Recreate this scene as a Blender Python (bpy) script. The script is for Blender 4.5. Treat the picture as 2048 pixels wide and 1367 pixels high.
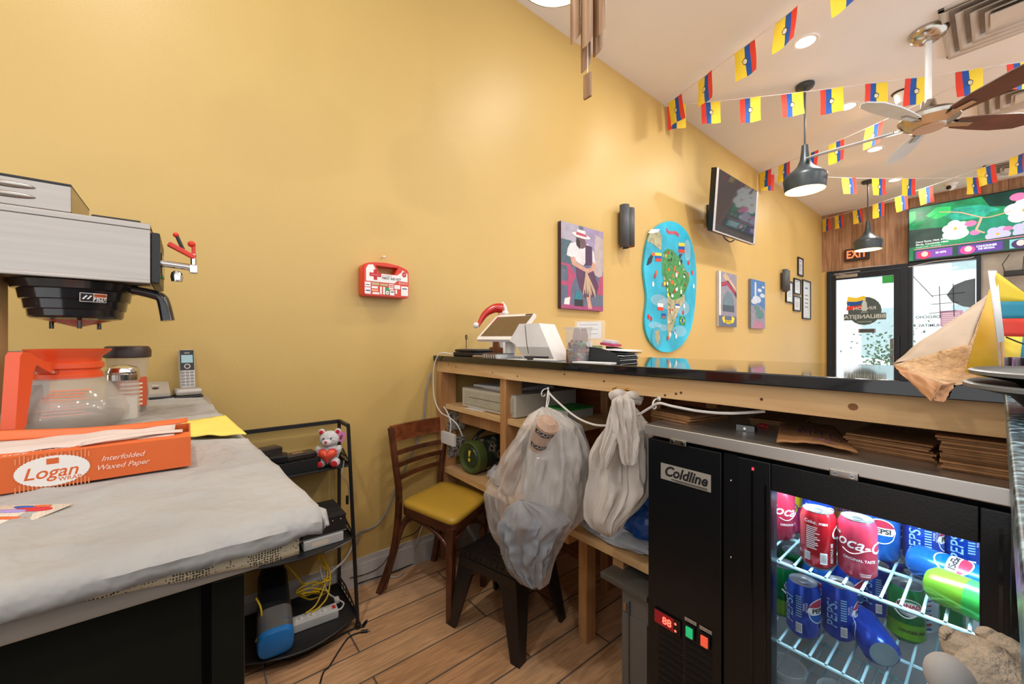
import bpy, bmesh, math, random
from mathutils import Vector, Matrix, noise
random.seed(7)
PI = math.pi
sc = bpy.context.scene
for o in list(bpy.data.objects): bpy.data.objects.remove(o)
C = sc.collection

# ------------------------------------------------------------------ camera
# room: wall_left is X=0, the room runs along +Y, floor Z=0
CAM = Vector((1.88, 0.0, 1.125)); YAW = math.atan2(.775, .632)
FW = Vector((-math.sin(YAW), math.cos(YAW), 0)); RT = Vector((math.cos(YAW), math.sin(YAW), 0)); UP = Vector((0, 0, 1))
FOC = 796.0
cd = bpy.data.cameras.new('camera'); cam = bpy.data.objects.new('camera', cd); C.objects.link(cam)
cam.location = CAM; cam.rotation_euler = (PI/2, 0, YAW)
cd.sensor_width = 36; cd.lens = FOC/2048*36; cd.clip_start = .02; cd.clip_end = 100
sc.camera = cam
# ------------------------------------------------------------------ world, exposure
w = bpy.data.worlds.new('world'); sc.world = w; w.use_nodes = True
w.node_tree.nodes['Background'].inputs[0].default_value = (.98, .985, 1.0, 1)
w.node_tree.nodes['Background'].inputs[1].default_value = WORLD = 2.0
sc.view_settings.view_transform = 'Standard'; sc.view_settings.look = 'None'
sc.view_settings.exposure = -.33; sc.view_settings.gamma = 1; sc.view_settings.use_curve_mapping = False

def ray(px, py):
    return FW + RT*((px-1024)/FOC) + UP*((683.5-py)/FOC)
def on_x(px, py, X=0.0): r = ray(px, py); return CAM + r*((X-CAM.x)/r.x)
def on_y(px, py, Y): r = ray(px, py); return CAM + r*((Y-CAM.y)/r.y)
def on_z(px, py, Z=0.0): r = ray(px, py); return CAM + r*((Z-CAM.z)/r.z)
def at_t(px, py, t): return CAM + ray(px, py)*t

# ------------------------------------------------------------------ materials
def lin(c):
    if isinstance(c, str): c = tuple(int(c[i:i+2], 16) for i in (0, 2, 4))
    out = []
    for v in c:
        v = v/255
        out.append(v/12.92 if v <= .04045 else ((v+.055)/1.055)**2.4)
    return (*out, 1)
MATS = {}
def M(name, col, rough=.5, metal=0, var=.06, vs=8, bump=0, bs=40, emis=0, trans=0, alpha=1, coat=0, ior=1.5, sheen=0, spec=.5, stretch=None, sss=0):
    if name in MATS: return MATS[name]
    m = bpy.data.materials.new(name); m.use_nodes = True; nt = m.node_tree; N = nt.nodes; L = nt.links
    b = N['Principled BSDF']; c = lin(col)
    tc = N.new('ShaderNodeTexCoord'); mp = N.new('ShaderNodeMapping'); L.new(tc.outputs['Object'], mp.inputs[0])
    if stretch: mp.inputs['Scale'].default_value = stretch
    n = N.new('ShaderNodeTexNoise'); n.inputs['Scale'].default_value = vs; n.inputs['Detail'].default_value = 4
    L.new(mp.outputs[0], n.inputs['Vector'])
    mr = N.new('ShaderNodeMapRange'); mr.inputs[1].default_value = .3; mr.inputs[2].default_value = .7
    mr.inputs[3].default_value = 1-var; mr.inputs[4].default_value = 1+var
    L.new(n.outputs['Fac'], mr.inputs[0])
    mx = N.new('ShaderNodeMix'); mx.data_type = 'RGBA'; mx.blend_type = 'MULTIPLY'; mx.inputs[0].default_value = 1
    mx.inputs[6].default_value = c; L.new(mr.outputs[0], mx.inputs[7])
    L.new(mx.outputs[2], b.inputs['Base Color'])
    b.inputs['Roughness'].default_value = rough; b.inputs['Metallic'].default_value = metal
    b.inputs['IOR'].default_value = ior; b.inputs['Specular IOR Level'].default_value = spec
    if coat: b.inputs['Coat Weight'].default_value = coat; b.inputs['Coat Roughness'].default_value = .05
    if trans: b.inputs['Transmission Weight'].default_value = trans
    if alpha < 1: b.inputs['Alpha'].default_value = alpha
    if sheen: b.inputs['Sheen Weight'].default_value = sheen
    if sss: b.inputs['Subsurface Weight'].default_value = sss; b.inputs['Subsurface Scale'].default_value = .01
    if emis: L.new(mx.outputs[2], b.inputs['Emission Color']); b.inputs['Emission Strength'].default_value = emis
    if bump:
        n2 = N.new('ShaderNodeTexNoise'); n2.inputs['Scale'].default_value = bs; n2.inputs['Detail'].default_value = 3
        L.new(mp.outputs[0], n2.inputs['Vector'])
        bp = N.new('ShaderNodeBump'); bp.inputs['Strength'].default_value = bump; bp.inputs['Distance'].default_value = .01
        L.new(n2.outputs['Fac'], bp.inputs['Height']); L.new(bp.outputs[0], b.inputs['Normal'])
    MATS[name] = m; return m

def wood(name, c1, c2, rough=.5, scale=(6, .6, 6), coat=0, spec=.5, knots=0):
    if name in MATS: return MATS[name]
    m = M(name, c1, rough, coat=coat, spec=spec); nt = m.node_tree; N = nt.nodes; L = nt.links
    tc = N.new('ShaderNodeTexCoord'); mp = N.new('ShaderNodeMapping'); mp.inputs['Scale'].default_value = scale
    L.new(tc.outputs['Object'], mp.inputs[0])
    n = N.new('ShaderNodeTexNoise'); n.inputs['Scale'].default_value = 3; n.inputs['Detail'].default_value = 6; n.inputs['Distortion'].default_value = 1.2
    L.new(mp.outputs[0], n.inputs['Vector'])
    r = N.new('ShaderNodeValToRGB'); r.color_ramp.elements[0].position = .32; r.color_ramp.elements[1].position = .68
    r.color_ramp.elements[0].color = lin(c2); r.color_ramp.elements[1].color = lin(c1)
    L.new(n.outputs['Fac'], r.inputs[0]); L.new(r.outputs[0], N['Principled BSDF'].inputs['Base Color'])
    return m

def speckle(name, base, dark, light, scale=120, rough=.15, coat=.3):
    m = M(name, base, rough, coat=coat); nt = m.node_tree; N = nt.nodes; L = nt.links
    tc = N.new('ShaderNodeTexCoord')
    n = N.new('ShaderNodeTexNoise'); n.inputs['Scale'].default_value = scale; n.inputs['Detail'].default_value = 3
    L.new(tc.outputs['Object'], n.inputs['Vector'])
    r = N.new('ShaderNodeValToRGB'); e = r.color_ramp.elements
    e[0].position = .38; e[0].color = lin(dark); e[1].position = .66; e[1].color = lin(light)
    k = e.new(.5); k.color = lin(base)
    L.new(n.outputs['Fac'], r.inputs[0]); L.new(r.outputs[0], N['Principled BSDF'].inputs['Base Color'])
    return m

# ------------------------------------------------------------------ mesh builder (world coordinates, optional local frame)
def frame(o, x, y, z=None):
    x = Vector(x).normalized(); y = Vector(y); z = x.cross(y).normalized() if z is None else Vector(z).normalized(); y = z.cross(x).normalized()
    m = Matrix((x, y, z)).transposed().to_4x4(); m.translation = Vector(o); return m
def TR(x, y=None, z=None, rz=0, rx=0, ry=0):
    v = Vector(x) if y is None else Vector((x, y, z))
    return Matrix.Translation(v) @ Matrix.Rotation(rz, 4, 'Z') @ Matrix.Rotation(ry, 4, 'Y') @ Matrix.Rotation(rx, 4, 'X')
_box = {}
_txt = {}
class MB:
    def __init__(s, M0=None): s.v = []; s.f = []; s.m = []; s.mats = []; s.bv = False; s.kz = 0; s.M = M0.copy() if M0 else Matrix.Identity(4); s.sh = []
    def mi(s, m):
        if m not in s.mats: s.mats.append(m)
        return s.mats.index(m)
    def add(s, vs, fs, m, smooth=True):
        b = len(s.v); k = s.mi(m)
        s.v += [s.M @ Vector(p) for p in vs]
        for f in fs: s.f.append([b+i for i in f]); s.m.append(k); s.sh.append(smooth)
        return s
    def box(s, x0, x1, y0, y1, z0, z1, m, bev=0, seg=2):
        sx, sy, sz = abs(x1-x0), abs(y1-y0), abs(z1-z0); c = ((x0+x1)/2, (y0+y1)/2, (z0+z1)/2)
        bev = min(bev, .49*min(sx, sy, sz))
        if bev <= 0:
            vs = [(c[0]+i*sx/2, c[1]+j*sy/2, c[2]+k*sz/2) for i in (-1, 1) for j in (-1, 1) for k in (-1, 1)]
            return s.add(vs, [(0, 1, 3, 2), (4, 6, 7, 5), (0, 4, 5, 1), (2, 3, 7, 6), (0, 2, 6, 4), (1, 5, 7, 3)], m)
        s.bv = True
        bm = bmesh.new(); bmesh.ops.create_cube(bm, size=1)
        for v in bm.verts: v.co = (v.co.x*sx, v.co.y*sy, v.co.z*sz)
        bmesh.ops.bevel(bm, geom=list(bm.edges), offset=bev, segments=seg, affect='EDGES', profile=.5)
        bm.verts.index_update()
        s.add([(v.co.x+c[0], v.co.y+c[1], v.co.z+c[2]) for v in bm.verts], [[v.index for v in f.verts] for f in bm.faces], m)
        bm.free(); return s
    def lathe(s, prof, m, seg=24, o=(0, 0, 0), cap0=True, cap1=True, axis=None, sx=1, sy=1):
        A = Matrix.Translation(Vector(o)) @ (axis or Matrix.Identity(4)); vs = []; n = len(prof)
        for r, z in prof:
            for k in range(seg):
                a = 2*PI*k/seg; vs.append(A @ Vector((r*math.cos(a)*sx, r*math.sin(a)*sy, z)))
        fs = []
        mlist = m if isinstance(m, (list, tuple)) else None
        for i in range(n-1):
            ring = [(i*seg+k, i*seg+(k+1) % seg, (i+1)*seg+(k+1) % seg, (i+1)*seg+k) for k in range(seg)]
            fs.append(ring)
        b = len(s.v); s.v += [s.M @ Vector(p) for p in vs]
        for i, ring in enumerate(fs):
            k = s.mi(mlist[min(i, len(mlist)-1)] if mlist else m)
            for f in ring: s.f.append([b+q for q in f]); s.m.append(k); s.sh.append(True)
        if cap0 and prof[0][0] > 1e-6: s.f.append([b+k for k in range(seg)][::-1]); s.m.append(s.mi(mlist[0] if mlist else m)); s.sh.append(True)
        if cap1 and prof[-1][0] > 1e-6: s.f.append([b+(n-1)*seg+k for k in range(seg)]); s.m.append(s.mi(mlist[-1] if mlist else m)); s.sh.append(True)
        return s
    def cyl(s, p0, p1, r0, m, r1=None, seg=16):
        p0, p1 = Vector(p0), Vector(p1); d = p1-p0; q = d.to_track_quat('Z', 'Y').to_matrix().to_4x4()
        return s.lathe([(r0, 0), (r0 if r1 is None else r1, d.length)], m, seg, p0, axis=q)
    def tube(s, pts, r, m, seg=8, closed=False, smooth=0, flat=1):
        pts = [Vector(p) for p in pts]
        if smooth:
            q = []; n = len(pts)
            rng = range(n if closed else n-1)
            for i in rng:
                p0 = pts[(i-1) % n] if (closed or i > 0) else pts[0]; p1 = pts[i]; p2 = pts[(i+1) % n]
                p3 = pts[(i+2) % n] if (closed or i+2 < n) else pts[-1]
                for k in range(smooth):
                    t = k/smooth
                    q.append(.5*((2*p1)+(p2-p0)*t+(2*p0-5*p1+4*p2-p3)*t*t+(3*p1-p0-3*p2+p3)*t**3))
            if not closed: q.append(pts[-1])
            pts = q
        n = len(pts); vs = []; ref = None
        rr = r if callable(r) else (lambda t: r)
        for i, p in enumerate(pts):
            a = pts[i-1] if (i > 0 or closed) else p; b = pts[(i+1) % n] if (i < n-1 or closed) else p
            d = (b-a).normalized() if (b-a).length > 1e-9 else Vector((0, 0, 1))
            if ref is None: ref = Vector((0, 0, 1)) if abs(d.z) < .9 else Vector((1, 0, 0))
            u = (ref - d*ref.dot(d))
            u = u.normalized() if u.length > 1e-6 else d.orthogonal().normalized()
            ref = u; w_ = d.cross(u); R_ = rr(i/(max(1, n-1)))
            for k in range(seg):
                an = 2*PI*k/seg; vs.append(p+u*math.cos(an)*R_*flat+w_*math.sin(an)*R_)
        fs = []
        for i in range(n if closed else n-1):
            j = (i+1) % n
            for k in range(seg): fs.append((i*seg+k, i*seg+(k+1) % seg, j*seg+(k+1) % seg, j*seg+k))
        if not closed: fs.append(list(range(seg))[::-1]); fs.append([(n-1)*seg+k for k in range(seg)])
        return s.add(vs, fs, m)
    def prism(s, pts, z0, z1, m, side=None):
        n = len(pts); vs = [(p[0], p[1], z0) for p in pts]+[(p[0], p[1], z1) for p in pts]
        area = sum(pts[i][0]*pts[(i+1) % n][1]-pts[(i+1) % n][0]*pts[i][1] for i in range(n))
        b, t = list(range(n)), list(range(n, 2*n))
        if area > 0: b = b[::-1]
        else: t = t[::-1]
        s.add(vs, [b, t], m)
        s.add(vs, [((i, (i+1) % n, n+(i+1) % n, n+i) if area > 0 else (i, n+i, n+(i+1) % n, (i+1) % n)) for i in range(n)], side or m)
        return s
    def poly(s, pts, m, z=0):
        s.kz += 6e-6
        return s.add([(p[0], p[1], (p[2] if len(p) > 2 else z)+s.kz) for p in pts], [list(range(len(pts)))], m, False)
    def quad(s, a, b, c, d, m): return s.add([a, b, c, d], [(0, 1, 2, 3)], m, False)
    def rect(s, x0, y0, x1, y1, m, z=0): return s.poly([(x0, y0), (x1, y0), (x1, y1), (x0, y1)], m, z)
    def ell(s, cx, cy, rx, ry, m, z=0, seg=20, rot=0):
        c_, s_ = math.cos(rot), math.sin(rot)
        return s.poly([(cx+rx*math.cos(a)*c_-ry*math.sin(a)*s_, cy+rx*math.cos(a)*s_+ry*math.sin(a)*c_) for a in [2*PI*k/seg for k in range(seg)]], m, z)
    def ball(s, c, r, m, ry=None, rz=None, seg=20, rings=12, ax=None, amp=0, fr=8):
        ry = ry or r; rz = rz or r; A = Matrix.Translation(Vector(c)) @ (ax or Matrix.Identity(4)); vs = []
        for i in range(rings+1):
            th = PI*i/rings
            for k in range(seg):
                a = 2*PI*k/seg; d = Vector((math.sin(th)*math.cos(a), math.sin(th)*math.sin(a), math.cos(th)))
                q = 1+(amp*noise.noise(d*fr+Vector(c)*3) if amp else 0)
                vs.append(A @ Vector((d.x*r*q, d.y*ry*q, d.z*rz*q)))
        fs = [(i*seg+k, (i+1)*seg+k, (i+1)*seg+(k+1) % seg, i*seg+(k+1) % seg) for i in range(rings) for k in range(seg)]
        return s.add(vs, fs, m)
    def grid(s, fn, nu, nv, m, cu=False, two=0):
        vs = [fn(i/nu, j/nv) for j in range(nv+1) for i in range(nu if cu else nu+1)]; W_ = nu if cu else nu+1
        fs = [(j*W_+i, j*W_+(i+1) % W_, (j+1)*W_+(i+1) % W_, (j+1)*W_+i) for j in range(nv) for i in range(nu)]
        return s.add(vs, fs, m)
    def text(s, body, size, m, x=0, y=0, z=0, align='CENTER', ext=0, bold=0, shear=0, wrap=None, sx=1, mirror=False, rot=0):
        key = (body, align, bold, shear)
        if key not in _txt:
            c = bpy.data.curves.new('t', 'FONT'); c.body = body; c.size = 1; c.align_x = align; c.align_y = 'CENTER'; c.offset = bold; c.shear = shear; c.resolution_u = 3
            ob = bpy.data.objects.new('t', c); C.objects.link(ob); dg = bpy.context.evaluated_depsgraph_get(); dg.update()
            me = bpy.data.meshes.new_from_object(ob.evaluated_get(dg))
            _txt[key] = ([tuple(v.co) for v in me.vertices], [tuple(p.vertices) for p in me.polygons])
            bpy.data.objects.remove(ob); bpy.data.curves.remove(c); bpy.data.meshes.remove(me)
        vs, fs = _txt[key]; out = []; cr, sr = math.cos(rot), math.sin(rot)
        for v in vs:
            a, b = v[0]*size*sx*(-1 if mirror else 1), v[1]*size
            X, Y = x+a*cr-b*sr, y+a*sr+b*cr
            out.append(wrap(X, Y) if wrap else (X, Y, z))
        if mirror: fs = [f[::-1] for f in fs]
        return s.add(out, fs, m, False)
    def build(s, name, parent=None, sub=None, sharp=40, solid=0, subs=0, wrinkle=None):
        """parent: thing (Empty or mesh); vertices are world coordinates and are moved into the root's frame"""
        me = bpy.data.meshes.new(name)
        o = bpy.data.objects.new(name, me); C.objects.link(o)
        if parent is not None:
            root = parent
            while root.parent: root = root.parent
            T = root_m(root)
            o.parent = parent
        else:
            xs = [v.x for v in s.v]; ys = [v.y for v in s.v]; zs = [v.z for v in s.v]
            T = Matrix.Translation(((min(xs)+max(xs))/2, (min(ys)+max(ys))/2, min(zs))); o.matrix_local = T
            ROOT[o.name] = T
        Ti = T.inverted()
        me.from_pydata([Ti @ v for v in s.v], [], s.f)
        for m in s.mats: me.materials.append(m)
        for p, k, q in zip(me.polygons, s.m, s.sh): p.material_index = k; p.use_smooth = True
        me.validate(); me.update()
        try: me.set_sharp_from_angle(angle=math.radians(sharp))
        except Exception: pass
        if s.bv and not solid and not subs:
            md = o.modifiers.new('flat faces', 'WEIGHTED_NORMAL'); md.keep_sharp = True; md.weight = 100
        if solid:
            md = o.modifiers.new('thickness', 'SOLIDIFY'); md.thickness = solid; md.offset = 0
        if subs:
            md = o.modifiers.new('smooth', 'SUBSURF'); md.levels = subs; md.render_levels = subs
        return o
ROOT = {}
def root_m(o): return ROOT.get(o.name, o.matrix_local)
def thing(name, label, cat, loc=(0, 0, 0), rotz=0, group=None, mat=None):
    o = bpy.data.objects.new(name, None); C.objects.link(o); o.empty_display_size = .05
    T = mat.copy() if mat else TR(loc, rz=rotz)
    o.matrix_local = T; ROOT[o.name] = T
    return tag(o, label, cat, group)
def tag(o, label=None, cat=None, group=None, kind=None):
    if label: o['label'] = label
    if cat: o['category'] = cat
    if group: o['group'] = group
    if kind: o['kind'] = kind
    return o
def struct(o): o['kind'] = 'structure'; return o
def copy_tree(o, T, label=None, group=None):
    c = o.copy(); C.objects.link(c); c.matrix_local = T; ROOT[c.name] = T
    if label: c['label'] = label
    if group: c['group'] = group
    def rec(src, dst):
        for ch in [x for x in CH.get(src.name, [])]:
            d = ch.copy(); C.objects.link(d); d.parent = dst; rec(ch, d)
    rec(o, c); return c
CH = {}
def index_children(o):
    for x in bpy.data.objects:
        if x.parent is not None: 
            L_ = CH.setdefault(x.parent.name, [])
            if x not in L_: L_.append(x)

WHITE = M('white plastic', 'E8E6E2', .35); BLACK = M('black plastic', '17181A', .4); BLACKG = M('glossy black', '0C0D10', .12)
STEEL = M('brushed steel', 'ACA49C', .3, 1, var=.05, vs=3, stretch=(1, 1, 30)); CHROME = M('chrome', 'D8D8D8', .12, 1)
BLKMETAL = M('black powder coated metal', '1E1F22', .45, bump=.05)
RED = M('red plastic', 'D8321F', .3); GREY = M('grey plastic', '76777A', .5); PAPER = M('white paper', 'E4E4E4', .8)
PAPERT = M('paper print grey', '8A8C90', .8); GLASS = M('clear glass', 'FFFFFF', .02, trans=1, var=0)
WHITEP = M('white print', 'F2F0EE', .6, var=0); REDP = M('red print', 'C8232B', .6, var=0); BLACKP = M('black print', '15151A', .6, var=0)
BRASS = M('brass', 'C9A24A', .3, 1)
# ------------------------------------------------------------------ setting
YF = 8.2; ZC = 3.224
WALLM = M('mustard wall paint', 'CFAF6A', .42, var=.035, vs=1.3, bump=.06, bs=140, spec=.45)
CEILM = M('ceiling paint', 'E9EAEE', .85, var=.02, vs=2, bump=.05, bs=90)
# plank floor
FLOORM = M('wood look floor tile', 'C49468', .38, spec=.4); nt = FLOORM.node_tree; N = nt.nodes; L = nt.links
tc = N.new('ShaderNodeTexCoord'); mp = N.new('ShaderNodeMapping'); mp.inputs['Rotation'].default_value = (0, 0, PI/2)
mp.inputs['Location'].default_value = (.21, -.547+.137*4+.0, 0)
L.new(tc.outputs['Object'], mp.inputs[0])
bk = N.new('ShaderNodeTexBrick'); bk.offset = .37; bk.offset_frequency = 2; bk.squash = 1
bk.inputs['Scale'].default_value = 1; bk.inputs['Brick Width'].default_value = .74; bk.inputs['Row Height'].default_value = .137
bk.inputs['Mortar Size'].default_value = .0035; bk.inputs['Mortar Smooth'].default_value = .2; bk.inputs['Bias'].default_value = 0
bk.inputs['Color1'].default_value = lin('E2B68C'); bk.inputs['Color2'].default_value = lin('CE9E74'); bk.inputs['Mortar'].default_value = lin('6E6258')
L.new(mp.outputs[0], bk.inputs['Vector'])
mp2 = N.new('ShaderNodeMapping'); mp2.inputs['Scale'].default_value = (16, 1.6, 1); L.new(tc.outputs['Object'], mp2.inputs[0])
gn = N.new('ShaderNodeTexNoise'); gn.inputs['Scale'].default_value = 3.2; gn.inputs['Detail'].default_value = 7; gn.inputs['Distortion'].default_value = 1.6
L.new(mp2.outputs[0], gn.inputs['Vector'])
gr = N.new('ShaderNodeMapRange'); gr.inputs[1].default_value = .35; gr.inputs[2].default_value = .65; gr.inputs[3].default_value = .74; gr.inputs[4].default_value = 1.1
L.new(gn.outputs['Fac'], gr.inputs[0])
mm = N.new('ShaderNodeMix'); mm.data_type = 'RGBA'; mm.blend_type = 'MULTIPLY'; mm.inputs[0].default_value = 1
L.new(bk.outputs['Color'], mm.inputs[6]); L.new(gr.outputs[0], mm.inputs[7]); L.new(mm.outputs[2], N['Principled BSDF'].inputs['Base Color'])
bp = N.new('ShaderNodeBump'); bp.inputs['Strength'].default_value = .35; bp.inputs['Distance'].default_value = .003; bp.invert = True
L.new(bk.outputs['Fac'], bp.inputs['Height']); L.new(bp.outputs[0], N['Principled BSDF'].inputs['Normal'])

def slab(name, x0, x1, y0, y1, z0, z1, m):
    me = bpy.data.meshes.new(name); o = bpy.data.objects.new(name, me); C.objects.link(o)
    vs = [(x, y, z) for x in (x0, x1) for y in (y0, y1) for z in (z0, z1)]
    me.from_pydata(vs, [], [(0, 1, 3, 2), (4, 6, 7, 5), (0, 4, 5, 1), (2, 3, 7, 6), (0, 2, 6, 4), (1, 5, 7, 3)]); me.materials.append(m); me.update()
    return struct(o)
slab('floor', 0, 5.2, -2.2, YF, -.1, 0, FLOORM)
slab('ceiling', 0, 5.2, -2.2, YF, ZC, ZC+.1, CEILM)
slab('wall_left', -.12, 0, -2.2, YF+.2, -.1, ZC+.1, WALLM)
CLAD = wood('wood plank cladding', 'B78C66', '8A6344', .5, (7, 7, .5))
STONE = M('grey stone cladding', 'A29C92', .7, var=.25, vs=5, bump=.6, bs=9)
# far wall: narrow yellow return, wood plank cladding above the door, stone beside the window
o = MB().box(.0, .07, YF, YF+.15, 0, 2.28, WALLM).box(0, 5.2, YF, YF+.15, 2.28, ZC, CLAD).box(1.72, 5.2, YF, YF+.15, 0, 2.28, STONE).box(1.03, 1.72, YF, YF+.15, 0, .06, CLAD)
for k in range(1, 40): o.box(k*.13-.0015, k*.13+.0015, YF-.0015, YF+.001, 2.28, ZC, M('plank groove', '5C412C', .8))
struct(o.build('wall_far'))
#slab('wall_right', 5.2, 5.32, 3.2, YF+.2, -.1, ZC+.1, CEILM)
struct(MB().box(0, .014, -2.2, YF, 0, .1, M('white trim paint', 'C9C6C4', .5)).box(0, .009, -2.2, YF, .1, .125, M('white trim paint', 'C9C6C4', .5)).build('baseboard_left'))
# door
DFR = M('dark aluminium door frame', '2B2F36', .35, .6)
d = MB().box(.075, .12, YF-.04, YF+.1, 0, 2.275, DFR).box(.955, 1.03, YF-.04, YF+.1, 0, 2.275, DFR).box(.12, .955, YF-.04, YF+.1, 2.22, 2.275, DFR).box(.12, .955, YF-.02, YF+.06, 0, .01, DFR)
d.box(.125, .19, YF-.02, YF+.03, .012, 2.215, DFR, .004).box(.875, .95, YF-.02, YF+.03, .012, 2.215, DFR, .004).box(.19, .875, YF-.02, YF+.03, 2.13, 2.215, DFR, .004).box(.19, .875, YF-.02, YF+.03, .012, .25, DFR, .004)
door = struct(d.build('door_1'))
THIN = bpy.data.materials.new('thin window glass'); THIN.use_nodes = True
_n = THIN.node_tree; _n.nodes.clear(); _o = _n.nodes.new('ShaderNodeOutputMaterial'); _m = _n.nodes.new('ShaderNodeMixShader'); _t = _n.nodes.new('ShaderNodeBsdfTransparent'); _g = _n.nodes.new('ShaderNodeBsdfGlossy')
_f = _n.nodes.new('ShaderNodeFresnel'); _f.inputs[0].default_value = 1.25; _g.inputs['Roughness'].default_value = .02
_n.links.new(_f.outputs[0], _m.inputs[0]); _n.links.new(_t.outputs[0], _m.inputs[1]); _n.links.new(_g.outputs[0], _m.inputs[2]); _n.links.new(_m.outputs[0], _o.inputs[0])
MB().box(.185, .88, YF, YF+.008, .25, 2.135, THIN).build('glass_pane', door)
h = MB().tube([(.93, YF-.02, .9), (.93, YF-.075, .9), (.93, YF-.075, 1.2), (.93, YF-.02, 1.2)], .011, DFR, 10).build('pull_handle', door)
MB().box(.2, .47, YF-.075, YF-.03, 2.15, 2.2, STEEL, .006).tube([(.33, YF-.05, 2.2), (.2, YF-.16, 2.21), (.5, YF-.03, 2.235)], .008, STEEL).build('door_closer', door)
# door stickers (read from behind, so mirrored)
ST = M('dark green sticker', '4A5A58', .6); STL = M('sticker pale lettering', 'C6D0CE', .6)
FY, FB, FR = M('flag yellow', 'F3D33A', .7), M('flag blue', '1E56A8', .7), M('flag red', 'E3402F', .7)
F0 = frame((.54, YF-.003, 1.63), (1, 0, 0), (0, 0, 1))
s_ = MB(F0); s_.ell(-.0, -.02, .2, .22, ST, .0); s_.box(-.25, .25, -.16, -.06, -.001, .0015, ST)
s_.poly([(-.22, .1), (-.2, .22), (-.1, .19), (.0, .22), (.02, .16), (-.05, .13)], FY, .001).poly([(-.21, .07), (-.21, .14), (-.1, .13), (0, .15), (.0, .1), (-.1, .08)], FB, .0015).poly([(-.22, .0), (-.21, .07), (-.1, .06), (.0, .08), (0, .03), (-.1, .01)], FR, .002)
s_.poly([(-.03, -.02), (-.03, .1), (0, .18), (.03, .1), (.03, -.02)], STL, .0025)
s_.text('BIBLIANEJITA', .085, STL, 0, -.11, .003, bold=.02, mirror=True).text('RINCON', .07, STL, 0, .02, .003, bold=.02, mirror=True).text('LINDA', .03, STL, 0, -.04, .003, mirror=True).text('RESTAURANT', .028, STL, 0, -.19, .003, mirror=True)
s_.build('restaurant_logo_sticker', door)
MB(frame((.81, YF-.003, 2.07), (1, 0, 0), (0, 0, 1))).rect(-.06, -.05, .06, .05, M('green notice', '2FA84F', .6), .0).rect(.063, -.055, -.063, .055, M('green notice', '2FA84F', .6), .0005).build('green_notice', door)
MB().box(.47, .67, YF-.01, YF-.002, 1.27, 1.33, M('mail slot grey', '4A4A4C', .5)).box(.475, .485, YF-.014, YF-.002, 1.27, 1.33, STEEL).box(.655, .665, YF-.014, YF-.002, 1.27, 1.33, STEEL).build('mail_slot', door)
# window
wn = struct(MB().box(1.035, 1.075, YF-.03, YF+.09, .06, 2.28, DFR).box(1.68, 1.72, YF-.03, YF+.09, .06, 2.28, DFR).box(1.075, 1.68, YF-.03, YF+.09, 2.235, 2.28, DFR).box(1.075, 1.68, YF-.03, YF+.09, .06, .3, DFR).build('window_1'))
MB().box(1.07, 1.685, YF, YF+.008, .3, 2.24, THIN).build('window_pane', wn)
F1 = frame((1.28, YF-.004, 1.36), (1, 0, 0), (0, 0, 1)); TEAL = M('teal lettering', '3D6670', .7); PINKP = M('pink poster', 'C9A3CF', .7)
MB(F1).text('MOROCHO', .055, TEAL, -.03, .12, .001, mirror=True, bold=.02).text('HUMITAS', .055, TEAL, -.03, .0, .001, mirror=True, bold=.02).build('window_lettering', wn)
p_ = MB(F1).rect(.07, -.02, .28, .2, PINKP, .001)
for k in range(7): p_.rect(.09, .0+k*.026, .25, .008+k*.026, WHITEP, .002)
p_.build('pink_poster', wn)
pd = MB(F1); pd.poly([(.13, .42), (.2, .55), (.3, .6), (.39, .62), (.39, .22), (.28, .25), (.18, .32)], M('slate decal', '56656F', .6), .001)
pd.build('leaf_shaped_decal', wn)
pd = MB(F1); LINE = M('dark line decal', '2A3438', .7)
for a, b in [((-.2, .72), (0, .4)), ((-.02, .42), (.3, .44)), ((-.02, .3), (.24, .31)), ((-.04, .17), (.22, .2)), ((.06, .55), (.07, .1)), ((.19, .57), (.2, .12))]:
    pd.tube([(a[0], a[1], .003), (b[0], b[1], .003)], .004, LINE, 5)
pd.build('line_drawing_decal', wn)
# outside
BLD = M('pale far facade', 'F2F7F7', .9)
fc = MB().box(-6, 9, YF+9, YF+9.5, -.1, 7, BLD)
for k in range(7): fc.box(-5+k*2, -3.9+k*2, YF+8.96, YF+9, .6, 2.2, M('far window', 'B5D2D6', .4)).box(-5+k*2, -3.9+k*2, YF+8.96, YF+9, 3.2, 4.8, M('far window', 'B5D2D6', .4))
tag(fc.build('building'), 'pale washed out building across the street, seen through the glass door', 'building')
tr_ = thing('street_tree', 'small sparse tree on the pavement seen through the glass door', 'tree', (.35, YF+4, -.1))
MB().cyl((.35, YF+4, -.1), (.35, YF+4, 1.2), .03, M('tree bark', '6A6258', .9)).build('trunk', tr_)
lf = MB(); random.seed(3)
for k in range(420):
    a = Vector((random.gauss(0, .28), random.gauss(0, .28), random.gauss(0, .32)))+Vector((.35, YF+4, .75)); d1 = Vector((random.random()-.5, random.random()-.5, random.random()-.5)).normalized()*.04; d2 = d1.orthogonal()
    lf.add([a-d1, a+d2*.5, a+d1, a-d2*.5], [(0, 1, 2, 3)], M('grey green leaf', '5E7F62', .8), False)
tag(lf.build('foliage', tr_), kind='stuff')
slab('pavement', -3, 6, YF+.2, YF+8, -.2, -.1, M('pavement', 'EFEFEC', .9))['kind'] = 'structure'

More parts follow.
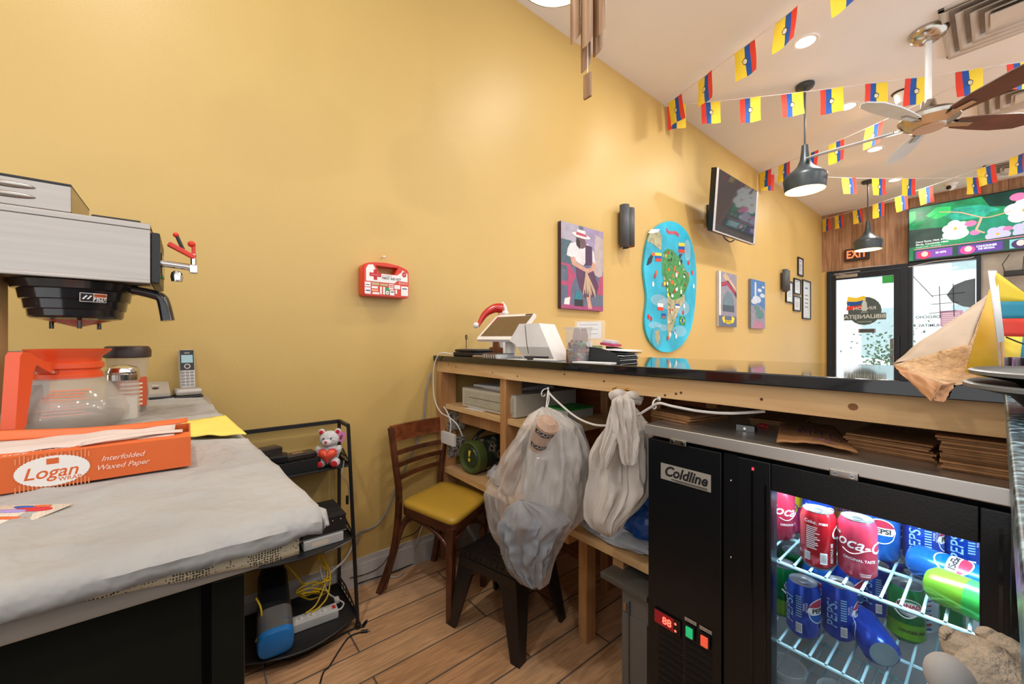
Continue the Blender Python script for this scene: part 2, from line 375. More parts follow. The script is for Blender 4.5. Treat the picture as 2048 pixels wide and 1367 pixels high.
# ------------------------------------------------------------------ room lamps
BULB = M('glowing lamp disc', 'FFFDF5', .5, emis=9, var=0)
def downlight(x, y, label, e=17):
    r = thing('recessed_ceiling_light', label, 'ceiling light', (x, y, ZC), group='recessed downlights in the white ceiling')
    T = TR(x, y, ZC)
    MB(T).lathe([(.058, -.004), (.075, -.006), (.08, -.001)], M('white lamp trim', 'EDEBE8', .4), 28, cap0=False, cap1=False).build('trim_ring', r)
    MB(T).lathe([(.0, -.003), (.06, -.003)], BULB, 28, cap1=False).build('diffuser', r)
    l = bpy.data.lights.new('downlight', 'AREA'); l.shape = 'DISK'; l.size = .12; l.energy = e; l.color = (1, .96, .9)
    lo = bpy.data.objects.new('downlight', l); C.objects.link(lo); lo.parent = r; lo.location = (0, 0, -.012)
    return r
for i, y in enumerate((3.35, 4.56, 5.8, 7.1)):
    downlight(1.02, y, ['round ceiling downlight nearest the camera, up left of the fan', 'round ceiling downlight half hidden behind the flags, left of the fan hub', 'round ceiling downlight below the left fan blade', 'smallest round ceiling downlight, farthest back near the wood wall'][i])
for x, y in ((1.02, 2.1), (1.1, -.35), (2.7, .9), (2.7, 2.1), (2.7, 3.35), (2.7, 4.6), (2.7, 5.8), (3.6, -.9)):
    l = downlight(x, y, 'round recessed downlight in the white ceiling out of view')
# ------------------------------------------------------------------ prep table, left
TZ = .925
CLOTH = M('tissue paper sheet', 'A6A4A1', .85, var=.13, vs=6, bump=1, bs=22)
MAT = M('woven grip mat', 'B7A587', .8)
nt = MAT.node_tree; N = nt.nodes; L = nt.links; tc = N.new('ShaderNodeTexCoord'); vo = N.new('ShaderNodeTexVoronoi'); vo.inputs['Scale'].default_value = 400; vo.inputs['Randomness'].default_value = .35
L.new(tc.outputs['Object'], vo.inputs['Vector']); rp = N.new('ShaderNodeValToRGB'); rp.color_ramp.elements[0].position = .3; rp.color_ramp.elements[0].color = lin('33291E'); rp.color_ramp.elements[1].position = .42; rp.color_ramp.elements[1].color = lin('C9BA9C')
L.new(vo.outputs['Distance'], rp.inputs[0]); L.new(rp.outputs[0], N['Principled BSDF'].inputs['Base Color'])
t = thing('prep_table', 'long black refrigerated prep table with a steel worktop, under the white tissue sheet', 'table', (.7, -.6, 0))
MB().box(.03, 1.375, -1.3, .062, .88, TZ, M('worn prep steel', 'B8AEA2', .5, .55), .004).build('worktop', t)
b = MB().box(.06, 1.325, -1.28, .05, .12, .88, BLKMETAL)
for x in (.12, 1.26):
    for y in (-1.2, .0): b.cyl((x, y, 0), (x, y, .12), .025, BLKMETAL)
b.build('cabinet_body', t)
DKG = M('dark olive enamel', '1C1D18', .3, bump=.02)
for y0, y1 in ((-.6, .012), (-1.27, -.61)):
    MB().box(1.325, 1.345, y0, y1, .16, .875, DKG, .003).build('door', t)
MB().box(1.325, 1.343, .02, .05, .14, .865, DKG, .002).build('corner_post', t)

def cloth():
    def f(u, v):
        X0 = .02; W = 1.379-X0; dr = .03; tot = W+dr; d = v*tot
        yr = .035+.085*min(1, d/W)
        y = -1.05+(yr+1.05)*u
        n = .004*noise.noise(Vector((d*9, y*9, 1)))+.006*(1-abs(noise.noise(Vector((d*3.5+y*2, y*4-d*2, 5)))))**6+.004*(1-abs(noise.noise(Vector((d*9-y*3, y*8+d*3, 15)))))**8
        # soft fold lines
        n += .003*math.exp(-((d-.78)/.012)**2)+.003*math.exp(-((y+.42+.2*d)/.01)**2)
        if d <= W: return Vector((X0+d, y, TZ+.004+max(0, n)))
        k = (d-W)/dr; jag = (.006*noise.noise(Vector((y*45, 0, 3)))+.004*noise.noise(Vector((y*11, 2, 3))))*k
        n2 = .003*noise.noise(Vector((y*30, k*2, 7)))
        return Vector((X0+W+.010*math.sin(min(1, k*2.5)*PI/2)+n2, y, TZ+.004-.001-.022*k-jag))
    m = MB().grid(f, 150, 150, CLOTH)
    # small torn flap at the right corner
    o = m.build('tissue_paper_sheet', solid=.0012)
    return tag(o, 'wrinkled white tissue paper sheet spread over the steel prep table', 'paper sheet')
cloth()
def flap(u, v):
    a = -.5+2.0*v; q = [at_t(618, 1006, .478), at_t(652, 1018, .475), at_t(659, 1050, .462), at_t(628, 1062, .455)]
    p = q[0].lerp(q[1], u).lerp(q[3].lerp(q[2], u), v); return p+Vector((.5, -.3, .6))*(.010*math.sin(PI*u)*math.sin(PI*v)+.004*math.sin(u*9)*v)+Vector((0, 0, -.002*(int(u*12+.5) % 2)*(v > .95)))
tag(MB().grid(flap, 12, 14, CLOTH).build('paper_scrap', solid=.001), 'torn curling scrap of white paper sticking out past the table corner', 'paper')
def mat(u, v):
    y = -.2+(.298)*u; lo = .884+.03*(1-min(1, u*1.1))
    x = 1.20+.1785*min(1, v/.7); z = TZ+.0015 if v < .7 else TZ+.0015-(TZ-lo)*(v-.7)/.3
    return Vector((x+.001*(1+math.sin(u*30))*(v > .72), y, z))
tag(MB().grid(mat, 50, 20, MAT).build('woven_mat', solid=.001), 'beige woven grip mat hanging over the front edge of the prep table', 'mat')

# ---- waxed paper box
ORG = M('orange cardboard', 'D9652B', .5, var=.04); PALE = M('pale pink print', 'F0C9B4', .6); WAX = M('waxed tissue', 'D3C2BA', .6, bump=.2)
bx0, bx1, by0, by1, bz0, bz1 = .955, 1.0885, -.345, .004, TZ+.009, .979
t = thing('paper_box', 'long orange carton of waxed paper on the tissue covered prep table', 'box', ((bx0+bx1)/2, (by0+by1)/2, bz0))
b = MB().box(bx0+.002, bx1-.002, by0+.002, by1-.002, bz0, bz0+.002, ORG).box(bx1-.002, bx1, by0, by1, bz0, bz1, ORG).box(bx0, bx0+.002, by0, by1, bz0, bz1, ORG).box(bx0+.002, bx1-.002, by1-.002, by1, bz0, bz1, ORG).box(bx0+.002, bx1-.002, by0, by0+.002, bz0, bz1, ORG)
b.M = Matrix.Identity(4); b.box(bx1-.045, bx1-.002, by0+.002, by1-.002, bz1-.002, bz1, ORG)
FB_ = frame((bx1+.0006, 0, 0), (0, 1, 0), (0, 0, 1))
b.M = FB_
pc = on_x(107, 940, bx1); cy, cz = pc.y, pc.z
pts = []
for k in range(96):
    a = 2*PI*k/96; r = 1+.035*(k % 2); pts.append((cy+(.033)*r*math.cos(a), cz+.0195*r*math.sin(a)))
for side in (-1, 1):
    for r in range(4):
        for k in range(int(9-r)):
            xx = cy+(-.052 if side < 0 else .052)+(k-4)*.0055*1.0
    pass
for k in range(19):
    for r, (z0, z1) in enumerate(((cz+.013, cz+.0235), (cz-.0235, cz-.013))):
        xx = cy-.033+k*.0036
        b.rect(xx, z0, xx+.0014, z1-.003*(k % 3 == 0), M('light orange print', 'E88E5A', .6), .0001)
b.poly(pts, M('cream print', 'EFEAE4', .6, var=0), .0003)
b.text('Logan', .0215, ORG, cy-.002, cz-.002, .0006, bold=.012, shear=.25, sx=.95).text('WRAP', .0075, ORG, cy+.015, cz-.0125, .0006, bold=.01).rect(cy-.006, cz+.009, cy+.005, cz+.0165, ORG, .0006).text('n', .011, M('cream print', 'EFEAE4', .6), cy-.0005, cz+.013, .0008, bold=.03)
p2 = on_x(246, 920, bx1)
b.text('Interfolded', .0098, PALE, p2.y, p2.z+.006, .0005, bold=.012, shear=.35).text('Waxed Paper', .0098, PALE, p2.y, p2.z-.006, .0005, bold=.012, shear=.35)
b.M = frame((0, 0, bz1+.0004), (0, 1, 0), (-1, 0, 0))
b.text('PRIME SIZE', .012, PALE, -.19, -bx1+.012, 0, bold=.01).text('Waxed Paper', .014, PALE, -.125, -bx1+.024, 0, shear=.35)
b.build('carton', t)
def fl(u, v): return Vector((bx0-.0-.012*v, by0+(by1-by0-.004)*u, bz1+.018*v*(1-.7*u)+.003*math.sin(u*7)))
MB().grid(fl, 24, 5, ORG).build('lid_flap', t, solid=.0015)
def wx(u, v): return Vector((bx0+.004+(bx1-.03-bx0)*v, by0+.01+(by1-by0-.03)*u, bz1-.002+.006*noise.noise(Vector((u*6, v*3, 2)))+.006*math.sin(v*3)))
MB().grid(wx, 30, 12, WAX).build('paper_sheets', t, solid=.001)
def wy(u, v): return Vector((bx1-.03-.02*u+.018*v, by1-.12+.11*u, bz1+.0035+.003*math.sin(u*3)-.001*v))
MB().grid(wy, 16, 6, WAX).build('loose_paper_edge', t, solid=.0008)

# ---- drawing sheet
a = on_z(-60, 1012, TZ+.009); b_ = on_z(146, 1007, TZ+.009); c_ = on_z(-20, 1075, TZ+.009); d_ = a+(c_-b_)
DR = M('striped paper drawing', 'D9CDBF', .8, var=.2, vs=60, stretch=(1, 12, 1))
b = MB().quad(a, b_, c_, d_, DR)
for px, py, w_, h_, c in ((68, 1018, .02, .006, REDP), (50, 1014, .012, .003, FB), (20, 1022, .018, .004, M('lilac print', 'A68FC8', .8)), (85, 1012, .01, .003, ORG), (15, 1036, .02, .003, ORG)):
    p = on_z(px, py, TZ+.0095); b.M = TR(p, rz=.9); b.ell(0, 0, w_, h_, c, .0003); b.M = Matrix.Identity(4)
tag(b.build('drawing_sheet', solid=.001), 'striped paper with an orange and blue drawing at the left edge of the prep table', 'paper')
# ---- yellow napkin
YN = M('yellow paper napkin', 'EBD765', .8, bump=.2)
q = [on_z(*p, TZ+.0075) for p in ((360, 851), (450, 837), (493, 877), (372, 881))]
tag(MB().grid(lambda u, v: q[0].lerp(q[1], u).lerp(q[3].lerp(q[2], u), v)+Vector((0, 0, .009+.003*noise.noise(Vector((u*4, v*4, 1))))), 14, 10, YN).build('yellow_napkin', solid=.002), 'folded yellow paper napkin behind the orange carton', 'napkin')

# ---- coffee brewer
t = thing('coffee_brewer', 'stainless steel coffee brewer standing on the prep table against the mustard wall', 'coffee brewer', (.54, -.3, TZ))
b = MB().box(.43, .64, -.75, -.066, 1.264, 1.395, STEEL, .003).box(.43, .643, -.75, -.066, 1.383, 1.397, STEEL, .002).box(.43, .643, -.75, -.066, 1.259, 1.268, STEEL, .002)
b.build('housing', t)
b = MB().box(.44, .64, -.75, -.19, 1.397, 1.455, STEEL, .003)
b.box(.44, .642, -.75, -.19, 1.452, 1.457, BLKMETAL, .001)
for z in (1.418, 1.438):
    for y0 in (-.28, -.43):
        b.M = TR(.641, y0, z); b.ball((0, 0, 0), .006, STEEL, ry=.042, rz=.006, seg=14, rings=8)
    b.M = Matrix.Identity(4)
b.build('warmer_housing', t)
MB().box(.46, .61, -.165, -.085, 1.397, 1.408, BLACK, .002).build('fill_lid', t)
MB().box(.435, .635, -.066, -.05, 1.262, 1.38, BLACK, .003).box(.47, .6, -.05, -.047, 1.29, 1.34, BLACKG).build('front_panel', t)
b = MB().box(.525, .62, -.42, -.3, TZ+.018, 1.262, M('tan painted metal', 'B99366', .5), .002)
for z in (1.0, 1.2): b.ball((.6, -.299, z), .005, CHROME)
b.build('column', t)
MB().box(.515, .63, -.72, -.3, TZ+.014, TZ+.024, STEEL, .003).build('base', t)
b = MB().tube([(.6, -.05, 1.315), (.6, .0, 1.312), (.6, .012, 1.308)], .0085, CHROME, 12).cyl((.6, .012, 1.302), (.6, .012, 1.345), .006, CHROME).box(.59, .61, .004, .02, 1.296, 1.318, CHROME, .003).lathe([(.011, -.012), (.013, 0), (.011, .01), (.006, .014)], CHROME, 10, (.6, -.02, 1.285))
FT = b.build('hot_water_tap', t)
b = MB(); b.M = TR(.6, .012, 1.338, rx=-.5); b.box(-.007, .007, -.055, .004, -.006, .006, RED, .003); b.M = Matrix.Identity(4); b.tube([(.6, .012, 1.335), (.6, .012, 1.37)], .004, RED).ball((.6, .008, 1.37), .008, RED)
b.tube([(.6, -.005, 1.345), (.6, -.02, 1.385)], .004, BLACK).ball((.6, -.022, 1.388), .006, RED)
b.build('tap_lever', FT); MB().ball((.58, -.048, 1.283), .004, M('green lamp', '2FA060', .3)).build('indicator_lamp', t)

# ---- brew funnel
BR = M('smoky black plastic', '201E20', .16, coat=.3)
cx, cy = .535, -.196
t = thing('brew_funnel', 'black ribbed brew funnel hanging under the coffee brewer, handle to the right', 'brew funnel', (cx, cy, 1.163))
prof = [(.0, 1.172), (.052, 1.174), (.072, 1.178), (.076, 1.182), (.0775, 1.196), (.081, 1.198), (.0835, 1.217), (.088, 1.219), (.091, 1.239), (.0985, 1.241), (.104, 1.257)]
MB().lathe(prof, BR, 48, (cx, cy, 0)).build('basket', t, sharp=30)
MB().lathe([(.0, 1.158), (.055, 1.1745)], M('red clear cone', 'B23B26', .2), 24, (cx, cy, 0)).build('cone', t)
b = MB()
for a in (.2, 2.4, 4.4): b.cyl((cx+.045*math.cos(a), cy+.045*math.sin(a), 1.155), (cx+.045*math.cos(a), cy+.045*math.sin(a), 1.176), .004, BR)
b.build('foot_peg', t)
b = MB().tube([(cx+.03, cy+.093, 1.25), (cx+.033, cy+.125, 1.243), (cx+.034, cy+.145, 1.235), (cx+.036, cy+.152, 1.215), (cx+.038, cy+.158, 1.178)], lambda k: .0125+.005*k, BR, 12, smooth=4, flat=.8)
b.build('handle', t)
def wr(c, R0, a0, z0, tilt=0): return lambda x, y: (c[0]+(R0+tilt*y)*math.cos(a0+x/R0), c[1]+(R0+tilt*y)*math.sin(a0+x/R0), z0+y)
W1 = wr((cx, cy), .094, .40, 1.222, .16)
b = MB()
def wrect(b, W, x0, y0, x1, y1, m, n=6, off=0):
    vs = []
    for j in (y0, y1):
        for i in range(n+1): vs.append(Vector(W(x0+(x1-x0)*i/n, j)))
    b.add(vs, [(i, i+1, n+2+i, n+1+i) for i in range(n)], m)
wrect(b, W1, -.0215, -.0095, .0215, .0095, WHITEP)
W2 = wr((cx, cy), .0946, .40, 1.222, .16); wrect(b, W2, -.0205, -.0085, -.001, .0085, BLACKP); wrect(b, W2, .0005, .0015, .0205, .0085, ORG); wrect(b, W2, .0005, -.0085, .0205, .0005, BLACKP)
W3 = wr((cx, cy), .0952, .40, 1.222, .16)
b.text('HOT', .008, WHITEP, .0105, -.0022, wrap=W3, bold=.03, sx=1.2).text('LIQUID', .0042, WHITEP, .0105, -.0063, wrap=W3, bold=.02).text('WARNING', .005, BLACKP, .0115, .005, wrap=W3)
for a in (-.014, -.007): b.tube([W3(a-.003, -.004), W3(a, .0), W3(a+.003, .004)], .0014, WHITEP, 5)
b.build('warning_label', t)

# ---- coffee pot
ORP = M('orange pot plastic', 'E0552A', .35, sss=.05)
PG = M('used pot glass', 'D7D0C6', .08, alpha=.24, var=.15, vs=14)
PG.node_tree.nodes['Principled BSDF'].inputs['Specular IOR Level'].default_value = .8
cx, cy = .612, -.197; z0 = TZ+.009
t = thing('coffee_pot', 'empty glass coffee pot with an orange collar and handle, behind the orange carton', 'coffee pot', (cx, cy, z0))
MB().lathe([(0, 0), (.062, 0), (.081, .008), (.0925, .028), (.0925, .042), (.083, .07), (.066, .095), (.051, .115), (.046, .125)], PG, 48, (cx, cy, z0), cap1=False).build('glass_bowl', t, solid=.002)
MB().lathe([(.049, .112), (.052, .114), (.052, .124), (.0475, .127), (.0475, .133), (.053, .136), (.053, .146), (.048, .149), (.05, .16), (.064, .172), (.0655, .176), (.062, .174), (.046, .16), (.045, .115)], ORP, 40, (cx, cy, z0), cap0=False, cap1=False).build('collar', t)
hd = Vector((.88, -.47, 0)).normalized(); hn = Vector((hd.y, -hd.x, 0))
Fh = frame((cx, cy, z0), hd, (0, 0, 1))
b = MB(Fh)
for sz in (1,):
    outer = [(.044, .15), (.07, .152), (.105, .171), (.119, .172), (.124, .165), (.133, .03), (.124, .022), (.113, .03), (.1, .12), (.095, .142), (.086, .146), (.07, .136), (.05, .125)]
    b.prism([(x-.006 if x > .09 else x, y) for x, y in outer][::-1], -.0115, .0115, ORP)
b.build('handle', t)
b = MB(Fh).cyl((.052, .13, -.016), (.052, .13, .016), .0035, CHROME); b.build('collar_screw', t)
b = MB()
WB = lambda x, y: (cx+(.0815-.35*(y-.0))*math.cos(.28+x/.08), cy+(.0815-.35*y)*math.sin(.28+x/.08), z0+.07+y)
for k in range(9): 
    a = random.uniform(-.012, .004); wrect(b, WB, -.04+a, -.027+k*.006, .022+a*1.5+random.uniform(-.01, .012), -.0245+k*.006, M('faded orange print', 'DE7350', .5, alpha=.75), 8)
b.build('print_lines', t)
MB().lathe([(.0, .003), (.06, .003), (.0765, .009), (.086, .027), (.0868, .036)], M('coffee stain', '5B3A22', .5, alpha=.3, var=.6, vs=25), 40, (cx, cy, z0), cap1=False).build('coffee_residue', t)

# ---- instant coffee jar, sugar shaker
JG = M('jar glass', 'D9D2C8', .06, alpha=.35)
cx, cy = .356, -.128
t = thing('coffee_jar', 'tall coffee jar with a dark brown lid behind the glass pot', 'jar', (cx, cy, z0))
MB().lathe([(0, 0), (.038, 0), (.043, .01), (.0445, .05), (.04, .1), (.043, .135), (.044, .148)], JG, 32, (cx, cy, z0)).build('jar_body', t)
MB().lathe([(0, .004), (.037, .004), (.0425, .05), (.0385, .085), (0, .09)], M('ground coffee', '5B3B27', .9), 24, (cx, cy, z0)).build('coffee', t)
MB().lathe([(.046, .148), (.049, .15), (.0495, .168), (.045, .178), (.04, .18)], M('dark brown lid', '3A2A26', .4), 36, (cx, cy, z0)).build('lid', t)
b = MB(); WJ = wr((cx, cy), .0448, .35, z0+.065); wrect(b, WJ, -.035, -.05, .035, .03, M('jar label red', 'C95A38', .6)); WJ2 = wr((cx, cy), .0452, .35, z0+.065)
for k in range(6): wrect(b, WJ2, -.028, -.045+k*.011, .02, -.04+k*.011, M('label cream', 'E8DCC8', .6))
b.build('label', t)
cx, cy = .514, -.124
t = thing('sugar_shaker', 'small glass sugar shaker with a metal lid between the glass pot and coffee jar', 'shaker', (cx, cy, z0))
b = MB().lathe([(0, 0), (.031, 0), (.032, .01), (.031, .08), (.029, .098)], JG, 12, (cx, cy, z0)); b.build('glass_body', t, sharp=20)
MB().lathe([(.028, .096), (.032, .098), (.032, .112), (.03, .113), (.031, .118), (.028, .128), (.012, .134), (0, .135)], CHROME, 28, (cx, cy, z0), cap0=False).build('metal_lid', t)
MB().lathe([(0, .003), (.028, .003), (.028, .055), (0, .06)], M('sugar', 'E6E0D6', .9), 12, (cx, cy, z0)).build('sugar', t)

# ---- phones
SIL = M('silver plastic', 'B9B2AA', .35, .3); PHS = M('phone screen', '8FB0B8', .3, emis=.25)
T = TR(.065, -.085, z0-.003, rz=.1)
t = thing('answering_base', 'low silver telephone answering base against the wall, left of the cordless handset', 'telephone base', mat=T)
MB(T).box(-.045, .05, -.05, .04, 0, .012, BLACK, .004).build('foot', t)
m = MB(T); m.prism([(-.04, .012), (.046, .012), (.046, .022), (-.03, .056), (-.04, .056)], -.044, .036, SIL); 
m.v = [T @ Vector(((T.inverted() @ v).x, (T.inverted() @ v).z, (T.inverted() @ v).y)) for v in m.v]; m.f = [f[::-1] for f in m.f]
m.build('case', t)
FA = T @ frame((.008, 0, .0395), (0, 1, 0), (-.93, 0, .42))
MB(FA).ell(.0, -.005, .009, .006, BLACK, .0012).rect(-.008, .012, .008, .015, WHITEP, .0012).build('speaker_button', t)
T = TR(.055, .0, z0-.003, rz=.12)
t = thing('cordless_phone', 'silver cordless telephone handset upright in its charger against the mustard wall', 'telephone', mat=T)
MB(T).box(-.035, .045, -.04, .04, 0, .008, BLACK, .004).box(-.033, .042, -.038, .038, .007, .032, SIL, .01).build('charger', t)
FH = T @ frame((.004, 0, .028), (0, 1, 0), (-.24, 0, 1))
MB(FH).box(-.023, .023, 0, .142, -.011, .011, SIL, .008).build('handset', t)
b = MB(FH).rect(-.0195, .065, .0195, .138, BLACK, .0115).rect(-.016, .092, .016, .12, PHS, .0118).text('vtech', .007, WHITEP, 0, .128, .012).ell(0, .079, .009, .009, SIL, .0118).ell(0, .079, .006, .006, BLACK, .012)
for r in range(5):
    for c in range(3): b.ell((c-1)*.0125, .057-r*.011, .0048, .0036, M('key grey', '6E6E72', .5), .0118).rect((c-1)*.0125-.002, .0565-r*.011, (c-1)*.0125+.002, .0575-r*.011, WHITEP, .012)
b.build('keypad', t)

# ---- cups / straws caddy at the left edge
t = thing('cup_caddy', 'black caddy holding white paper cups and packets at the left edge of the prep table', 'caddy', (.43, -.33, z0))
MB().box(.36, .5, -.4, -.285, z0, z0+.075, BLACK, .004).build('box', t)
tag(MB().lathe([(.022, 0), (.024, .1), (.027, .16), (.029, .165)], M('white paper cups', 'D9D2CC', .7), 20, (.445, -.308, z0+.005)).lathe([(.0235, .105), (.0255, .108)], M('white paper cups', 'D9D2CC', .7), 20, (.445, -.308, z0+.005), cap0=False, cap1=False).build('stacked_cups', t))
b = MB()
for k in range(5):
    b.M = TR(.39+.012*k, -.345+.01*(k % 2), z0+.07, rz=.3*k, rx=.1*k); b.box(-.02, .02, -.0015, .0015, 0, .09+.01*(k % 3), [FY, M('white paper cups', 'D9D2CC', .7), M('lilac print', 'A68FC8', .8), FB, FY][k])
b.build('sweetener_packet', t)
t = thing('card_terminal', 'pale payment terminal with a small dark screen behind the glass pot', 'card terminal', (.30, -.33, z0))
T = TR(.27, -.35, z0-.004, rz=.5)
MB(T).box(-.05, .06, -.05, .05, 0, .1, M('pale blue grey plastic', 'BFC9CE', .4), .012).box(-.03, .0605, -.035, .035, .045, .085, M('dark teal screen', '26424A', .2), .002).build('case', t)
MB(T).box(-.02, .03, -.03, .06, .1, .135, M('grey adapter', '5E6468', .4), .006).tube([(0, -.02, .13), (.0, -.08, .17), (.02, -.13, .14), (.03, -.17, .06), (.03, -.2, .01)], .004, BLACK, 8, smooth=5).build('adapter_and_cable', t)
# ------------------------------------------------------------------ black rack
RX = lambda z: .282-z/.78*.12
ra, rb = .13, .52
t = thing('shelf_rack', 'black metal three tier ladder rack against the wall between table and chair', 'rack', (.15, .35, 0))
for y in (ra, rb):
    MB().cyl((RX(.0)+.0, y, .006), (RX(.78), y, .775), .0075, BLKMETAL, seg=4).build('front_leg', t)
    MB().box(.026, .038, y-.006, y+.006, .0, .78, BLKMETAL).build('rear_leg', t)
    MB().lathe([(.011, 0), (.011, .018), (.008, .02)], BLACK, 12, (RX(0), y, 0)).build('foot', t)
    MB().box(.03, RX(.775), y-.006, y+.006, .77, .783, BLKMETAL).build('top_side_rail', t)
MB().box(.026, .04, ra, rb, .768, .783, BLKMETAL).build('top_rear_rail', t)
SHZ = (.045, .335, .615)
for z in SHZ:
    xf = RX(z); bow = .07 if z < .1 else (.045 if z < .4 else .004)
    pts = [(.03, ra), (xf, ra)]+[(xf+bow*math.sin(PI*k/16), ra+(rb-ra)*k/16) for k in range(1, 16)]+[(xf, rb), (.03, rb)]
    s_ = MB().prism(pts, z, z+.004, BLKMETAL); s_.tube([(p[0], p[1], z+.002) for p in pts[1:-1]], .0035, BLKMETAL, 6)
    sh = s_.build('shelf', t)
    for y in (ra+.002, rb-.002):
        g = MB(); n = 7; x0, x1 = .035, xf-.004; h = .05
        g.box(x0, x1, y-.0012, y+.0012, z, z+.012, BLKMETAL).tube([(x0, y, z+h), (x0+(x1-x0)*.4, y, z+h*1.0), (x1, y, z+.016)], .003, BLKMETAL)
        g.box(x0, x0+(x1-x0)*.7, y-.0012, y+.0012, z+.027, z+.031, BLKMETAL)
        for k in range(n+1):
            xx = x0+(x1-x0)*k/n; zt = z+h if k < n*.4 else z+h-(h-.016)*(k/n-.4)/.6
            g.box(xx-.002, xx+.002, y-.0012, y+.0012, z+.01, zt, BLKMETAL)
        g.build('side_panel', sh)
    MB().box(.03, .033, ra, rb, z, z+.018 if z < .6 else z+.045, BLKMETAL).build('rear_lip', sh)
# items on rack top shelf
zt = SHZ[2]+.0045
T = TR(.105, .335, zt)
t = thing('cash_tray', 'low matt black metal tray on the top shelf of the rack, beside the plush bear', 'tray', mat=T)
MB(T).box(-.05, .067, -.15, .075, 0, .002, BLKMETAL).box(.063, .067, -.15, .075, 0, .045, BLKMETAL, .001).box(-.05, -.047, -.15, .075, 0, .045, BLKMETAL).box(-.05, .067, .072, .075, 0, .045, BLKMETAL).box(-.05, .067, -.15, -.147, 0, .045, BLKMETAL).build('tray', t)
b = MB(T).box(-.045, .063, -.147, .072, .036, .044, BLKMETAL)
for k in range(6): b.box(.02, .058, -.1+k*.028, -.099+k*.028, .044, .0445, GREY)
b.build('tray_lid', t)
GB = M('gloss dark brown', '322A28', .25); 
for (x, y, z, sx, sy, sz, rz, nm, lb) in ((.125, .345, zt+.046, .03, .055, .022, .12, 'media_box', 'flat dark box with a tan label lying on the black tray nearest the bear'),
                                   (.13, .27, zt+.046, .033, .03, .028, -.2, 'power_adapter', 'rounded black power brick on the tray next to the cloth edge'),
                                   (.08, .245, zt+.046, .03, .04, .05, .25, 'router_box', 'dark brown router box standing behind the black power brick')):
    T = TR(x, y, z, rz=rz); b = MB(T).box(-sx, sx, -sy, sy, 0, sz, BLACK if nm == 'power_adapter' else GB, .006)
    if nm == 'media_box': b.box(-.012, .012, -.028, .012, sz, sz+.0008, M('tan label', '8A6B4E', .6))
    tag(b.build(nm), lb, 'electronics')
# plush bear
BF = M('white plush fur', 'DDDCE0', .95, var=.05, vs=60, bump=.9, bs=170, sheen=.5); RPL = M('red dotted plush', 'C4202C', .8, var=.2, vs=120); OR = M('coral satin heart', 'E5553A', .35, bump=.25, bs=25)
bc = Vector((.135, .455, zt)); fc = (CAM-bc); fc.z = 0; fc.normalize(); fc = (fc+Vector((0, -.25, 0))).normalized()
T = frame(bc, (-fc.y, fc.x, 0), -fc, (0, 0, 1)); T = frame(bc, Vector((-fc.y, fc.x, 0)), -fc) 
# local x = viewer right, local -y = towards viewer, z up
t = thing('plush_bear', 'small white plush bear holding a coral satin heart on the top shelf of the rack', 'plush toy', mat=T)
b = MB(T).ball((0, 0, .048), .036, BF, rz=.045, amp=.05, fr=20, seg=28, rings=18)
b.ball((0, -.006, .108), .037, BF, ry=.034, rz=.033, amp=.04, fr=20, seg=28, rings=18).ball((-.004, -.036, .1), .018, BF, rz=.014, amp=.03)
for s in (-1, 1):
    b.ball((s*.031, 0, .136), .013, BF, ry=.008, amp=.06)
    b.ball((s*.033, -.02, .062), .014, BF, rz=.024, ax=Matrix.Rotation(s*.5, 4, 'Y'), amp=.05).ball((s*.027, -.032, .018), .019, BF, ry=.024, rz=.018, amp=.05)
b.build('body', t)
b = MB(T)
for s in (-1, 1): b.ball((s*.031, -.007, .136), .0085, RPL, ry=.003)
b.build('ear_lining', t)
b = MB(T)
for s in (-1, 1): b.ball((s*.027, -.055, .018), .013, RPL, ry=.004).ball((s*.014-.002, -.036, .116), .0035, BLACKG)
b.build('paw_pads_and_eyes', t)
MB(T).ball((-.004, -.054, .106), .006, M('pink nose', 'D8324E', .4), ry=.003, rz=.0045).tube([(-.004, -.0535, .101), (-.004, -.0535, .094)], .0008, BLACK, 5).build('nose', t)
ht = []
for k in range(28):
    a = 2*PI*k/28; ht.append((.00205*16*math.sin(a)**3, .0019*(13*math.cos(a)-5*math.cos(2*a)-2*math.cos(3*a)-math.cos(4*a))))
Fq = T @ frame((0, -.04, .052), (1, 0, 0), (0, 0, 1))
b = MB(Fq); n = len(ht); vs = []
for lv, (sc_, zz) in enumerate(((1, 0), (.97, .008), (.8, .016), (.45, .021), (.02, .023))): vs += [(p[0]*sc_, p[1]*sc_, zz) for p in ht]
b.add(vs, [(l*n+k, l*n+(k+1) % n, (l+1)*n+(k+1) % n, (l+1)*n+k) for l in range(4) for k in range(n)], OR); b.build('satin_heart', t, sharp=80)
b = MB(Fq); n2 = 60
vs = [];
for lv, q in enumerate((1.0, 1.18)):
    for k in range(n2):
        a = 2*PI*k/n2; vs.append((.00205*16*math.sin(a)**3*q, .0019*(13*math.cos(a)-5*math.cos(2*a)-2*math.cos(3*a)-math.cos(4*a))*q, .002+(.003*math.sin(k*2.1) if lv else 0)))
b.add(vs, [(k, (k+1) % n2, n2+(k+1) % n2, n2+k) for k in range(n2)], M('pink ruffle', 'E07A80', .8)); b.build('heart_ruffle', t, solid=.001)
Fg = T @ frame((.045, -.008, .115), (.9, 0, -.3), (.3, 0, .9))
MB(Fg).box(-.015, .015, -.02, .02, -.001, 0, M('pink swing tag', 'D77FB6', .6)).ell(0, -.002, .006, .011, M('tag figure', '8A4A4A', .6), .0008).build('swing_tag', t)
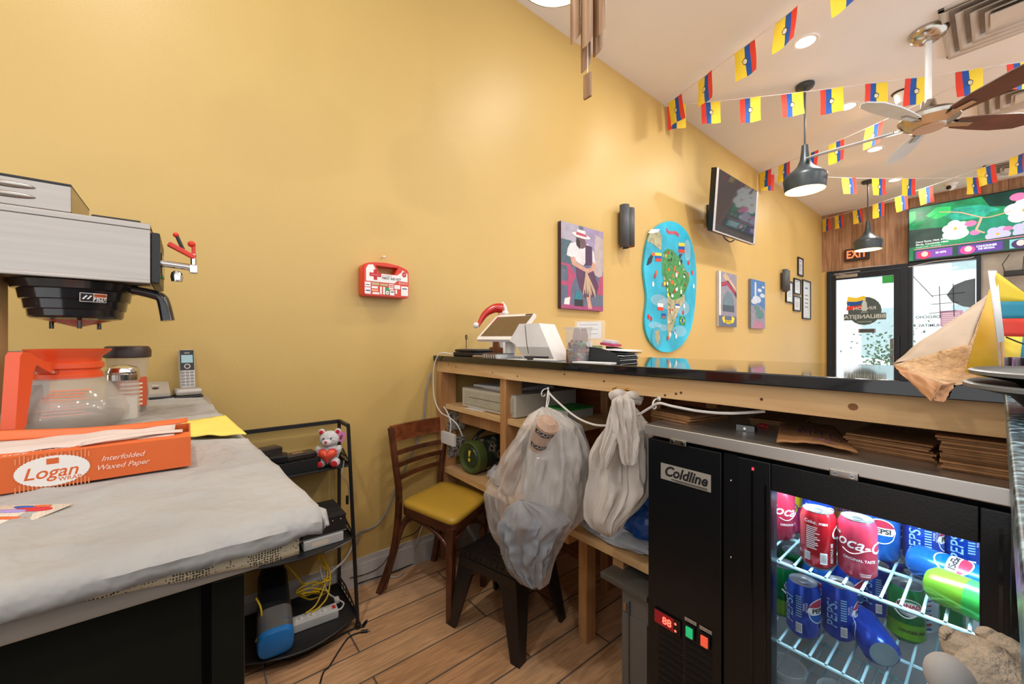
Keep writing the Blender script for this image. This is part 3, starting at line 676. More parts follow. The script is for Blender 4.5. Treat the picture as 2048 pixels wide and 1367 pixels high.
# boxes on the middle shelf
zt = SHZ[1]+.0045
HATCH = M('punched black metal', '24262A', .5, var=.5, vs=90)
for k, (y0, y1, lb) in enumerate(((.335, .492, 'black network box with a punched lid, right one on the middle shelf'), (.192, .33, 'black network box mostly hidden by the tissue sheet, left on the middle shelf'))):
    t = thing('network_box', lb, 'electronics', (.14, (y0+y1)/2, zt+.035), group=None)
    MB().box(.04, .225, y0, y1, zt+.036, zt+.098, BLKMETAL, .002).box(.04, .228, y0-.001, y1+.001, zt+.097, zt+.101, HATCH, .001).box(.04, .228, y0-.001, y1+.001, zt+.036, zt+.039, GREY).build('case', t)
    b = MB()
    for q in range(3): b.cyl((.2252, y1-.02-.03*q, zt+.085), (.2262, y1-.02-.03*q, zt+.085), .002, WHITEP)
    b.build('indicator_lamp', t)
    t = thing('white_box', ['flat white switch box under the right black network box', 'flat white switch box under the left black network box'][k], 'electronics', (.14, (y0+y1)/2, zt))
    MB().box(.045, .235, y0+.002, y1-.012, zt, zt+.035, M('pale box', 'C9CBCB', .5), .003).build('case', t)
    MB().box(.235, .2354, y0+.03, y0+.09, zt+.008, zt+.024, M('label cream', 'E8DCC8', .6)).ell(0, 0, .001, .001, REDP).build('label', t)
# bottom shelf
zt = SHZ[0]+.0045
T = TR(.215, .245, zt, rz=-.1)
t = thing('barcode_scanner', 'grey cordless floor scanner with a bright blue end on the bottom shelf of the rack', 'scanner', mat=T)
Tt = T @ Matrix.Rotation(.5, 4, 'Y')
dk, gm = M('dark shell', '1F2124', .3), M('grey shell', '5C5A58', .35)
def hull(b, xs, m, seg=20):
    vs = []
    for x, w_, h_, zc in xs:
        for k in range(seg):
            a = 2*PI*k/seg; ca, sa = math.cos(a), math.sin(a)
            vs.append((x, w_*abs(ca)**.6*(1 if ca > 0 else -1), zc+h_*abs(sa)**.6*(1 if sa > 0 else -1)))
    n = len(xs); b.add(vs, [(i*seg+k, (i+1)*seg+k, (i+1)*seg+(k+1) % seg, i*seg+(k+1) % seg) for i in range(n-1) for k in range(seg)]+[list(range(seg)), [(n-1)*seg+k for k in range(seg)][::-1]], m)
b = MB(T); hull(b, [(-.165, .03, .02, .17), (-.16, .04, .03, .168), (-.12, .05, .036, .155)], dk); hull(b, [(-.12, .05, .036, .155), (-.03, .052, .04, .11), (.02, .054, .044, .085)], dk)
b.build('dark_half', t)
b = MB(T); hull(b, [(.02, .0545, .0445, .085), (.07, .055, .044, .058), (.087, .0545, .043, .05)], gm); b.build('grey_half', t)
b = MB(T); hull(b, [(.087, .056, .044, .05), (.09, .056, .044, .049), (.105, .052, .04, .046), (.11, .04, .028, .045)], M('bright blue plastic', '1B79C9', .4)); b.build('blue_end', t)
b = MB(T); 
for k in range(17): b.box(.066, .068, -.04+k*.005, -.0375+k*.005, .098, .103, M('bright blue plastic', '1B79C9', .4))
b.build('grille', t)
Fl = T @ frame((-.02, -.054, .11), (.85, 0, -.48), (.48, 0, .85))
MB(Fl).rect(-.04, -.02, .035, .018, M('blue grey sticker', 'A9B8BD', .6), .0).rect(-.035, -.015, -.01, .013, WHITEP, .0006).rect(-.005, -.012, .03, -.004, BLACKP, .0006).rect(-.005, .0, .03, .006, BLACKP, .0006).build('sticker', t)
T = TR(.215, .375, zt, rz=-.08)
t = thing('power_strip', 'white power strip with plug on the bottom shelf beside the blue ended scanner', 'power strip', mat=T)
MB(T).box(-.028, .028, -.085, .085, 0, .032, M('pale box', 'C9CBCB', .5), .004).build('body', t)
b = MB(T)
for k in range(3): b.box(-.012, .012, -.06+k*.04, -.036+k*.04, .032, .0326, M('socket face', 'DEDEDC', .5)).box(-.005, -.003, -.055+k*.04, -.045+k*.04, .0326, .033, BLACKP).box(.003, .005, -.055+k*.04, -.045+k*.04, .0326, .033, BLACKP)
b.build('sockets', t); MB(T).box(-.01, .01, .066, .078, .032, .0335, REDP).build('switch', t)
MB(T).tube([(0, .085, .016), (.0, .1, .016), (-.03, .115, .015), (-.055, .1, .02)], .003, WHITE, 8, smooth=4).box(-.08, -.05, .085, .105, .008, .025, WHITE, .004).tube([(-.08, .095, .016), (-.12, .07, .03), (-.16, .05, .1), (-.165, .045, .16)], .0028, WHITE, 8, smooth=5).build('cord', t)
# yellow network cable
YC = M('yellow cable', 'E8C52B', .4)
pts = []
for k in range(64):
    a = k/64*2*PI*4; r = .045+.012*math.sin(k*.7); pts.append((.13+.35*r*math.cos(a), .385+r*math.sin(a), zt+.075+.028*math.cos(a*1.03)+.018*math.sin(k*.23)))
b = MB().tube(pts, .0032, YC, 7, smooth=2)
b.tube([(.1, .41, zt+.24), (.12, .42, zt+.17), (.11, .45, zt+.12), (.13, .43, zt+.06)], .0032, YC, 7, smooth=5).tube([(.12, .40, zt+.25), (.1, .43, zt+.18), (.12, .45, zt+.12), (.17, .40, zt+.045), (.2, .35, zt+.037)], .0032, YC, 7, smooth=5)
b.tube([(.11, .42, zt+.22), (.13, .44, zt+.17), (.12, .46, zt+.11), (.16, .44, zt+.05), (.195, .40, zt+.038), (.205, .37, zt+.037)], .0032, YC, 7, smooth=5)
b.tube([(.1, .26, zt+.26), (.13, .33, zt+.16), (.12, .36, zt+.1)], .0032, YC, 7, smooth=5)
b.tube([(.13+.013*math.cos(a), .445+.013*math.sin(a), zt+.1) for a in [2*PI*k/10 for k in range(10)]], .004, YC, 7, closed=True)
tag(MB().tube([(.2, .19, zt+.16), (.24, .2, zt+.14), (.24, .2, zt+.08), (.24, .185, zt+.03)], .0032, YC, 7, smooth=5).build('network_cable'), 'short bend of yellow cable beside the black table cabinet, left of the scanner', 'cable')
tag(b.build('network_cable'), 'coiled yellow network cable on the bottom shelf of the rack', 'cable')
# loose cables
CBK = M('black cable', '1C1B1C', .45); CGY = M('grey cable', '8E8A88', .5); CWH = M('white cable', 'D6D3D0', .5)
def zfix(pts, z=.003): return [on_z(p[0], p[1], z) for p in pts]
def cable(name, pts, r, m, label, plug=None, z=None):
    b = MB().tube(pts, r, m, 8, smooth=8)
    if plug: b.cyl(pts[-1], Vector(pts[-1])+plug, r*2.4, BLACK, seg=10).cyl(Vector(pts[-1])+plug, Vector(pts[-1])+plug*1.35, r*1.4, STEEL, seg=8)
    return tag(b.build(name), label, 'cable')
pA = zfix([(560, 1318), (585, 1317), (625, 1300), (670, 1277), (700, 1260), (725, 1253)])
cable('black_cable', [on_z(518, 1262, .075)+Vector((.05, 0, 0)), on_z(530, 1290, .02)+Vector((.06, 0, 0))]+pA, .0028, CBK, 'black cable running from the rack shelf along the tiles to the rack foot', plug=Vector((-.02, .02, 0)))
pB = zfix([(640, 1367), (660, 1330), (685, 1290), (700, 1272), (722, 1263)])
cable('black_cable', [pB[0]+Vector((.4, -.15, 0))]+pB, .0028, CBK, 'black usb cable lying loose on the tiles, plug pointing at the chair', plug=Vector((.012, .022, 0)))
cable('grey_cable', [on_z(519, 1240, .07)+Vector((.06, 0, 0)), on_z(524, 1290, .03)+Vector((.05, 0, 0)), on_z(528, 1335, .003), on_z(538, 1380, .003)], .0026, CGY, 'thin grey cable dropping from the bottom shelf beside the black table cabinet')
cable('bear_cord', [on_x(688, 920, .17), on_x(686, 935, .2), on_x(683, 950, .215), on_x(695, 965, .21), on_x(697, 985, .2), on_x(696, 1008, .2)], .0018, CGY, 'thin grey lead dangling from the top shelf with a black inline switch')
tag(MB().box(-.006, .006, -.005, .005, -.015, .015, BLACK, .003, 2).build('tmp') if False else MB(TR(on_x(694.5, 999, .2))).box(-.006, .006, -.005, .005, -.018, .018, BLACK, .003).build('inline_switch'), 'small black inline switch hanging beside the right leg of the rack', 'switch')
cable('wall_conduit', [on_x(720, 1063, .012), on_x(752, 1050, .012), on_x(775, 1020, .012), on_x(790, 980, .012), on_x(815, 925, .012), on_x(835, 880, .012), on_x(848, 830, .012), on_x(853, 780, .012), on_x(862, 745, .012)], .005, CGY, 'thick grey cable climbing the mustard wall behind the chair')
cable('wall_conduit', [on_x(700, 1105, .02), on_x(715, 1085, .018), on_x(722, 1062, .014), on_x(700, 1080, .03), on_x(672, 1095, .04), on_x(640, 1110, .04)], .0045, CGY, 'grey cable looping behind the right side of the rack')
cable('white_cable', [on_x(660, 1145, .06), on_x(690, 1118, .05), on_x(705, 1090, .03), on_x(709, 1072, .02)], .0045, CWH, 'white cable rising behind the rack beside the grey loop')
cable('black_cable', [on_z(707, 1170, .008), on_x(740, 1158, .03)]+zfix([(790, 1142), (845, 1118)], .01), .003, CBK, 'black cable along the foot of the white baseboard behind the chair', plug=Vector((0, .01, .004)))
cable('black_cable', [on_x(700, 1155, .022), on_x(735, 1146, .022), on_x(765, 1128, .022), on_x(800, 1080, .022), on_x(830, 1065, .022), on_x(860, 1030, .05)], .002, CBK, 'thin black cable crossing the baseboard and wall under the chair')
cable('white_cable', zfix([(700, 1160), (740, 1152), (775, 1153), (800, 1150), (822, 1120)], .006)+[on_x(833, 1085, .06), on_x(845, 1050, .06)], .0022, CWH, 'thin white cable trailing under the chair and up to the shelf')
cable('white_cable', [on_y(905, 708, 1.03), on_y(880, 707, .99), on_y(868, 735, .985), on_y(868, 790, .985), on_y(880, 822, .99), on_y(900, 835, 1.0), on_y(915, 850, 1.01), on_y(925, 872, 1.03)], .0032, CWH, 'white cable running off the counter end and down the pine post')

# ------------------------------------------------------------------ chair
CW = wood('dark red stained wood', '6A3B22', '3E2013', .38, (3, 3, 3), coat=.25); CW2 = wood('reddish chair rail', '8A4A28', '56280F', .35, (2, 5, 8), coat=.3)
VIN = M('mustard vinyl', 'C9A23C', .32, var=.04, spec=.5)
t = thing('chair', 'brown wooden ladder back chair with a mustard vinyl seat in front of the wall', 'chair', (.27, .9, 0))
Ab, At = Vector((.118, .668, 0)), Vector((.085, .735, .725)); As = Vector((.165, .74, .4))
Bb, Bt = Vector((.035, .985, 0)), Vector((.028, 1.062, .725)); Bs = Vector((.055, 1.01, .4))
Cb, Cs = Vector((.485, .816, 0)), Vector((.478, .828, .372)); Db, Ds = Vector((.372, 1.06, 0)), Vector((.355, 1.07, .372))
def post(b, P, w0, w1, m, dx):
    # rectangular section swept post
    seg = []; n = 14
    for i in range(n+1):
        u = i/n; k = u*(len(P)-1); j = min(int(k), len(P)-2); f = k-j
        P0 = P[max(j-1, 0)]; P1 = P[j]; P2 = P[j+1]; P3 = P[min(j+2, len(P)-1)]
        seg.append(.5*((2*P1)+(P2-P0)*f+(2*P0-5*P1+4*P2-P3)*f*f+(P3-P0+3*P1-3*P2)*f**3))
    dx = Vector(dx).normalized(); dy = Vector((0, 0, 1)).cross(dx); vs = []
    for i, c in enumerate(seg):
        w_ = w0+(w1-w0)*i/n
        for a, q in ((-1, -1), (-.75, -1.15), (.75, -1.15), (1, -1), (1, 1), (.75, 1.15), (-.75, 1.15), (-1, 1)): vs.append(c+dx*a*w_[0]/2+dy*q/1.15*w_[1]/2)
    N_ = 8; fs = [(i*N_+k, i*N_+(k+1) % N_, (i+1)*N_+(k+1) % N_, (i+1)*N_+k) for i in range(n) for k in range(N_)]+[list(range(N_))[::-1], [n*N_+k for k in range(N_)]]
    b.add(vs, fs, m)
fwd = (.923, .385, 0); side = Vector((-.385, .923, 0))
V2 = lambda a, b_: Vector((a, b_))
for nm, P in (('rear_leg', [Ab, Ab.lerp(As, .5)+Vector((.02, .015, 0)), As+Vector((0, 0, .02)), As.lerp(At, .5)+Vector((.008, 0, 0)), At]), ('rear_leg', [Bb, Bb.lerp(Bs, .5)+Vector((.01, .01, 0)), Bs+Vector((0, 0, .02)), Bs.lerp(Bt, .5), Bt])):
    b = MB(); post(b, P, V2(.028, .022), V2(.022, .024), CW, fwd); b.build(nm, t)
for P in ([Cb, Cb.lerp(Cs, .5), Cs], [Db, Db.lerp(Ds, .5), Ds]):
    b = MB(); post(b, P, V2(.024, .024), V2(.034, .034), CW, fwd); b.build('front_leg', t)
def slat(z0, z1, th, m, nm, bow=.018):
    def pt(u, v, off):
        zz = z0+(z1-z0)*v; k = (zz-.4)/.325; a = (As+Vector((0, 0, 0))).lerp(At, k); c = (Bs).lerp(Bt, k); p = a.lerp(c, u); p.z = zz
        return p-Vector(fwd)*(bow*math.sin(PI*u))+Vector(fwd)*off
    b = MB(); n = 12
    vs = [pt(i/n, v, o) for (v, o) in ((0, -th/2), (1, -th/2), (1, th/2), (0, th/2)) for i in range(n+1)]; R_ = n+1
    fs = [(a*R_+i, a*R_+i+1, ((a+1) % 4)*R_+i+1, ((a+1) % 4)*R_+i) for a in range(4) for i in range(n)]+[(0, R_, 2*R_, 3*R_), (n, 3*R_+n, 2*R_+n, R_+n)]
    b.add(vs, fs, m); b.build(nm, t)
slat(.66, .733, .016, CW2, 'top_rail'); slat(.598, .617, .012, CW, 'back_slat'); slat(.545, .564, .012, CW, 'back_slat'); slat(.49, .51, .012, CW, 'back_slat')
q4 = [Vector((.166, .743, 0)), Vector((.505, .822, 0)), Vector((.36, 1.105, 0)), Vector((.052, 1.03, 0))]
def rq(pts, r, n=6):
    out = []
    for i in range(4):
        p, a, c = pts[i], pts[i-1], pts[(i+1) % 4]; d1 = (a-p).normalized(); d2 = (c-p).normalized()
        for k in range(n+1):
            u = k/n; out.append((p+d1*r*(1-u)**2+d2*r*u**2)*1.0)
    return out
rr = rq(q4, .05)
cq = sum(q4, Vector())/4
MB().prism([(p.x, p.y) for p in rr], .352, .388, CW).build('seat_frame', t)
b = MB(); n = len(rr); vs = []
for q, z in ((.985, .386), (1.0, .394), (.99, .404), (.93, .412), (.7, .416), (.3, .418), (.01, .418)): vs += [cq+(p-cq)*q+Vector((0, 0, z)) for p in rr]
b.add(vs, [(l*n+k, l*n+(k+1) % n, (l+1)*n+(k+1) % n, (l+1)*n+k) for l in range(6) for k in range(n)], VIN); b.build('seat', t, sharp=60)
for a, c in ((Ab, Cb), (Cb, Db)):
    if a is Ab: pts = [a+Vector((.035, .03, .12)), Vector((.17, .735, .25)), Vector((.2, .76, .34)), Vector((.25, .775, .345)), Vector((.36, .8, .335)), Vector((.44, .82, .30)), Vector((.475, .822, .26))]
    else: pts = [c_+Vector((0, 0, z_)) for c_, z_ in ((Cb, .27), (Cb.lerp(Db, .2), .32), (Cb.lerp(Db, .5), .345), (Cb.lerp(Db, .8), .32), (Db, .27))]
    MB().tube(pts, .009, CW, 10, smooth=5).build('bent_brace', t)
MB().tube([Ab+Vector((.02, .018, .02)), Vector((.155, .72, .15)), Vector((.185, .755, .3)), Vector((.24, .8, .345))], .008, CW, 10, smooth=5).build('bent_brace', t)

# ------------------------------------------------------------------ folding step stool
SB = M('black stool plastic', '1A191A', .33, var=.15, vs=20, bump=.08, bs=60)
T = TR(.625, 1.0, 0, rz=.23)
t = thing('step_stool', 'black plastic folding step stool with a dotted top under the hanging bag', 'stool', mat=T)
hx, hy, H = .14, .128, .295
b = MB(T).box(-hx, hx, -hy, hy, H-.03, H, SB, .006)
for i in range(9):
    b.box(-hx-.002, -hx+.008, -hy+.01+i*.027, -hy+.032+i*.027, H-.012, H+.003, SB, .002).box(hx-.008, hx+.002, -hy+.01+i*.027, -hy+.032+i*.027, H-.012, H+.003, SB, .002)
for i in range(10):
    b.box(-hx+.006+i*.027, -hx+.028+i*.027, -hy-.002, -hy+.006, H-.012, H+.003, SB, .002)
for i in range(10):
    for j in range(9):
        if abs(i-4.5) < 1.6 and abs(j-4) < 3.1 and not abs(i-4.5) > 2: continue
        b.M = T @ TR(-.11+i*.0245, -.1+j*.025, H); b.box(-.008, .008, -.003, .003, -.001, .0025, SB, .001)
b.M = T; b.box(-.025, .025, -.07, .07, H-.001, H+.004, SB, .004).box(-.014, .014, -.045, .045, H+.003, H+.0045, BLACKG)
b.build('step_top', t)
fx, fy = .178, .16
for i, (sx, sy) in enumerate(((1, -1), (1, 1), (-1, -1), (-1, 1))):
    b = MB(T)
    tx, ty = sx*hx, sy*hy; gx, gy = sx*fx, sy*fy; z1 = H-.02
    w1, w0 = .085, .038
    vs = []
    for z, X, Y, wa in ((0, gx, gy, w0), (z1, tx, ty, w1)):
        vs += [(X, Y, z), (X-sx*wa, Y, z), (X-sx*wa, Y-sy*.012, z), (X-sx*.012, Y-sy*.012, z), (X-sx*.012, Y-sy*wa, z), (X, Y-sy*wa, z)]
    fs = [(k, (k+1) % 6, 6+(k+1) % 6, 6+k) for k in range(6)]+[(0, 1, 2, 3, 4, 5), (6, 7, 8, 9, 10, 11)]
    if sx*sy < 0: fs = [f[::-1] for f in fs]
    b.add(vs, fs, SB); b.build('leg', t)
b = MB(T)
for sy in (-1, 1):
    pts = [(-hx, H-.02), (hx, H-.02), (hx+.008, .19), (hx-.05, .2), (hx-.085, .24), (-hx+.085, .24), (-hx+.05, .2), (-hx-.008, .19)]
    A = T @ frame((0, sy*(hy+.0), 0), (1, 0, 0), (0, 0, 1)); b.M = A; b.prism(pts, -.004, .004, SB)
for sx in (-1, 1):
    pts = [(-hy, H-.02), (hy, H-.02), (hy+.006, .2), (hy-.05, .21), (hy-.075, .24), (-hy+.075, .24), (-hy+.05, .21), (-hy-.006, .2)]
    A = T @ frame((sx*(hx+.0), 0, 0), (0, 1, 0), (0, 0, 1)); b.M = A; b.prism(pts, -.004, .004, SB)
b.build('side_panel', t)
# ------------------------------------------------------------------ counter
CT = 1.055
PINE = wood('pale pine board', 'E4C08C', 'CDA06A', .55, (.8, 6, 6)); PINEV = wood('pine post', 'CC9A66', 'AE7A4A', .55, (6, 6, .8)); PLY = wood('red brown plywood', '9A5A30', '74401F', .6, (1, 1, 5))
SLABM = M('polished black stone', '101216', .05, var=.3, vs=150, coat=.3)
GRAN = speckle('blue grey speckled granite', '4E6C7A', '1C2C36', '9DBAC6', 150, .3, 0)
t = thing('serving_counter', 'long serving counter of raw pine framing under a polished black stone top', 'counter', (.95, 1.3, 0))
MB().box(.0, 2.6, 1.0, 1.64, 1.027, CT, SLABM, .003).build('stone_top', t)
b = MB().box(.005, 1.95, 1.02, 1.06, .97, 1.027, PINE, .001)
for px, py in ((897, 728), (985, 745), (1035, 752), (1208, 762), (1330, 790), (1352, 787), (1362, 785), (1523, 798), (912, 733), (1129, 748)):
    p = on_y(px, py, 1.02); b.cyl((p.x, 1.0195, p.z), (p.x, 1.0205, p.z), .0035, M('dark knot', '5A3420', .8), seg=8)
p = on_y(1706, 813, 1.02); b.M = frame((p.x, 1.0196, p.z), (1, 0, 0), (0, 0, 1)); b.ell(0, 0, .008, .007, M('knot', '8A5A34', .7), 0).ell(0, 0, .0045, .004, M('dark knot', '5A3420', .8), -.0003)
b.build('front_rail', t)
MB().box(.005, 2.6, 1.5, 1.54, .95, 1.027, PINE).build('rear_rail', t)
for x, y, z1 in ((.006, 1.02, .97), (.53, 1.035, .97), (.72, 1.47, 1.0), (.98, 1.47, 1.0), (1.2, 1.47, 1.0), (.006, 1.46, 1.0)):
    MB().box(x, x+.04, y, y+.09, 0, z1, PINEV, .001).build('post', t)
MB().box(.0, 2.6, 1.565, 1.585, 0, 1.027, PLY).build('back_panel', t)
MB().box(.046, .86, 1.045, 1.46, .778, .802, PINE, .001).build('upper_shelf', t)
s_ = MB().box(.046, 1.255, 1.04, 1.46, .447, .472, PINE, .001); s_.build('lower_shelf', t)
for x in (.87, 1.1): MB().box(x, x+.04, 1.05, 1.46, .405, .447, PINEV, .001).build('shelf_joist', t)
MB().box(.87, .91, 1.15, 1.2, 0, .405, PINEV).build('shelf_leg', t)
MB().box(.046, .5, 1.12, 1.135, .70, .777, PINEV).build('shelf_apron', t)
b = MB()
for z0 in (.52, .66): b.box(.046, .058, 1.06, 1.16, z0, z0+.1, speckle('pale speckled stone offcut', '9A948A', '3A3632', 'C9C4BA', 90, .5, 0))
b.build('stone_offcut', t)
# return counter beside the camera
t = thing('granite_counter', 'blue grey speckled granite counter at the right edge of the picture', 'counter', (2.2, .3, 0))
MB().box(1.884, 2.6, -.9, .998, 1.027, CT, GRAN, .002).build('granite_top', t)
MB().box(1.889, 2.55, .81, .97, .0, 1.027, BLACKG).box(1.965, 2.55, -.85, .81, .0, 1.027, BLACKG).build('cabinet_panel', t)
t2 = MB().box(1.80, 1.965, .3, .72, .650, .658, BLACKG).build('side_shelf', t)

# ---- undercounter things
t = thing('cash_box', 'pale steel cash box on the upper pine shelf under papers', 'cash box', (.39, 1.27, .802))
CD = M('pale metal case', 'C4BDAE', .45, var=.04); CDF = M('speckled drawer front', 'B4B09C', .5, var=.08, vs=50)
MB().box(.18, .60, 1.065, 1.44, .806, .9, CD, .003).build('case', t)
MB().box(.205, .585, 1.06, 1.066, .822, .888, CDF, .001).box(.25, .5, 1.0595, 1.0605, .857, .859, BLACKP).build('drawer', t)
b = MB()
for k in range(4): b.M = TR(.36, 1.25, .902+k*.004, rz=.1*k-.1); b.box(-.14, .14, -.14, .14, 0, .003, PAPER)
tag(b.build('paper_pile'), 'loose pile of white papers on top of the cash box', 'papers')
tag(MB(TR(.3, 1.1, .803, rz=.1)).box(-.07, .07, -.05, .03, 0, .002, PAPER).build('paper_slip'), 'white paper slip poking out beneath the cash box', 'paper')
# bluetooth speaker
AX = Vector((-.14, .95, 0)).normalized(); sc0 = Vector((.225, 1.075, .472+.083))
Tsp = frame(sc0, AX.cross(Vector((0, 0, 1))), (0, 0, 1), AX); Tsp = frame(sc0, (Vector((0, 0, 1)).cross(AX)), (0, 0, 1))
GR1, GR2 = M('olive green rubber', '4A5A2A', .5), M('camouflage fabric', '4B4A3C', .85)
nt = GR2.node_tree; N = nt.nodes; L = nt.links; tc = N.new('ShaderNodeTexCoord'); no = N.new('ShaderNodeTexNoise'); no.inputs['Scale'].default_value = 22; L.new(tc.outputs['Object'], no.inputs['Vector'])
rp = N.new('ShaderNodeValToRGB'); rp.color_ramp.interpolation = 'CONSTANT'; e = rp.color_ramp.elements; e[0].color = lin('1D211B'); e[1].position = .47; e[1].color = lin('4C5640'); k_ = e.new(.55); k_.color = lin('9C8A76'); k_ = e.new(.62); k_.color = lin('22261E')
L.new(no.outputs['Fac'], rp.inputs[0]); L.new(rp.outputs[0], N['Principled BSDF'].inputs['Base Color'])
t = thing('portable_speaker', 'olive and camouflage barrel speaker with a yellow exclamation mark on the lower shelf', 'speaker', mat=TR(sc0.x, sc0.y, .472))
q = AX.to_track_quat('Z', 'Y').to_matrix().to_4x4()
MB().lathe([(.05, .012), (.062, .006), (.07, 0), (.079, .004), (.082, .02), (.081, .05)], GR1, 40, sc0, axis=q).lathe([(.0, .008), (.045, .006), (.05, .012)], M('dark olive cone', '31402A', .35), 32, sc0, axis=q, cap1=False).build('end_ring', t)
MB().lathe([(.08, .05), (.083, .12), (.083, .2), (.08, .27), (.06, .3)], GR2, 40, sc0, axis=q).build('fabric_body', t)
Fz = frame(sc0+AX*.0045, Vector((1, .14, 0)), (0, 0, 1))
MB(Fz).poly([(-.008, .004), (.0, .002), (.01, .034), (-.008, .034)], FY, 0).ell(-.003, -.012, .008, .009, FY, 0).build('exclamation_mark', t)
MB().tube([sc0+AX*.03+Vector((0, 0, .08)), sc0+AX*.08+Vector((0, 0, .115)), sc0+AX*.16+Vector((0, 0, .122)), sc0+AX*.25+Vector((0, 0, .085))], .012, BLACK, 10, smooth=5, flat=.6).build('handle', t)
T = TR(.1, 1.04, .61)
t = thing('white_power_strip', 'white plastic power strip fixed to the pine post behind the chair', 'power strip', mat=T)
MB(T).box(-.052, .07, -.022, -.002, -.005, .055, WHITE, .003).build('body', t)
MB(T).tube([(.02, -.01, .055), (.03, -.01, .1), (.0, -.01, .15), (-.04, -.012, .18)], .0035, WHITE, 8, smooth=4).build('cord', t)
PBG = M('thin printed plastic bag', 'BFC2CE', .3, alpha=.85, var=.3, vs=30, bump=.4)
tag(MB(TR(.43, 1.12, .473)).ball((0, 0, .04), .07, PBG, ry=.06, rz=.042, amp=.25, fr=5, seg=28, rings=16).build('crumpled_bag'), 'crumpled pale purple plastic bag on the lower shelf beside the camouflage speaker', 'plastic bag')
tag(MB().lathe([(.022, 0), (.027, .06), (.028, .062)], M('frosted cup', 'CFCAC6', .4, alpha=.35), 20, (.505, 1.075, .555), cap1=False).lathe([(.026, 0), (.026, .07)], PAPER, 16, (.505, 1.1, .473)).build('plastic_cup') if False else MB().lathe([(.026, 0), (.033, .11), (.035, .112)], M('frosted cup', 'CFCAC6', .4, alpha=.35), 20, (.505, 1.085, .473), cap1=False).build('plastic_cup'), 'translucent plastic cup beside the pine post on the lower shelf', 'cup')
tag(MB(TR(.69, 1.3, .803)).box(-.06, .06, -.08, .08, 0, .035, M('green topped box', 'BFC0BC', .6)).box(-.062, .062, -.082, .082, .034, .042, M('green lid', '2E9E4A', .45), .003).build('green_lidded_tub'), 'white tub with a bright green lid on the upper shelf behind the hanging bag', 'tub')
# blue bag on shelf
BBG = M('blue plastic bag', '1B4F9C', .25, var=.35, vs=18, bump=.5, bs=18)
tag(MB(TR(1.15, 1.2, .473)).ball((0, 0, .075), .1, BBG, ry=.11, rz=.078, amp=.22, fr=4, seg=32, rings=20).build('blue_bag'), 'shiny blue plastic bag on the lower shelf left of the drinks cooler', 'plastic bag')
tag(MB(TR(1.08, 1.09, .473)).ball((0, 0, .02), .15, M('pale cloth', 'AEB2B8', .7, bump=.3), ry=.045, rz=.022, amp=.25, fr=4, seg=32, rings=14).build('folded_cloth'), 'pale grey cloth lying along the front of the lower shelf under the blue bag', 'cloth')
# slim bin
BN = M('slate grey bin plastic', '66635F', .45)
t = thing('slim_bin', 'slim slate grey bin under the lower shelf beside the drinks cooler', 'bin', (1.21, 1.1, 0))
MB().box(1.168, 1.258, 1.0, 1.4, 0, .40, BN, .006).box(1.172, 1.256, .996, 1.01, .0, .33, BN, .003).box(1.196, 1.2, .993, 1.0, 0, .37, M('bin seam', '4A4845', .6)).build('body', t)
MB().box(1.10, 1.262, .985, 1.42, .40, .418, M('bin rim', '545049', .4), .004).build('rim', t)
MB().box(1.178, 1.188, .994, 1.0, .335, .36, M('tan label', '8A6B4E', .6), .002).build('catch', t)

# ---- hanging bags
def sack(b, prof, t0, depth, m, nu=72, nv=50, amp=.012, fr=7, seed=0, pleat=0):
    # prof rows: (py, px_left, px_right, t offset); the outline is placed at distance t0 and given a real rounded cross section
    rows = [tuple(r)+(0,) if len(r) == 3 else r for r in prof]
    def at(v):
        y = rows[0][0]+(rows[-1][0]-rows[0][0])*v
        for a, c in zip(rows, rows[1:]):
            if y <= c[0]+1e-6: f = (y-a[0])/max(1e-6, c[0]-a[0]); break
        f = min(1, max(0, f)); return y, a[1]+(c[1]-a[1])*f, a[2]+(c[2]-a[2])*f, a[3]+(c[3]-a[3])*f if len(a) > 3 else 0
    def fn(u, v):
        y, xl, xr, dt = at(v); tt = t0+dt; a = 2*PI*u
        L_, R_ = at_t(xl, y, tt), at_t(xr, y, tt); c = (L_+R_)/2; hw = (R_-L_).length/2; hd = min(hw*depth, .13)
        n = noise.noise(Vector((math.cos(a)*fr*.5+seed, math.sin(a)*fr*.5, v*fr*.35+seed)))*amp+pleat*abs(math.sin(a*13+4*noise.noise(Vector((u*4, v*2, seed)))))*(1-v)**.5
        n += .4*amp*noise.noise(Vector((math.cos(a)*fr*2, math.sin(a)*fr*2+seed, v*fr*1.2)))
        s_ = 1-min(1, (1-min(1, hw/.03)))
        return c+RT*math.cos(a)*(hw+n*s_)-FW*math.sin(a)*(hd+n*s_)
    return b.grid(fn, nu, nv, m, cu=True)
def foldmat(name, col, alpha=1, rough=.4, bump=.5, sc_=9):
    m = M(name, col, rough, alpha=alpha, var=.05, vs=6); nt = m.node_tree; N = nt.nodes; L = nt.links
    tc = N.new('ShaderNodeTexCoord'); mp = N.new('ShaderNodeMapping'); mp.inputs['Scale'].default_value = (1, 1, .35); L.new(tc.outputs['Object'], mp.inputs[0])
    n = N.new('ShaderNodeTexNoise'); n.inputs['Scale'].default_value = sc_; n.inputs['Detail'].default_value = 5; n.inputs['Distortion'].default_value = 1.8; n.noise_type = 'RIDGED_MULTIFRACTAL' if hasattr(n, 'noise_type') else 'FBM'
    L.new(mp.outputs[0], n.inputs['Vector']); bp = N.new('ShaderNodeBump'); bp.inputs['Strength'].default_value = bump; bp.inputs['Distance'].default_value = .025
    L.new(n.outputs[0], bp.inputs['Height']); L.new(bp.outputs[0], N['Principled BSDF'].inputs['Normal']); return m
CLEAR = foldmat('clear plastic bag', 'E9E1D8', .30, .08, .9, 12); CLEAR.node_tree.nodes['Principled BSDF'].inputs['Specular IOR Level'].default_value = .9
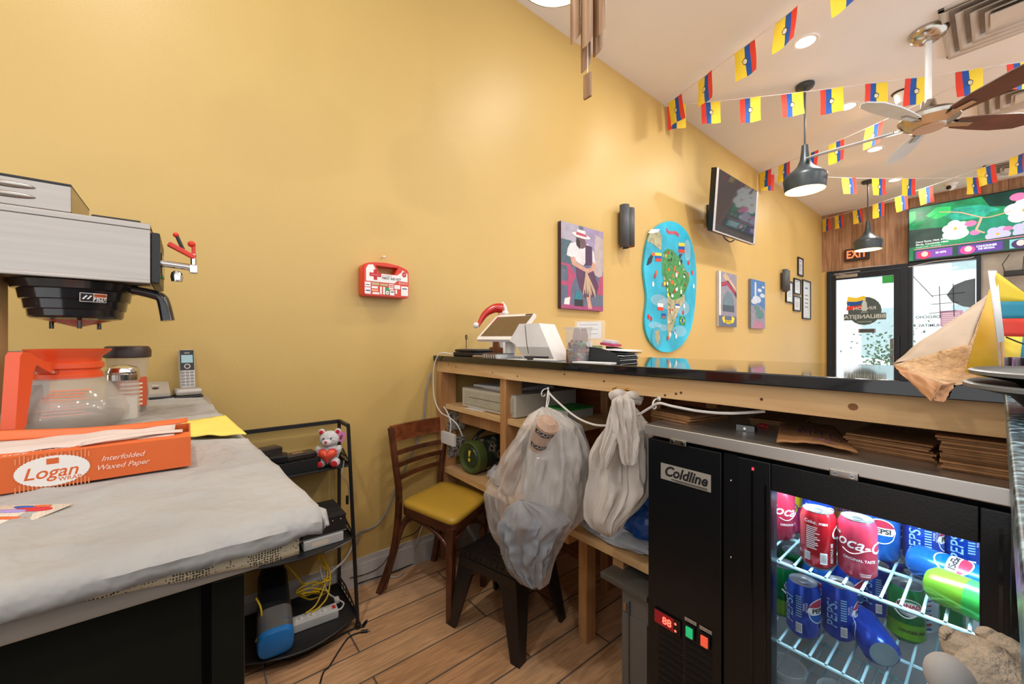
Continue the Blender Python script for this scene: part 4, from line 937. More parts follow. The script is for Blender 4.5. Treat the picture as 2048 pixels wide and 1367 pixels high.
WBAG = foldmat('milky plastic bag', 'C9C5C1', .93, .38, .5, 9); GCL = foldmat('blue grey cloth', '9FA4AC', 1, .75, .5, 6); CRM = foldmat('cream cloth', 'CDC3B8', 1, .7, .6, 7)
hk = on_y(1096, 780, .985)
# inner milky bag
t = thing('hanging_bag', 'big bulging clear and milky plastic bag hanging from the pine rail over the stool', 'plastic bag', mat=TR(hk.x, hk.y, .3))
b = MB(); sack(b, [(815, 1086, 1094), (828, 1078, 1120), (850, 1066, 1158), (905, 1056, 1176), (960, 1052, 1172), (1010, 1050, 1168), (1040, 1060, 1150), (1060, 1090, 1110)], 1.345, .62, WBAG, pleat=.006, seed=3); b.build('inner_white_bag', t)
b = MB(); sack(b, [(1000, 1040, 1050, .0), (1015, 1018, 1110, 0), (1040, 1000, 1138, 0), (1070, 998, 1118), (1120, 1012, 1096), (1150, 1034, 1088), (1172, 1058, 1080)], 1.28, .55, GCL, seed=9, amp=.02, fr=9); b.build('blue_grey_cloth', t)
b = MB(); sack(b, [(813, 1087, 1093, .03), (826, 1074, 1110, .02), (846, 1062, 1140, .0), (906, 1020, 1168), (984, 974, 1170), (1020, 981, 1165), (1047, 986, 1142), (1074, 995, 1120), (1134, 1019, 1092), (1160, 1042, 1088), (1176, 1066, 1080)], 1.315, .66, CLEAR, amp=.03, fr=7, seed=1, pleat=.012); b.build('clear_outer_bag', t)
# transparent cup with dark band inside
p = at_t(1088, 862, 1.235); Tc = TR(p, ry=.62, rx=.1) @ Matrix.Scale(1.2, 4)
MB(Tc).lathe([(.021, -.06), (.028, .022), (.031, .024), (.031, .028), (.026, .03), (.018, .04), (.0, .042)], M('glossy clear cup', 'CDA688', .08, alpha=.5), 28).build('lidded_cup', t)
CA = math.atan2(CAM.y-p.y, CAM.x-p.x)
b = MB(Tc); Wc = lambda x, y: ((.0295+.08*(y-.02))*math.cos(CA+x/.028), (.0295+.08*(y-.02))*math.sin(CA+x/.028), y)
Wc2 = lambda x, y: ((.0299+.08*(y-.02))*math.cos(CA+x/.028), (.0299+.08*(y-.02))*math.sin(CA+x/.028), y)
for y0 in (.004, -.045): wrect(b, Wc, -.028, y0, .028, y0+.013, M('dark grey band', '3A3634', .5), 10); b.text('CAFE', .012, WHITEP, 0, y0+.0065, wrap=Wc2, sx=1.6)
b.build('cup_band', t)
MB().tube([hk, at_t(1094, 800, 1.39), at_t(1092, 816, 1.37)], .0022, WHITE, 8).tube([hk+Vector((.004, 0, 0)), at_t(1098, 800, 1.39), at_t(1094, 816, 1.37)], .0018, WHITE, 8).build('tie_string', t)
t = thing('apron_bundle', 'cream cloth apron bundle hanging from a brass hook between the big bag and the cooler', 'cloth bundle', mat=TR(1.06, .96, .45))
b = MB(); sack(b, [(796, 1234, 1246), (815, 1226, 1264), (850, 1216, 1290), (880, 1196, 1292), (905, 1183, 1294), (940, 1178, 1296), (975, 1174, 1299), (1000, 1171, 1285), (1035, 1169, 1252), (1055, 1180, 1240), (1070, 1208, 1226)], 1.165, .36, CRM, amp=.03, fr=4, seed=5); b.build('draped_cloth', t)
b = MB(); sack(b, [(790, 1240, 1246), (800, 1228, 1262), (835, 1226, 1270), (880, 1236, 1276), (925, 1244, 1270), (930, 1250, 1266)], 1.105, .3, CRM, amp=.02, fr=4, seed=8); b.build('front_fold', t)
b = MB(); sack(b, [(812, 1222, 1232), (830, 1219, 1240), (860, 1213, 1240), (905, 1200, 1228), (938, 1202, 1214)], 1.11, .35, CRM, amp=.014, fr=4, seed=12); b.build('front_fold', t)
b = MB()
for i, (x0, x1, y) in enumerate(((1222, 1250, 786), (1246, 1282, 790), (1226, 1280, 797))): b.tube([at_t(x0, y+6, 1.18), at_t((x0+x1)/2, y, 1.16), at_t(x1, y+4, 1.18)], .009, CRM, 10, smooth=5, flat=1.5)
b.build('knot', t)
# hooks
for px, py, m, lb in ((1096, 777, WHITE, 'small white cup hook on the pine rail holding the big plastic bag'), (1318, 797, WHITE, 'white cup hook on the pine rail above the left end of the cooler'), (1234, 776, BRASS, 'left brass cup hook of the pair above the cream bundle'), (1256, 779, BRASS, 'right brass cup hook of the pair above the cream bundle')):
    p = on_y(px, py, 1.02)
    tag(MB().tube([p, p+Vector((0, -.018, 0)), p+Vector((0, -.03, -.008)), p+Vector((0, -.032, -.02)), p+Vector((0, -.022, -.026)), p+Vector((0, -.014, -.02))], .0022, m, 8, smooth=4).lathe([(.006, 0), (.005, .002), (.002, .004)], m, 12, p, axis=Matrix.Rotation(PI/2, 4, 'X')).build('cup_hook'), lb, 'hook')
cable('white_flex', [on_y(1097, 784, .99), on_y(1112, 800, .985), on_y(1150, 832, .985), (on_y(1185, 848, .985)), on_y(1216, 851, .985)], .0035, CWH, 'flat white cord sagging from the bag hook to the cream bundle')
cable('white_flex', [on_y(1276, 830, .99), on_y(1300, 815, .985), on_y(1318, 806, .982), on_y(1345, 812, .99), on_y(1400, 822, 1.01), on_y(1460, 826, 1.03), on_y(1530, 822, 1.06)], .0035, CWH, 'flat white cord running from the cream bundle past the white hook over the cooler')

# ---- things on the counter, left part
t = thing('check_presenter', 'flat black plastic tray at the wall end of the counter', 'tray', mat=TR(.215, 1.1, CT, rz=.15))
T = TR(.215, 1.1, CT, rz=.15)
MB(T).box(-.08, .08, -.055, .06, 0, .02, BLACK, .004).box(-.075, .085, -.05, .065, .021, .034, BLACK, .005).box(-.06, .07, -.035, .05, .034, .0355, GREY).build('case', t)
tag(MB().tube([(.10, 1.14, CT), (.10, 1.14, CT+.085)], .0018, BLKMETAL, 6).lathe([(.014, 0), (.014, .003)], BLKMETAL, 14, (.10, 1.14, CT)).tube([Vector((.10, 1.14, CT+.095))+Vector((.01*math.cos(a)*.7, 0, .012*math.sin(a))) for a in [2*PI*k/12 for k in range(12)]], .0025, BLKMETAL, 6, closed=True).build('receipt_spike'), 'thin black receipt spike with a ring top behind the flat black tray', 'spike')
WN = wood('brown wooden holder', '8C5433', '6E3D22', .5, (5, 5, 2))
for (x, y, rz, h, lb) in ((.235, 1.26, .2, .125, 'brown wooden napkin holder behind the black tray near the wall'), (.835, 1.2, .25, .125, 'brown wooden napkin holder standing just left of the candy tub')):
    T = TR(x, y, CT, rz=rz); t = thing('napkin_holder', lb, 'napkin holder', mat=T)
    for s in (-1, 1):
        A = T @ frame((0, s*.03, 0), (1, 0, 0), (0, 0, 1))
        MB(A).prism([(-.045, 0), (.045, 0), (.045, .04), (.02, .045), (.016, .1), (.009, h), (-.009, h), (-.016, .1), (-.02, .045), (-.045, .04)], -.004, .004, WN).build('side_panel', t)
    MB(T).box(-.045, .045, -.034, .034, 0, .006, WN).build('base', t)
    MB(T).box(-.04, .04, -.022, .022, .006, .07, PAPER).build('napkins', t)
# tablet POS
cs = [Vector((.366, 1.02, 1.137)), Vector((.605, 1.062, 1.135)), at_t(1074, 624, 1.86), at_t(992, 632, 1.90)]
yv = ((cs[3]-cs[0])+(cs[2]-cs[1]))/2; cs[2] = cs[1]+yv; cs[3] = cs[0]+yv
n_ = ((cs[1]-cs[0]).cross(cs[3]-cs[0])).normalized()
t = thing('register_tablet', 'white tilted point of sale tablet with a dark screen on a round stand', 'tablet', mat=TR(.47, 1.13, CT))
b = MB(); th = .012
lo = [c-n_*th for c in cs]
def lerp4(u, v, c): return c[0].lerp(c[1], u).lerp(c[3].lerp(c[2], u), v)
rim = []
for (u0, v0) in ((0, 0), (1, 0), (1, 1), (0, 1)):
    for k in range(4):
        a = {(0, 0): PI, (1, 0): 1.5*PI, (1, 1): 0, (0, 1): .5*PI}[(u0, v0)]+k*PI/6; r = .07
        rim.append((abs(u0-r)+r*math.cos(a)*1 if u0 == 0 else 1-r+r*math.cos(a), (r if v0 == 0 else 1-r)+r*math.sin(a)))
nr = len(rim)
b.add([lerp4(u, v, cs) for u, v in rim]+[lerp4(u, v, lo) for u, v in rim], [list(range(nr)), list(range(nr, 2*nr))[::-1]]+[(k, nr+k, nr+(k+1) % nr, (k+1) % nr) for k in range(nr)], M('white tablet shell', 'E6E2E0', .3))
b.build('frame', t)
SCR = M('dark reflective screen', '5A4430', .06, spec=.8); up_ = n_*.0012
b = MB(); b.add([lerp4(u, v, cs)+up_ for u, v in ((.06, .12), (.94, .12), (.94, .9), (.06, .9))], [(0, 1, 2, 3)], SCR, False)
b.add([lerp4(u, v, cs)+up_*1.3 for u, v in ((.06, .55), (.14, .9), (.06, .9))], [(0, 1, 2)], M('magenta screen glow', '9A2A48', .2), False); b.build('screen', t)
b = MB(); b.add([lerp4(u, v, cs)+up_*1.5 for u, v in ((.76, .92), (.93, .92), (.93, .98), (.76, .98))], [(0, 1, 2, 3)], M('brown maker badge', '5A3A2A', .4), False); b.build('badge', t)
MB().lathe([(.06, 0), (.06, .006), (.03, .012), (.025, .02), (.024, .1)], WHITE, 28, (.485, 1.13, CT)).build('stand', t)
# receipt printer wedge
T = TR(.665, 1.21, CT, rz=.28)
t = thing('receipt_printer', 'white wedge shaped receipt printer with a paper slot beside the tablet', 'receipt printer', mat=T)
A = T @ frame((0, .0, 0), (1, 0, 0), (0, 0, 1)); A = T @ frame((-.08, 0, 0), (0, 1, 0), (0, 0, 1))
A2 = T @ frame((-.1, 0, 0), (1, 0, 0), (0, 0, 1))
MB(A2).prism([(0, .06), (.045, 0), (.185, 0), (.115, .145), (.02, .145), (-.03, .075)], -.0, .13, M('white tablet shell', 'E6E2E0', .3)).build('body', t)
MB(T).box(-.07, .0, -.08, -.076, .145, .1465, BLACKP).build('paper_slot', t)
A3 = T @ frame((-.1, -.1315, 0), (1, 0, 0), (0, 0, 1)); MB(A3).poly([(.008, .05), (.046, .002), (.183, .002), (.16, .05)], M('pale grey printer base', 'B5B0AC', .4), 0).build('lower_cover', t)
MB().tube([at_t(1050, 650, 1.6), at_t(1052, 670, 1.58), at_t(1054, 690, 1.55), at_t(1057, 706, 1.53)], .0016, BLACK, 6).build('cord', t)
# santa balloon figure
SR = M('red foil', 'C8241E', .18, coat=.5); SW = M('white foil', 'E8E2DE', .35); SG = M('green foil', '1F5A34', .2)
t = thing('santa_figure', 'small shiny santa figure with a drooping red hat behind the tablet', 'figure', mat=TR(.36, 1.36, CT))
B_ = Vector((.33, 1.38, CT))
MB().ball(B_+Vector((0, 0, .05)), .04, SR, rz=.055).ball(B_+Vector((.02, 0, .13)), .035, SG, rz=.025).build('body', t)
hp = [at_t(1006, 617, 2.1), at_t(990, 616, 2.1), at_t(972, 626, 2.09), at_t(961, 642, 2.08), at_t(957, 652, 2.07)]
MB().tube(hp, lambda k: .030*(1-k*.78), SR, 16, smooth=6).build('hat', t)
MB().ball(at_t(952, 650, 2.07), .016, SW).build('pompom', t); MB().tube([at_t(1003, 606, 2.1), at_t(1009, 614, 2.1), at_t(1012, 628, 2.1)], .011, SW, 12, smooth=4).ball(at_t(1010, 626, 2.09), .02, SW, rz=.014).build('hat_trim', t)
MB().ball(at_t(1004, 632, 2.1), .024, M('peach face', 'E0A78C', .5)).ball(at_t(1012, 635, 2.08), .02, SW, rz=.012).build('head', t)
# acrylic sign holder
T = TR(.77, 1.33, CT, rz=.55)
t = thing('acrylic_sign', 'clear acrylic sign holder with a white printed sheet beside the receipt printer', 'sign holder', mat=T)
AC = M('clear acrylic', 'FFFFFF', .03, alpha=.14)
F_ = T @ frame((0, 0, 0), (1, 0, 0), (0, .17, 1))
MB(F_).box(-.065, .065, 0, .165, 0, .003, AC).build('stand', t); MB(T).box(-.065, .065, -.04, .045, 0, .003, AC).build('foot', t)
b = MB(F_).rect(-.055, .085, .05, .158, PAPER, .0045)
for k in range(3): b.rect(-.045, .145-k*.02, .035, .1465-k*.02, PAPERT, .0048)
b.build('printed_sheet', t)
b = MB(F_).rect(.012, .008, .055, .055, M('green banknote', '8A9C72', .8), .005).ell(.034, .032, .011, .017, M('pale note', 'C4C9AA', .8), .0053); b.build('banknote', t)
tag(MB(TR(.80, 1.27, CT, rz=.3)).box(-.012, .012, -.03, .03, 0, .075, WHITE, .003).box(-.0125, .0125, -.0305, .0305, .02, .05, REDP, .003).build('small_carton'), 'small white and red carton between the acrylic sign and the wooden holder', 'box')
# candy tub
cx, cy = .925, 1.085
t = thing('candy_tub', 'tall translucent plastic tub half full of colourful wrapped candy', 'tub', mat=TR(cx, cy, CT))
MB().lathe([(.0, .001), (.035, .001), (.037, .004), (.047, .112), (.05, .113), (.0505, .121), (.048, .123), (.0475, .118)], M('frosted plastic tub', 'DAD6D4', .35, alpha=.2, var=.02), 36, (cx, cy, CT), cap1=False).build('tub', t, solid=.001)
random.seed(4); cols = [M('candy '+n, c, .2, coat=.5) for n, c in (('red', 'C4203C'), ('green', '2A8A5A'), ('blue', '3A6AA8'), ('gold', 'B48A3A'), ('pink', 'D04A80'), ('teal', '4AA09A'), ('silver', 'B8B4B0'), ('brown', '6A3A20'))]
for k in range(64):
    z = .012+.055*(k/64); R_ = (.030+.1*z)*math.sqrt(random.random()); a = random.random()*6.28; m = MB(TR(cx+R_*math.cos(a), cy+R_*math.sin(a), CT+z, rz=random.random()*3, rx=random.random()*3)); c = random.choice(cols)
    m.ball((0, 0, 0), .0085, c, ry=.006, rz=.006, seg=8, rings=6).lathe([(.001, .006), (.006, .014)], c, 6, cap0=False, cap1=False)
    o = m.build('wrapped_candy'); tag(o, 'small foil wrapped candy inside the translucent tub on the counter', 'candy', 'wrapped candies in the tub')
random.seed(9)
# black file tray with papers and phone
T = TR(.985, 1.2, CT, rz=.25) @ Matrix.Diagonal((.5, .8, .72, 1))
t = thing('file_tray', 'black curved letter tray full of papers behind the candy tub', 'letter tray', mat=T)
F_ = T @ frame((0, 0, 0), (1, 0, 0), (0, 0, 1))
side = [(-.12, 0), (.12, 0), (.13, .01), (.12, .03), (.09, .045), (.03, .06), (-.03, .07), (-.12, .075)]
for dz in (-.11, .11):
    Fq = T @ frame((0, dz, 0), (1, 0, 0), (0, 0, 1)); MB(Fq).prism(side, -.002, .002, BLACK).build('side_panel', t)
MB(T).box(-.12, .12, -.11, .11, 0, .003, BLACK).build('base', t)
b = MB()
for k in range(5): b.M = T @ TR(.02+.012*k, .0, .012+k*.011, rz=.04*k-.1, ry=.04); b.box(-.11, .11, -.1, .1, 0, .003, [PAPER, GREY, PAPER, M('dark booklet', '3A3A44', .4), PAPER][k])
b.build('papers', t)
MB(T @ TR(-.02, .02, .078, ry=.1)).box(-.06, .05, -.04, .05, 0, .012, M('magenta packet', 'B02A5A', .4), .003).box(-.05, .03, -.03, .04, .012, .028, M('pale packet', 'C9C5D0', .4), .003).build('magenta_packet', t)
def sheet(x, y, sx, sy, rz, m, name, lb, cat, z=0, th=.0015):
    T = TR(x, y, CT+z, rz=rz); return tag(MB(T).box(-sx/2, sx/2, -sy/2, sy/2, 0, th, m, 0).build(name), lb, cat)
sheet(1.02, 1.055, .14, .05, .12, PAPER, 'white_card', 'white card lying at the front edge of the counter right of the candy tub', 'card', th=.003)
sheet(.8, 1.05, .14, .07, .1, PAPERT, 'grey_leaflet', 'grey leaflet on the counter just left of the candy tub', 'leaflet')
sheet(.665, 1.035, .1, .05, .15, PAPER, 'white_paper', 'white paper on the counter in front of the receipt printer', 'paper')
T = TR(.49, 1.045, CT, rz=.12)
t = thing('spiral_notebook', 'thick spiral bound notebook with copper rings on the counter below the tablet', 'notebook', mat=T)
MB(T).box(-.05, .06, -.035, .05, 0, .018, PAPER, .001).box(-.05, .06, -.036, .051, .018, .02, M('slate cover', '4A5158', .5)).build('pages', t)
b = MB(T)
for k in range(6): b.tube([Vector((-.035+k*.014, -.036+.008*math.cos(a), .01+.012*math.sin(a))) for a in [2*PI*j/10 for j in range(10)]], .0022, M('copper ring', '6A4A38', .3, .7), 6, closed=True)
b.build('spiral_binding', t)
t = thing('phone_device', 'dark smartphone on a stack of cards in front of the receipt printer', 'phone', mat=TR(.71, 1.09, CT, rz=.3))
T = TR(.71, 1.09, CT, rz=.3); MB(T).box(-.05, .05, -.03, .03, .006, .014, M('dark glass', '22262C', .1), .003).box(-.045, .045, -.025, .025, 0, .006, GREY).build('case', t)
b = MB().cyl((.72, 1.025, CT+.004), (.86, 1.045, CT+.004), .0035, WHITE, seg=8).cyl((.72, 1.025, CT+.004), (.75, 1.029, CT+.004), .0038, BLACK, seg=8)
tag(b.build('ballpoint_pen'), 'white and black ballpoint pen lying at the counter front edge', 'pen')
b = MB().cyl((.33, 1.03, CT+.004), (.46, 1.05, CT+.006), .0035, M('bamboo stick', 'C9A070', .6), seg=8)
tag(b.build('wooden_stick'), 'thin wooden stick between the black tray and the spiral notebook', 'stick')

# ---- right part of the counter: wrapping paper, flag, cards, plates
WXP = M('pale translucent wrap', 'CDB9A4', .6, alpha=.93, bump=.3, bs=12); KR = M('brown kraft wrap', 'BC8A60', .6, bump=.3, bs=14); CRK = M('crinkled tan wrap', 'C9A376', .6, bump=1.0, bs=90, var=.2, vs=60)
t = thing('wrapping_paper', 'crumpled tan wrapping paper peaking up from the counter and drooping over its front edge', 'paper', mat=TR(1.72, 1.1, CT))
def patch(b, c4, m, bulge=.01, n=18, sd=0):
    nn = (c4[1]-c4[0]).cross(c4[3]-c4[0]).normalized()
    return b.grid(lambda u, v: c4[0].lerp(c4[1], u).lerp(c4[3].lerp(c4[2], u), v)+nn*(bulge*math.sin(PI*u)*math.sin(PI*v)+.003*noise.noise(Vector((u*5+sd, v*5, 2)))), n, n, m)
P_ = lambda x, y, t_: at_t(x, y, t_)
patch(MB(), [P_(1787, 727, .80), P_(1800, 716, .84), P_(1978, 587, .82), P_(1935, 700, .74)], WXP, -.012).build('pale_sheet', t, solid=.0006)
patch(MB(), [P_(1787, 728, .79), P_(1935, 688, .73), P_(1985, 766, .665), P_(1885, 769, .66)], CRK, .012, sd=3).build('crinkled_sheet', t, solid=.0006)
patch(MB(), [P_(1935, 700, .735), P_(1978, 588, .815), P_(1990, 600, .80), P_(1985, 764, .70)], CRK, .006, sd=8).build('crinkled_sheet', t, solid=.0006)
patch(MB(), [P_(1786, 729, .785), P_(1800, 745, .73), P_(1862, 803, .655), P_(1884, 768, .655)], KR, .01, sd=5).build('brown_sheet', t, solid=.0006)
patch(MB(), [P_(1866, 800, .653), P_(1872, 770, .66), P_(1912, 764, .66), P_(1888, 805, .650)], KR, .006, sd=6).build('brown_sheet', t, solid=.0006)
t = thing('table_flag', 'small tricolour flag on a wooden stick standing on the counter at the right edge', 'flag', mat=TR(P_(2012, 745, .64)))
MB().cyl(Vector((P_(2013, 760, .62).x, P_(2013, 760, .62).y, CT)), P_(1990, 556, .64), .0022, M('bamboo stick', 'C9A070', .6), seg=8).build('stick', t)
MB().quad(P_(1976, 541, .636), P_(1993, 541, .636), P_(2009, 683, .62), P_(1995, 684, .62), WHITEP).build('paper_sleeve', t, solid=.0008)
b = MB(); 
yl = [(1993, 545, 604), (2048, 584, 603), (2120, 612, 640)]
def strip(b, top, bot, m, t0=.632, bend=.006):
    n = 14
    def f(u, v):
        k = u*(len(top)-1); i = min(int(k), len(top)-2); q = k-i
        x = top[i][0]+(top[i+1][0]-top[i][0])*q; y0 = top[i][1]+(top[i+1][1]-top[i][1])*q; y1 = bot[i][1]+(bot[i+1][1]-bot[i][1])*q
        return P_(x, y0+(y1-y0)*v, t0+bend*math.sin(u*5))
    return b.grid(f, n, 4, m)
strip(b, [(1993, 544), (2048, 585), (2110, 625)], [(1996, 603), (2048, 602), (2110, 640)], FY)
strip(b, [(1996, 603), (2048, 602), (2110, 640)], [(2001, 637), (2048, 636), (2110, 676)], M('teal flag stripe', '2B8FA8', .7))
strip(b, [(2001, 637), (2048, 636), (2110, 676)], [(2007, 672), (2048, 673), (2110, 712)], FR)
b.build('flag_cloth', t, solid=.0006)
t2_ = thing('yellow_card', 'tall yellow triangular card leaning behind the flag stick on the counter', 'card', mat=TR(P_(1960, 750, .68)))
MB().quad(P_(1979, 578, .70), P_(1985, 590, .70), P_(2000, 762, .665), P_(1931, 744, .665), M('deep yellow card', 'D9A91E', .6)).build('card_face', t2_, solid=.001)
t = thing('second_flag', 'lower yellow and blue flag half hidden behind the brochure stack', 'flag', mat=TR(P_(2040, 740, .75)))
MB().quad(P_(2005, 672, .74), P_(2045, 672, .76), P_(2037, 745, .76), P_(2003, 745, .74), FY).quad(P_(2045, 672, .76), P_(2090, 672, .78), P_(2085, 745, .78), P_(2037, 745, .76), M('teal flag stripe', '2B8FA8', .7)).tube([P_(2013, 674, .73), P_(2035, 683, .74), P_(2055, 690, .75)], .0012, BLACKP, 5).build('flag_cloth', t, solid=.0006)
for k in range(9):
    a = P_(1999+k*2.2, 723, .60-k*.0001); x0 = P_(2000+k*3, 770, .58)
    F_ = frame((1.884+.0+k*.0035+.0, .905-k*.004, CT+.0005), (.80, .6, 0), (-.05, -.06, 1))
    c = [M('brochure grey', '8E8A94', .4), M('brochure dark', '3A3340', .4), M('brochure lilac', 'A88AB0', .4)][k % 3]
    tag(MB(F_).box(0, .075, 0, .048, -.0015, .0, c).rect(.004, .004, .07, .02, M('brochure coral', 'C85A70', .5), .0005).build('brochure'), 'small lilac and dark brochure in the upright stack behind the black plates', 'brochure', 'brochures stacked upright on the right end of the counter')
PLT = M('black glazed ceramic', '1B1D20', .5, spec=.3); PRM = M('worn grey rim', '8B8F92', .3)
for k in range(2):
    z = CT+.0005+k*.013; t = thing('black_plate', ['black ceramic plate with a grey rim, bottom one of the pair on the granite', 'black ceramic plate with a grey rim, top one of the pair on the granite'][k], 'plate', mat=TR(1.99, .665+.0*k, z))
    MB().lathe([(0, .0), (.078, .0), (.09, .004), (.1, .016), (.12, .021), (.1305, .024), (.1315, .0275), (.128, .029), (.118, .0265), (.095, .02), (.08, .008), (0, .006)], [PLT, PLT, PLT, PLT, PLT, PRM, PRM, PLT, PLT, PLT, PLT], 64, (1.985+.004*k, .655, z)).build('plate', t)
# things on the small side shelf near the camera
FUZ = M('beige fibrous sponge', 'CFC0AE', .95, bump=.7, bs=120, var=.2, vs=40)
t = thing('loofah', 'beige fibrous branching loofah in the bottom right corner before the cooler glass', 'loofah', mat=TR(1.86, .5, .70))
b = MB()
cpts = [at_t(1893, 1271, .50), at_t(1930, 1302, .49), at_t(1972, 1345, .47), at_t(2025, 1400, .45), at_t(2080, 1460, .44)]
b.tube(cpts, lambda k: .010+.026*min(1, k*2.4), FUZ, 20, smooth=6)
b.tube([at_t(1964, 1259, .50), at_t(1980, 1277, .495), at_t(2012, 1305, .48), at_t(2060, 1360, .46)], lambda k: .0075+.018*k, FUZ, 14, smooth=6)
for d_ in ((0, -8), (-5, -2), (-5, 5), (2, 9), (8, -10)): b.ball(at_t(1891+d_[0], 1268+d_[1], .50), .004, FUZ)
vs = []
for v in b.v: vs.append(v+Vector((1, 1, 1)).normalized()*0+noise.noise_vector(v*55)*.003+noise.noise_vector(v*180)*.0012)
b.v = vs; b.build('sponge_body', t)
tag(MB().lathe([(.0, .0), (.035, .0), (.042, .05), (.0455, .1), (.047, .102), (.0455, .1), (.04, .05), (.03, .006)], M('white paper roll', 'C6C7CB', .8), 32, (0, 0, 0)).build('tmp') if False else MB(TR(at_t(1905, 1362, .47), rx=.2, ry=-.35)).ball((0, 0, 0), .024, M('white paper roll', 'C6C7CB', .8), rz=.03, seg=28).cyl((0, 0, -.06), (0, 0, 0), .0235, M('white paper roll', 'C6C7CB', .8), seg=28).build('white_paper_roll'), 'rounded white end of a paper roll beside the beige loofah', 'paper roll')
# ------------------------------------------------------------------ drinks cooler
FBK = M('black cooler enamel', '121417', .3, bump=.03, bs=200, spec=.4)
fr_ = thing('drinks_cooler', 'black undercounter drinks cooler with a steel top and glass door of soda cans', 'cooler', (1.6, 1.25, 0))
fr = fr_; fx0, fx1, fy0, fy1, fz = 1.265, 2.12, .99, 1.5, .90
MB().box(fx0-.005, fx1, fy0-.012, fy1, .871, fz, M('cooler steel top', 'D8D4CE', .42, 1, var=.06, vs=4, stretch=(1, 30, 1)), .003).build('steel_top', fr)
b = MB().box(fx0+.01, 1.475, fy0+.03, fy1, .06, .868, FBK).box(1.475, fx1, fy0+.03, fy1, .845, .868, FBK).box(1.475, fx1, 1.46, fy1, .06, .868, FBK).box(2.07, fx1, fy0+.03, fy1, .06, .868, FBK).box(1.475, fx1, fy0+.03, fy1, .06, .13, FBK)
b.build('cabinet', fr)
IN = M('cooler inner liner', 'D5D9DA', .45)
MB().box(1.475, 1.49, 1.03, 1.46, .13, .845, IN).box(2.055, 2.07, 1.03, 1.46, .13, .845, IN).box(1.49, 2.055, 1.445, 1.46, .13, .845, IN).box(1.49, 2.055, 1.03, 1.445, .13, .14, IN).box(1.49, 2.055, 1.03, 1.445, .835, .845, IN).build('inner_liner', fr)
pan = MB().box(fx0+.003, 1.462, fy0-.008, fy0+.03, .05, .862, FBK, .003)
o = pan.build('side_panel', fr)
b = MB()
for c in (0, 1):
    for k in range(16): b.box(fx0+.035+c*.075, fx0+.1+c*.075, fy0-.0095, fy0-.0075, .10+k*.018+.01, .10+k*.018+.019, M('vent slot black', '050505', .8)) 
b.build('vent_slots', o)
NP = M('brushed name plate', 'C9C4B8', .35, .4)
pa, pb = on_y(1322, 921, fy0-.009), on_y(1422, 979, fy0-.009)
Fp = frame(((pa.x+pb.x)/2, fy0-.0085, (on_y(1322, 921, fy0-.009).z+on_y(1322, 959, fy0-.009).z)/2), (1, 0, 0), (0, 0, 1)); wp = (pb.x-pa.x)
b = MB(Fp).box(-wp/2, wp/2, -.021, .021, 0, .0015, NP).text('Coldline', .036, BLACKP, 0, .002, .0022, bold=.03, shear=.3, sx=.92).rect(-wp/2+.03, -.0165, wp/2-.008, -.0145, BLACKP, .0022).rect(-wp/2+.04, -.019, wp/2-.008, -.018, BLACKP, .0022)
b.build('name_plate', o)
# controls
RD = M('red display window', '8E1020', .2, emis=.35); RL = M('lit red digits', 'FF5A48', .4, emis=4)
p0 = on_y(1310, 1213, fy0-.01); p1 = on_y(1362, 1262, fy0-.01)
Fc = frame((p0.x, fy0-.0095, p0.z), (1, 0, 0), (0, 0, 1))
b = MB(Fc).box(0, p1.x-p0.x, -.04, .0, 0, .004, BLACKG).box(.001, (p1.x-p0.x)*.75, -.036, -.002, .004, .0045, RD).text('88', .026, RL, (p1.x-p0.x)*.5, -.02, .0052, bold=.02).ell((p1.x-p0.x)*.82, -.012, .003, .003, RL, .0045).ell((p1.x-p0.x)*.82, -.03, .003, .003, RL, .0045)
b.build('temperature_display', o)
for px, py, nm, c, tx in ((1381, 1262, 'green_switch', '1FB070', 'Light Switch'), (1411, 1280, 'red_switch', 'E0553C', 'Power Switch')):
    p = on_y(px, py, fy0-.01); Fs = frame((p.x, fy0-.009, p.z), (1, 0, 0), (0, 0, 1))
    MB(Fs).box(-.0125, .0125, -.018, .018, 0, .006, BLACKG, .002).box(-.009, .009, -.013, .013, .006, .01, M('lit '+nm.replace('_', ' '), c, .3, emis=.9), .002).build(nm, o)
    MB(Fs).rect(-.015, .021, .015, .03, NP, .001).text(tx, .0052, BLACKP, 0, .0255, .0015).build('switch_label', o)
# door with glass
D0, D1 = 1.497, 1.945; gx0, gx1, gz1, gz0 = 1.566, 1.859, .803, .16
b = MB().box(D0, gx0, fy0-.01, fy0+.03, .06, .862, FBK, .003).box(gx1, D1, fy0-.01, fy0+.03, .06, .862, FBK, .003).box(gx0, gx1, fy0-.01, fy0+.03, gz1, .862, FBK, .002).box(gx0, gx1, fy0-.01, fy0+.03, .06, gz0, FBK, .002)
b.box(D0+.03, D0+.034, fy0-.0115, fy0-.009, .06, .835, BLACKG).box(gx0-.012, gx0-.009, fy0-.0115, fy0-.009, .08, gz1+.01, BLACKG).box(gx1+.02, gx1+.024, fy0-.0115, fy0-.009, .06, .835, BLACKG)
dr = b.build('glass_door', fr)
MB().box(1.464, D0-.002, fy0, fy0+.03, .06, .862, FBK).build('door_mullion', fr)
GLS = bpy.data.materials.new('cooler door glass'); GLS.use_nodes = True; nt = GLS.node_tree; nt.nodes.clear()
_o = nt.nodes.new('ShaderNodeOutputMaterial'); _m = nt.nodes.new('ShaderNodeMixShader'); _t = nt.nodes.new('ShaderNodeBsdfTransparent'); _g = nt.nodes.new('ShaderNodeBsdfGlossy'); _f = nt.nodes.new('ShaderNodeFresnel'); _f.inputs[0].default_value = 1.3; _g.inputs['Roughness'].default_value = .02; _t.inputs[0].default_value = (.93, .96, .98, 1)
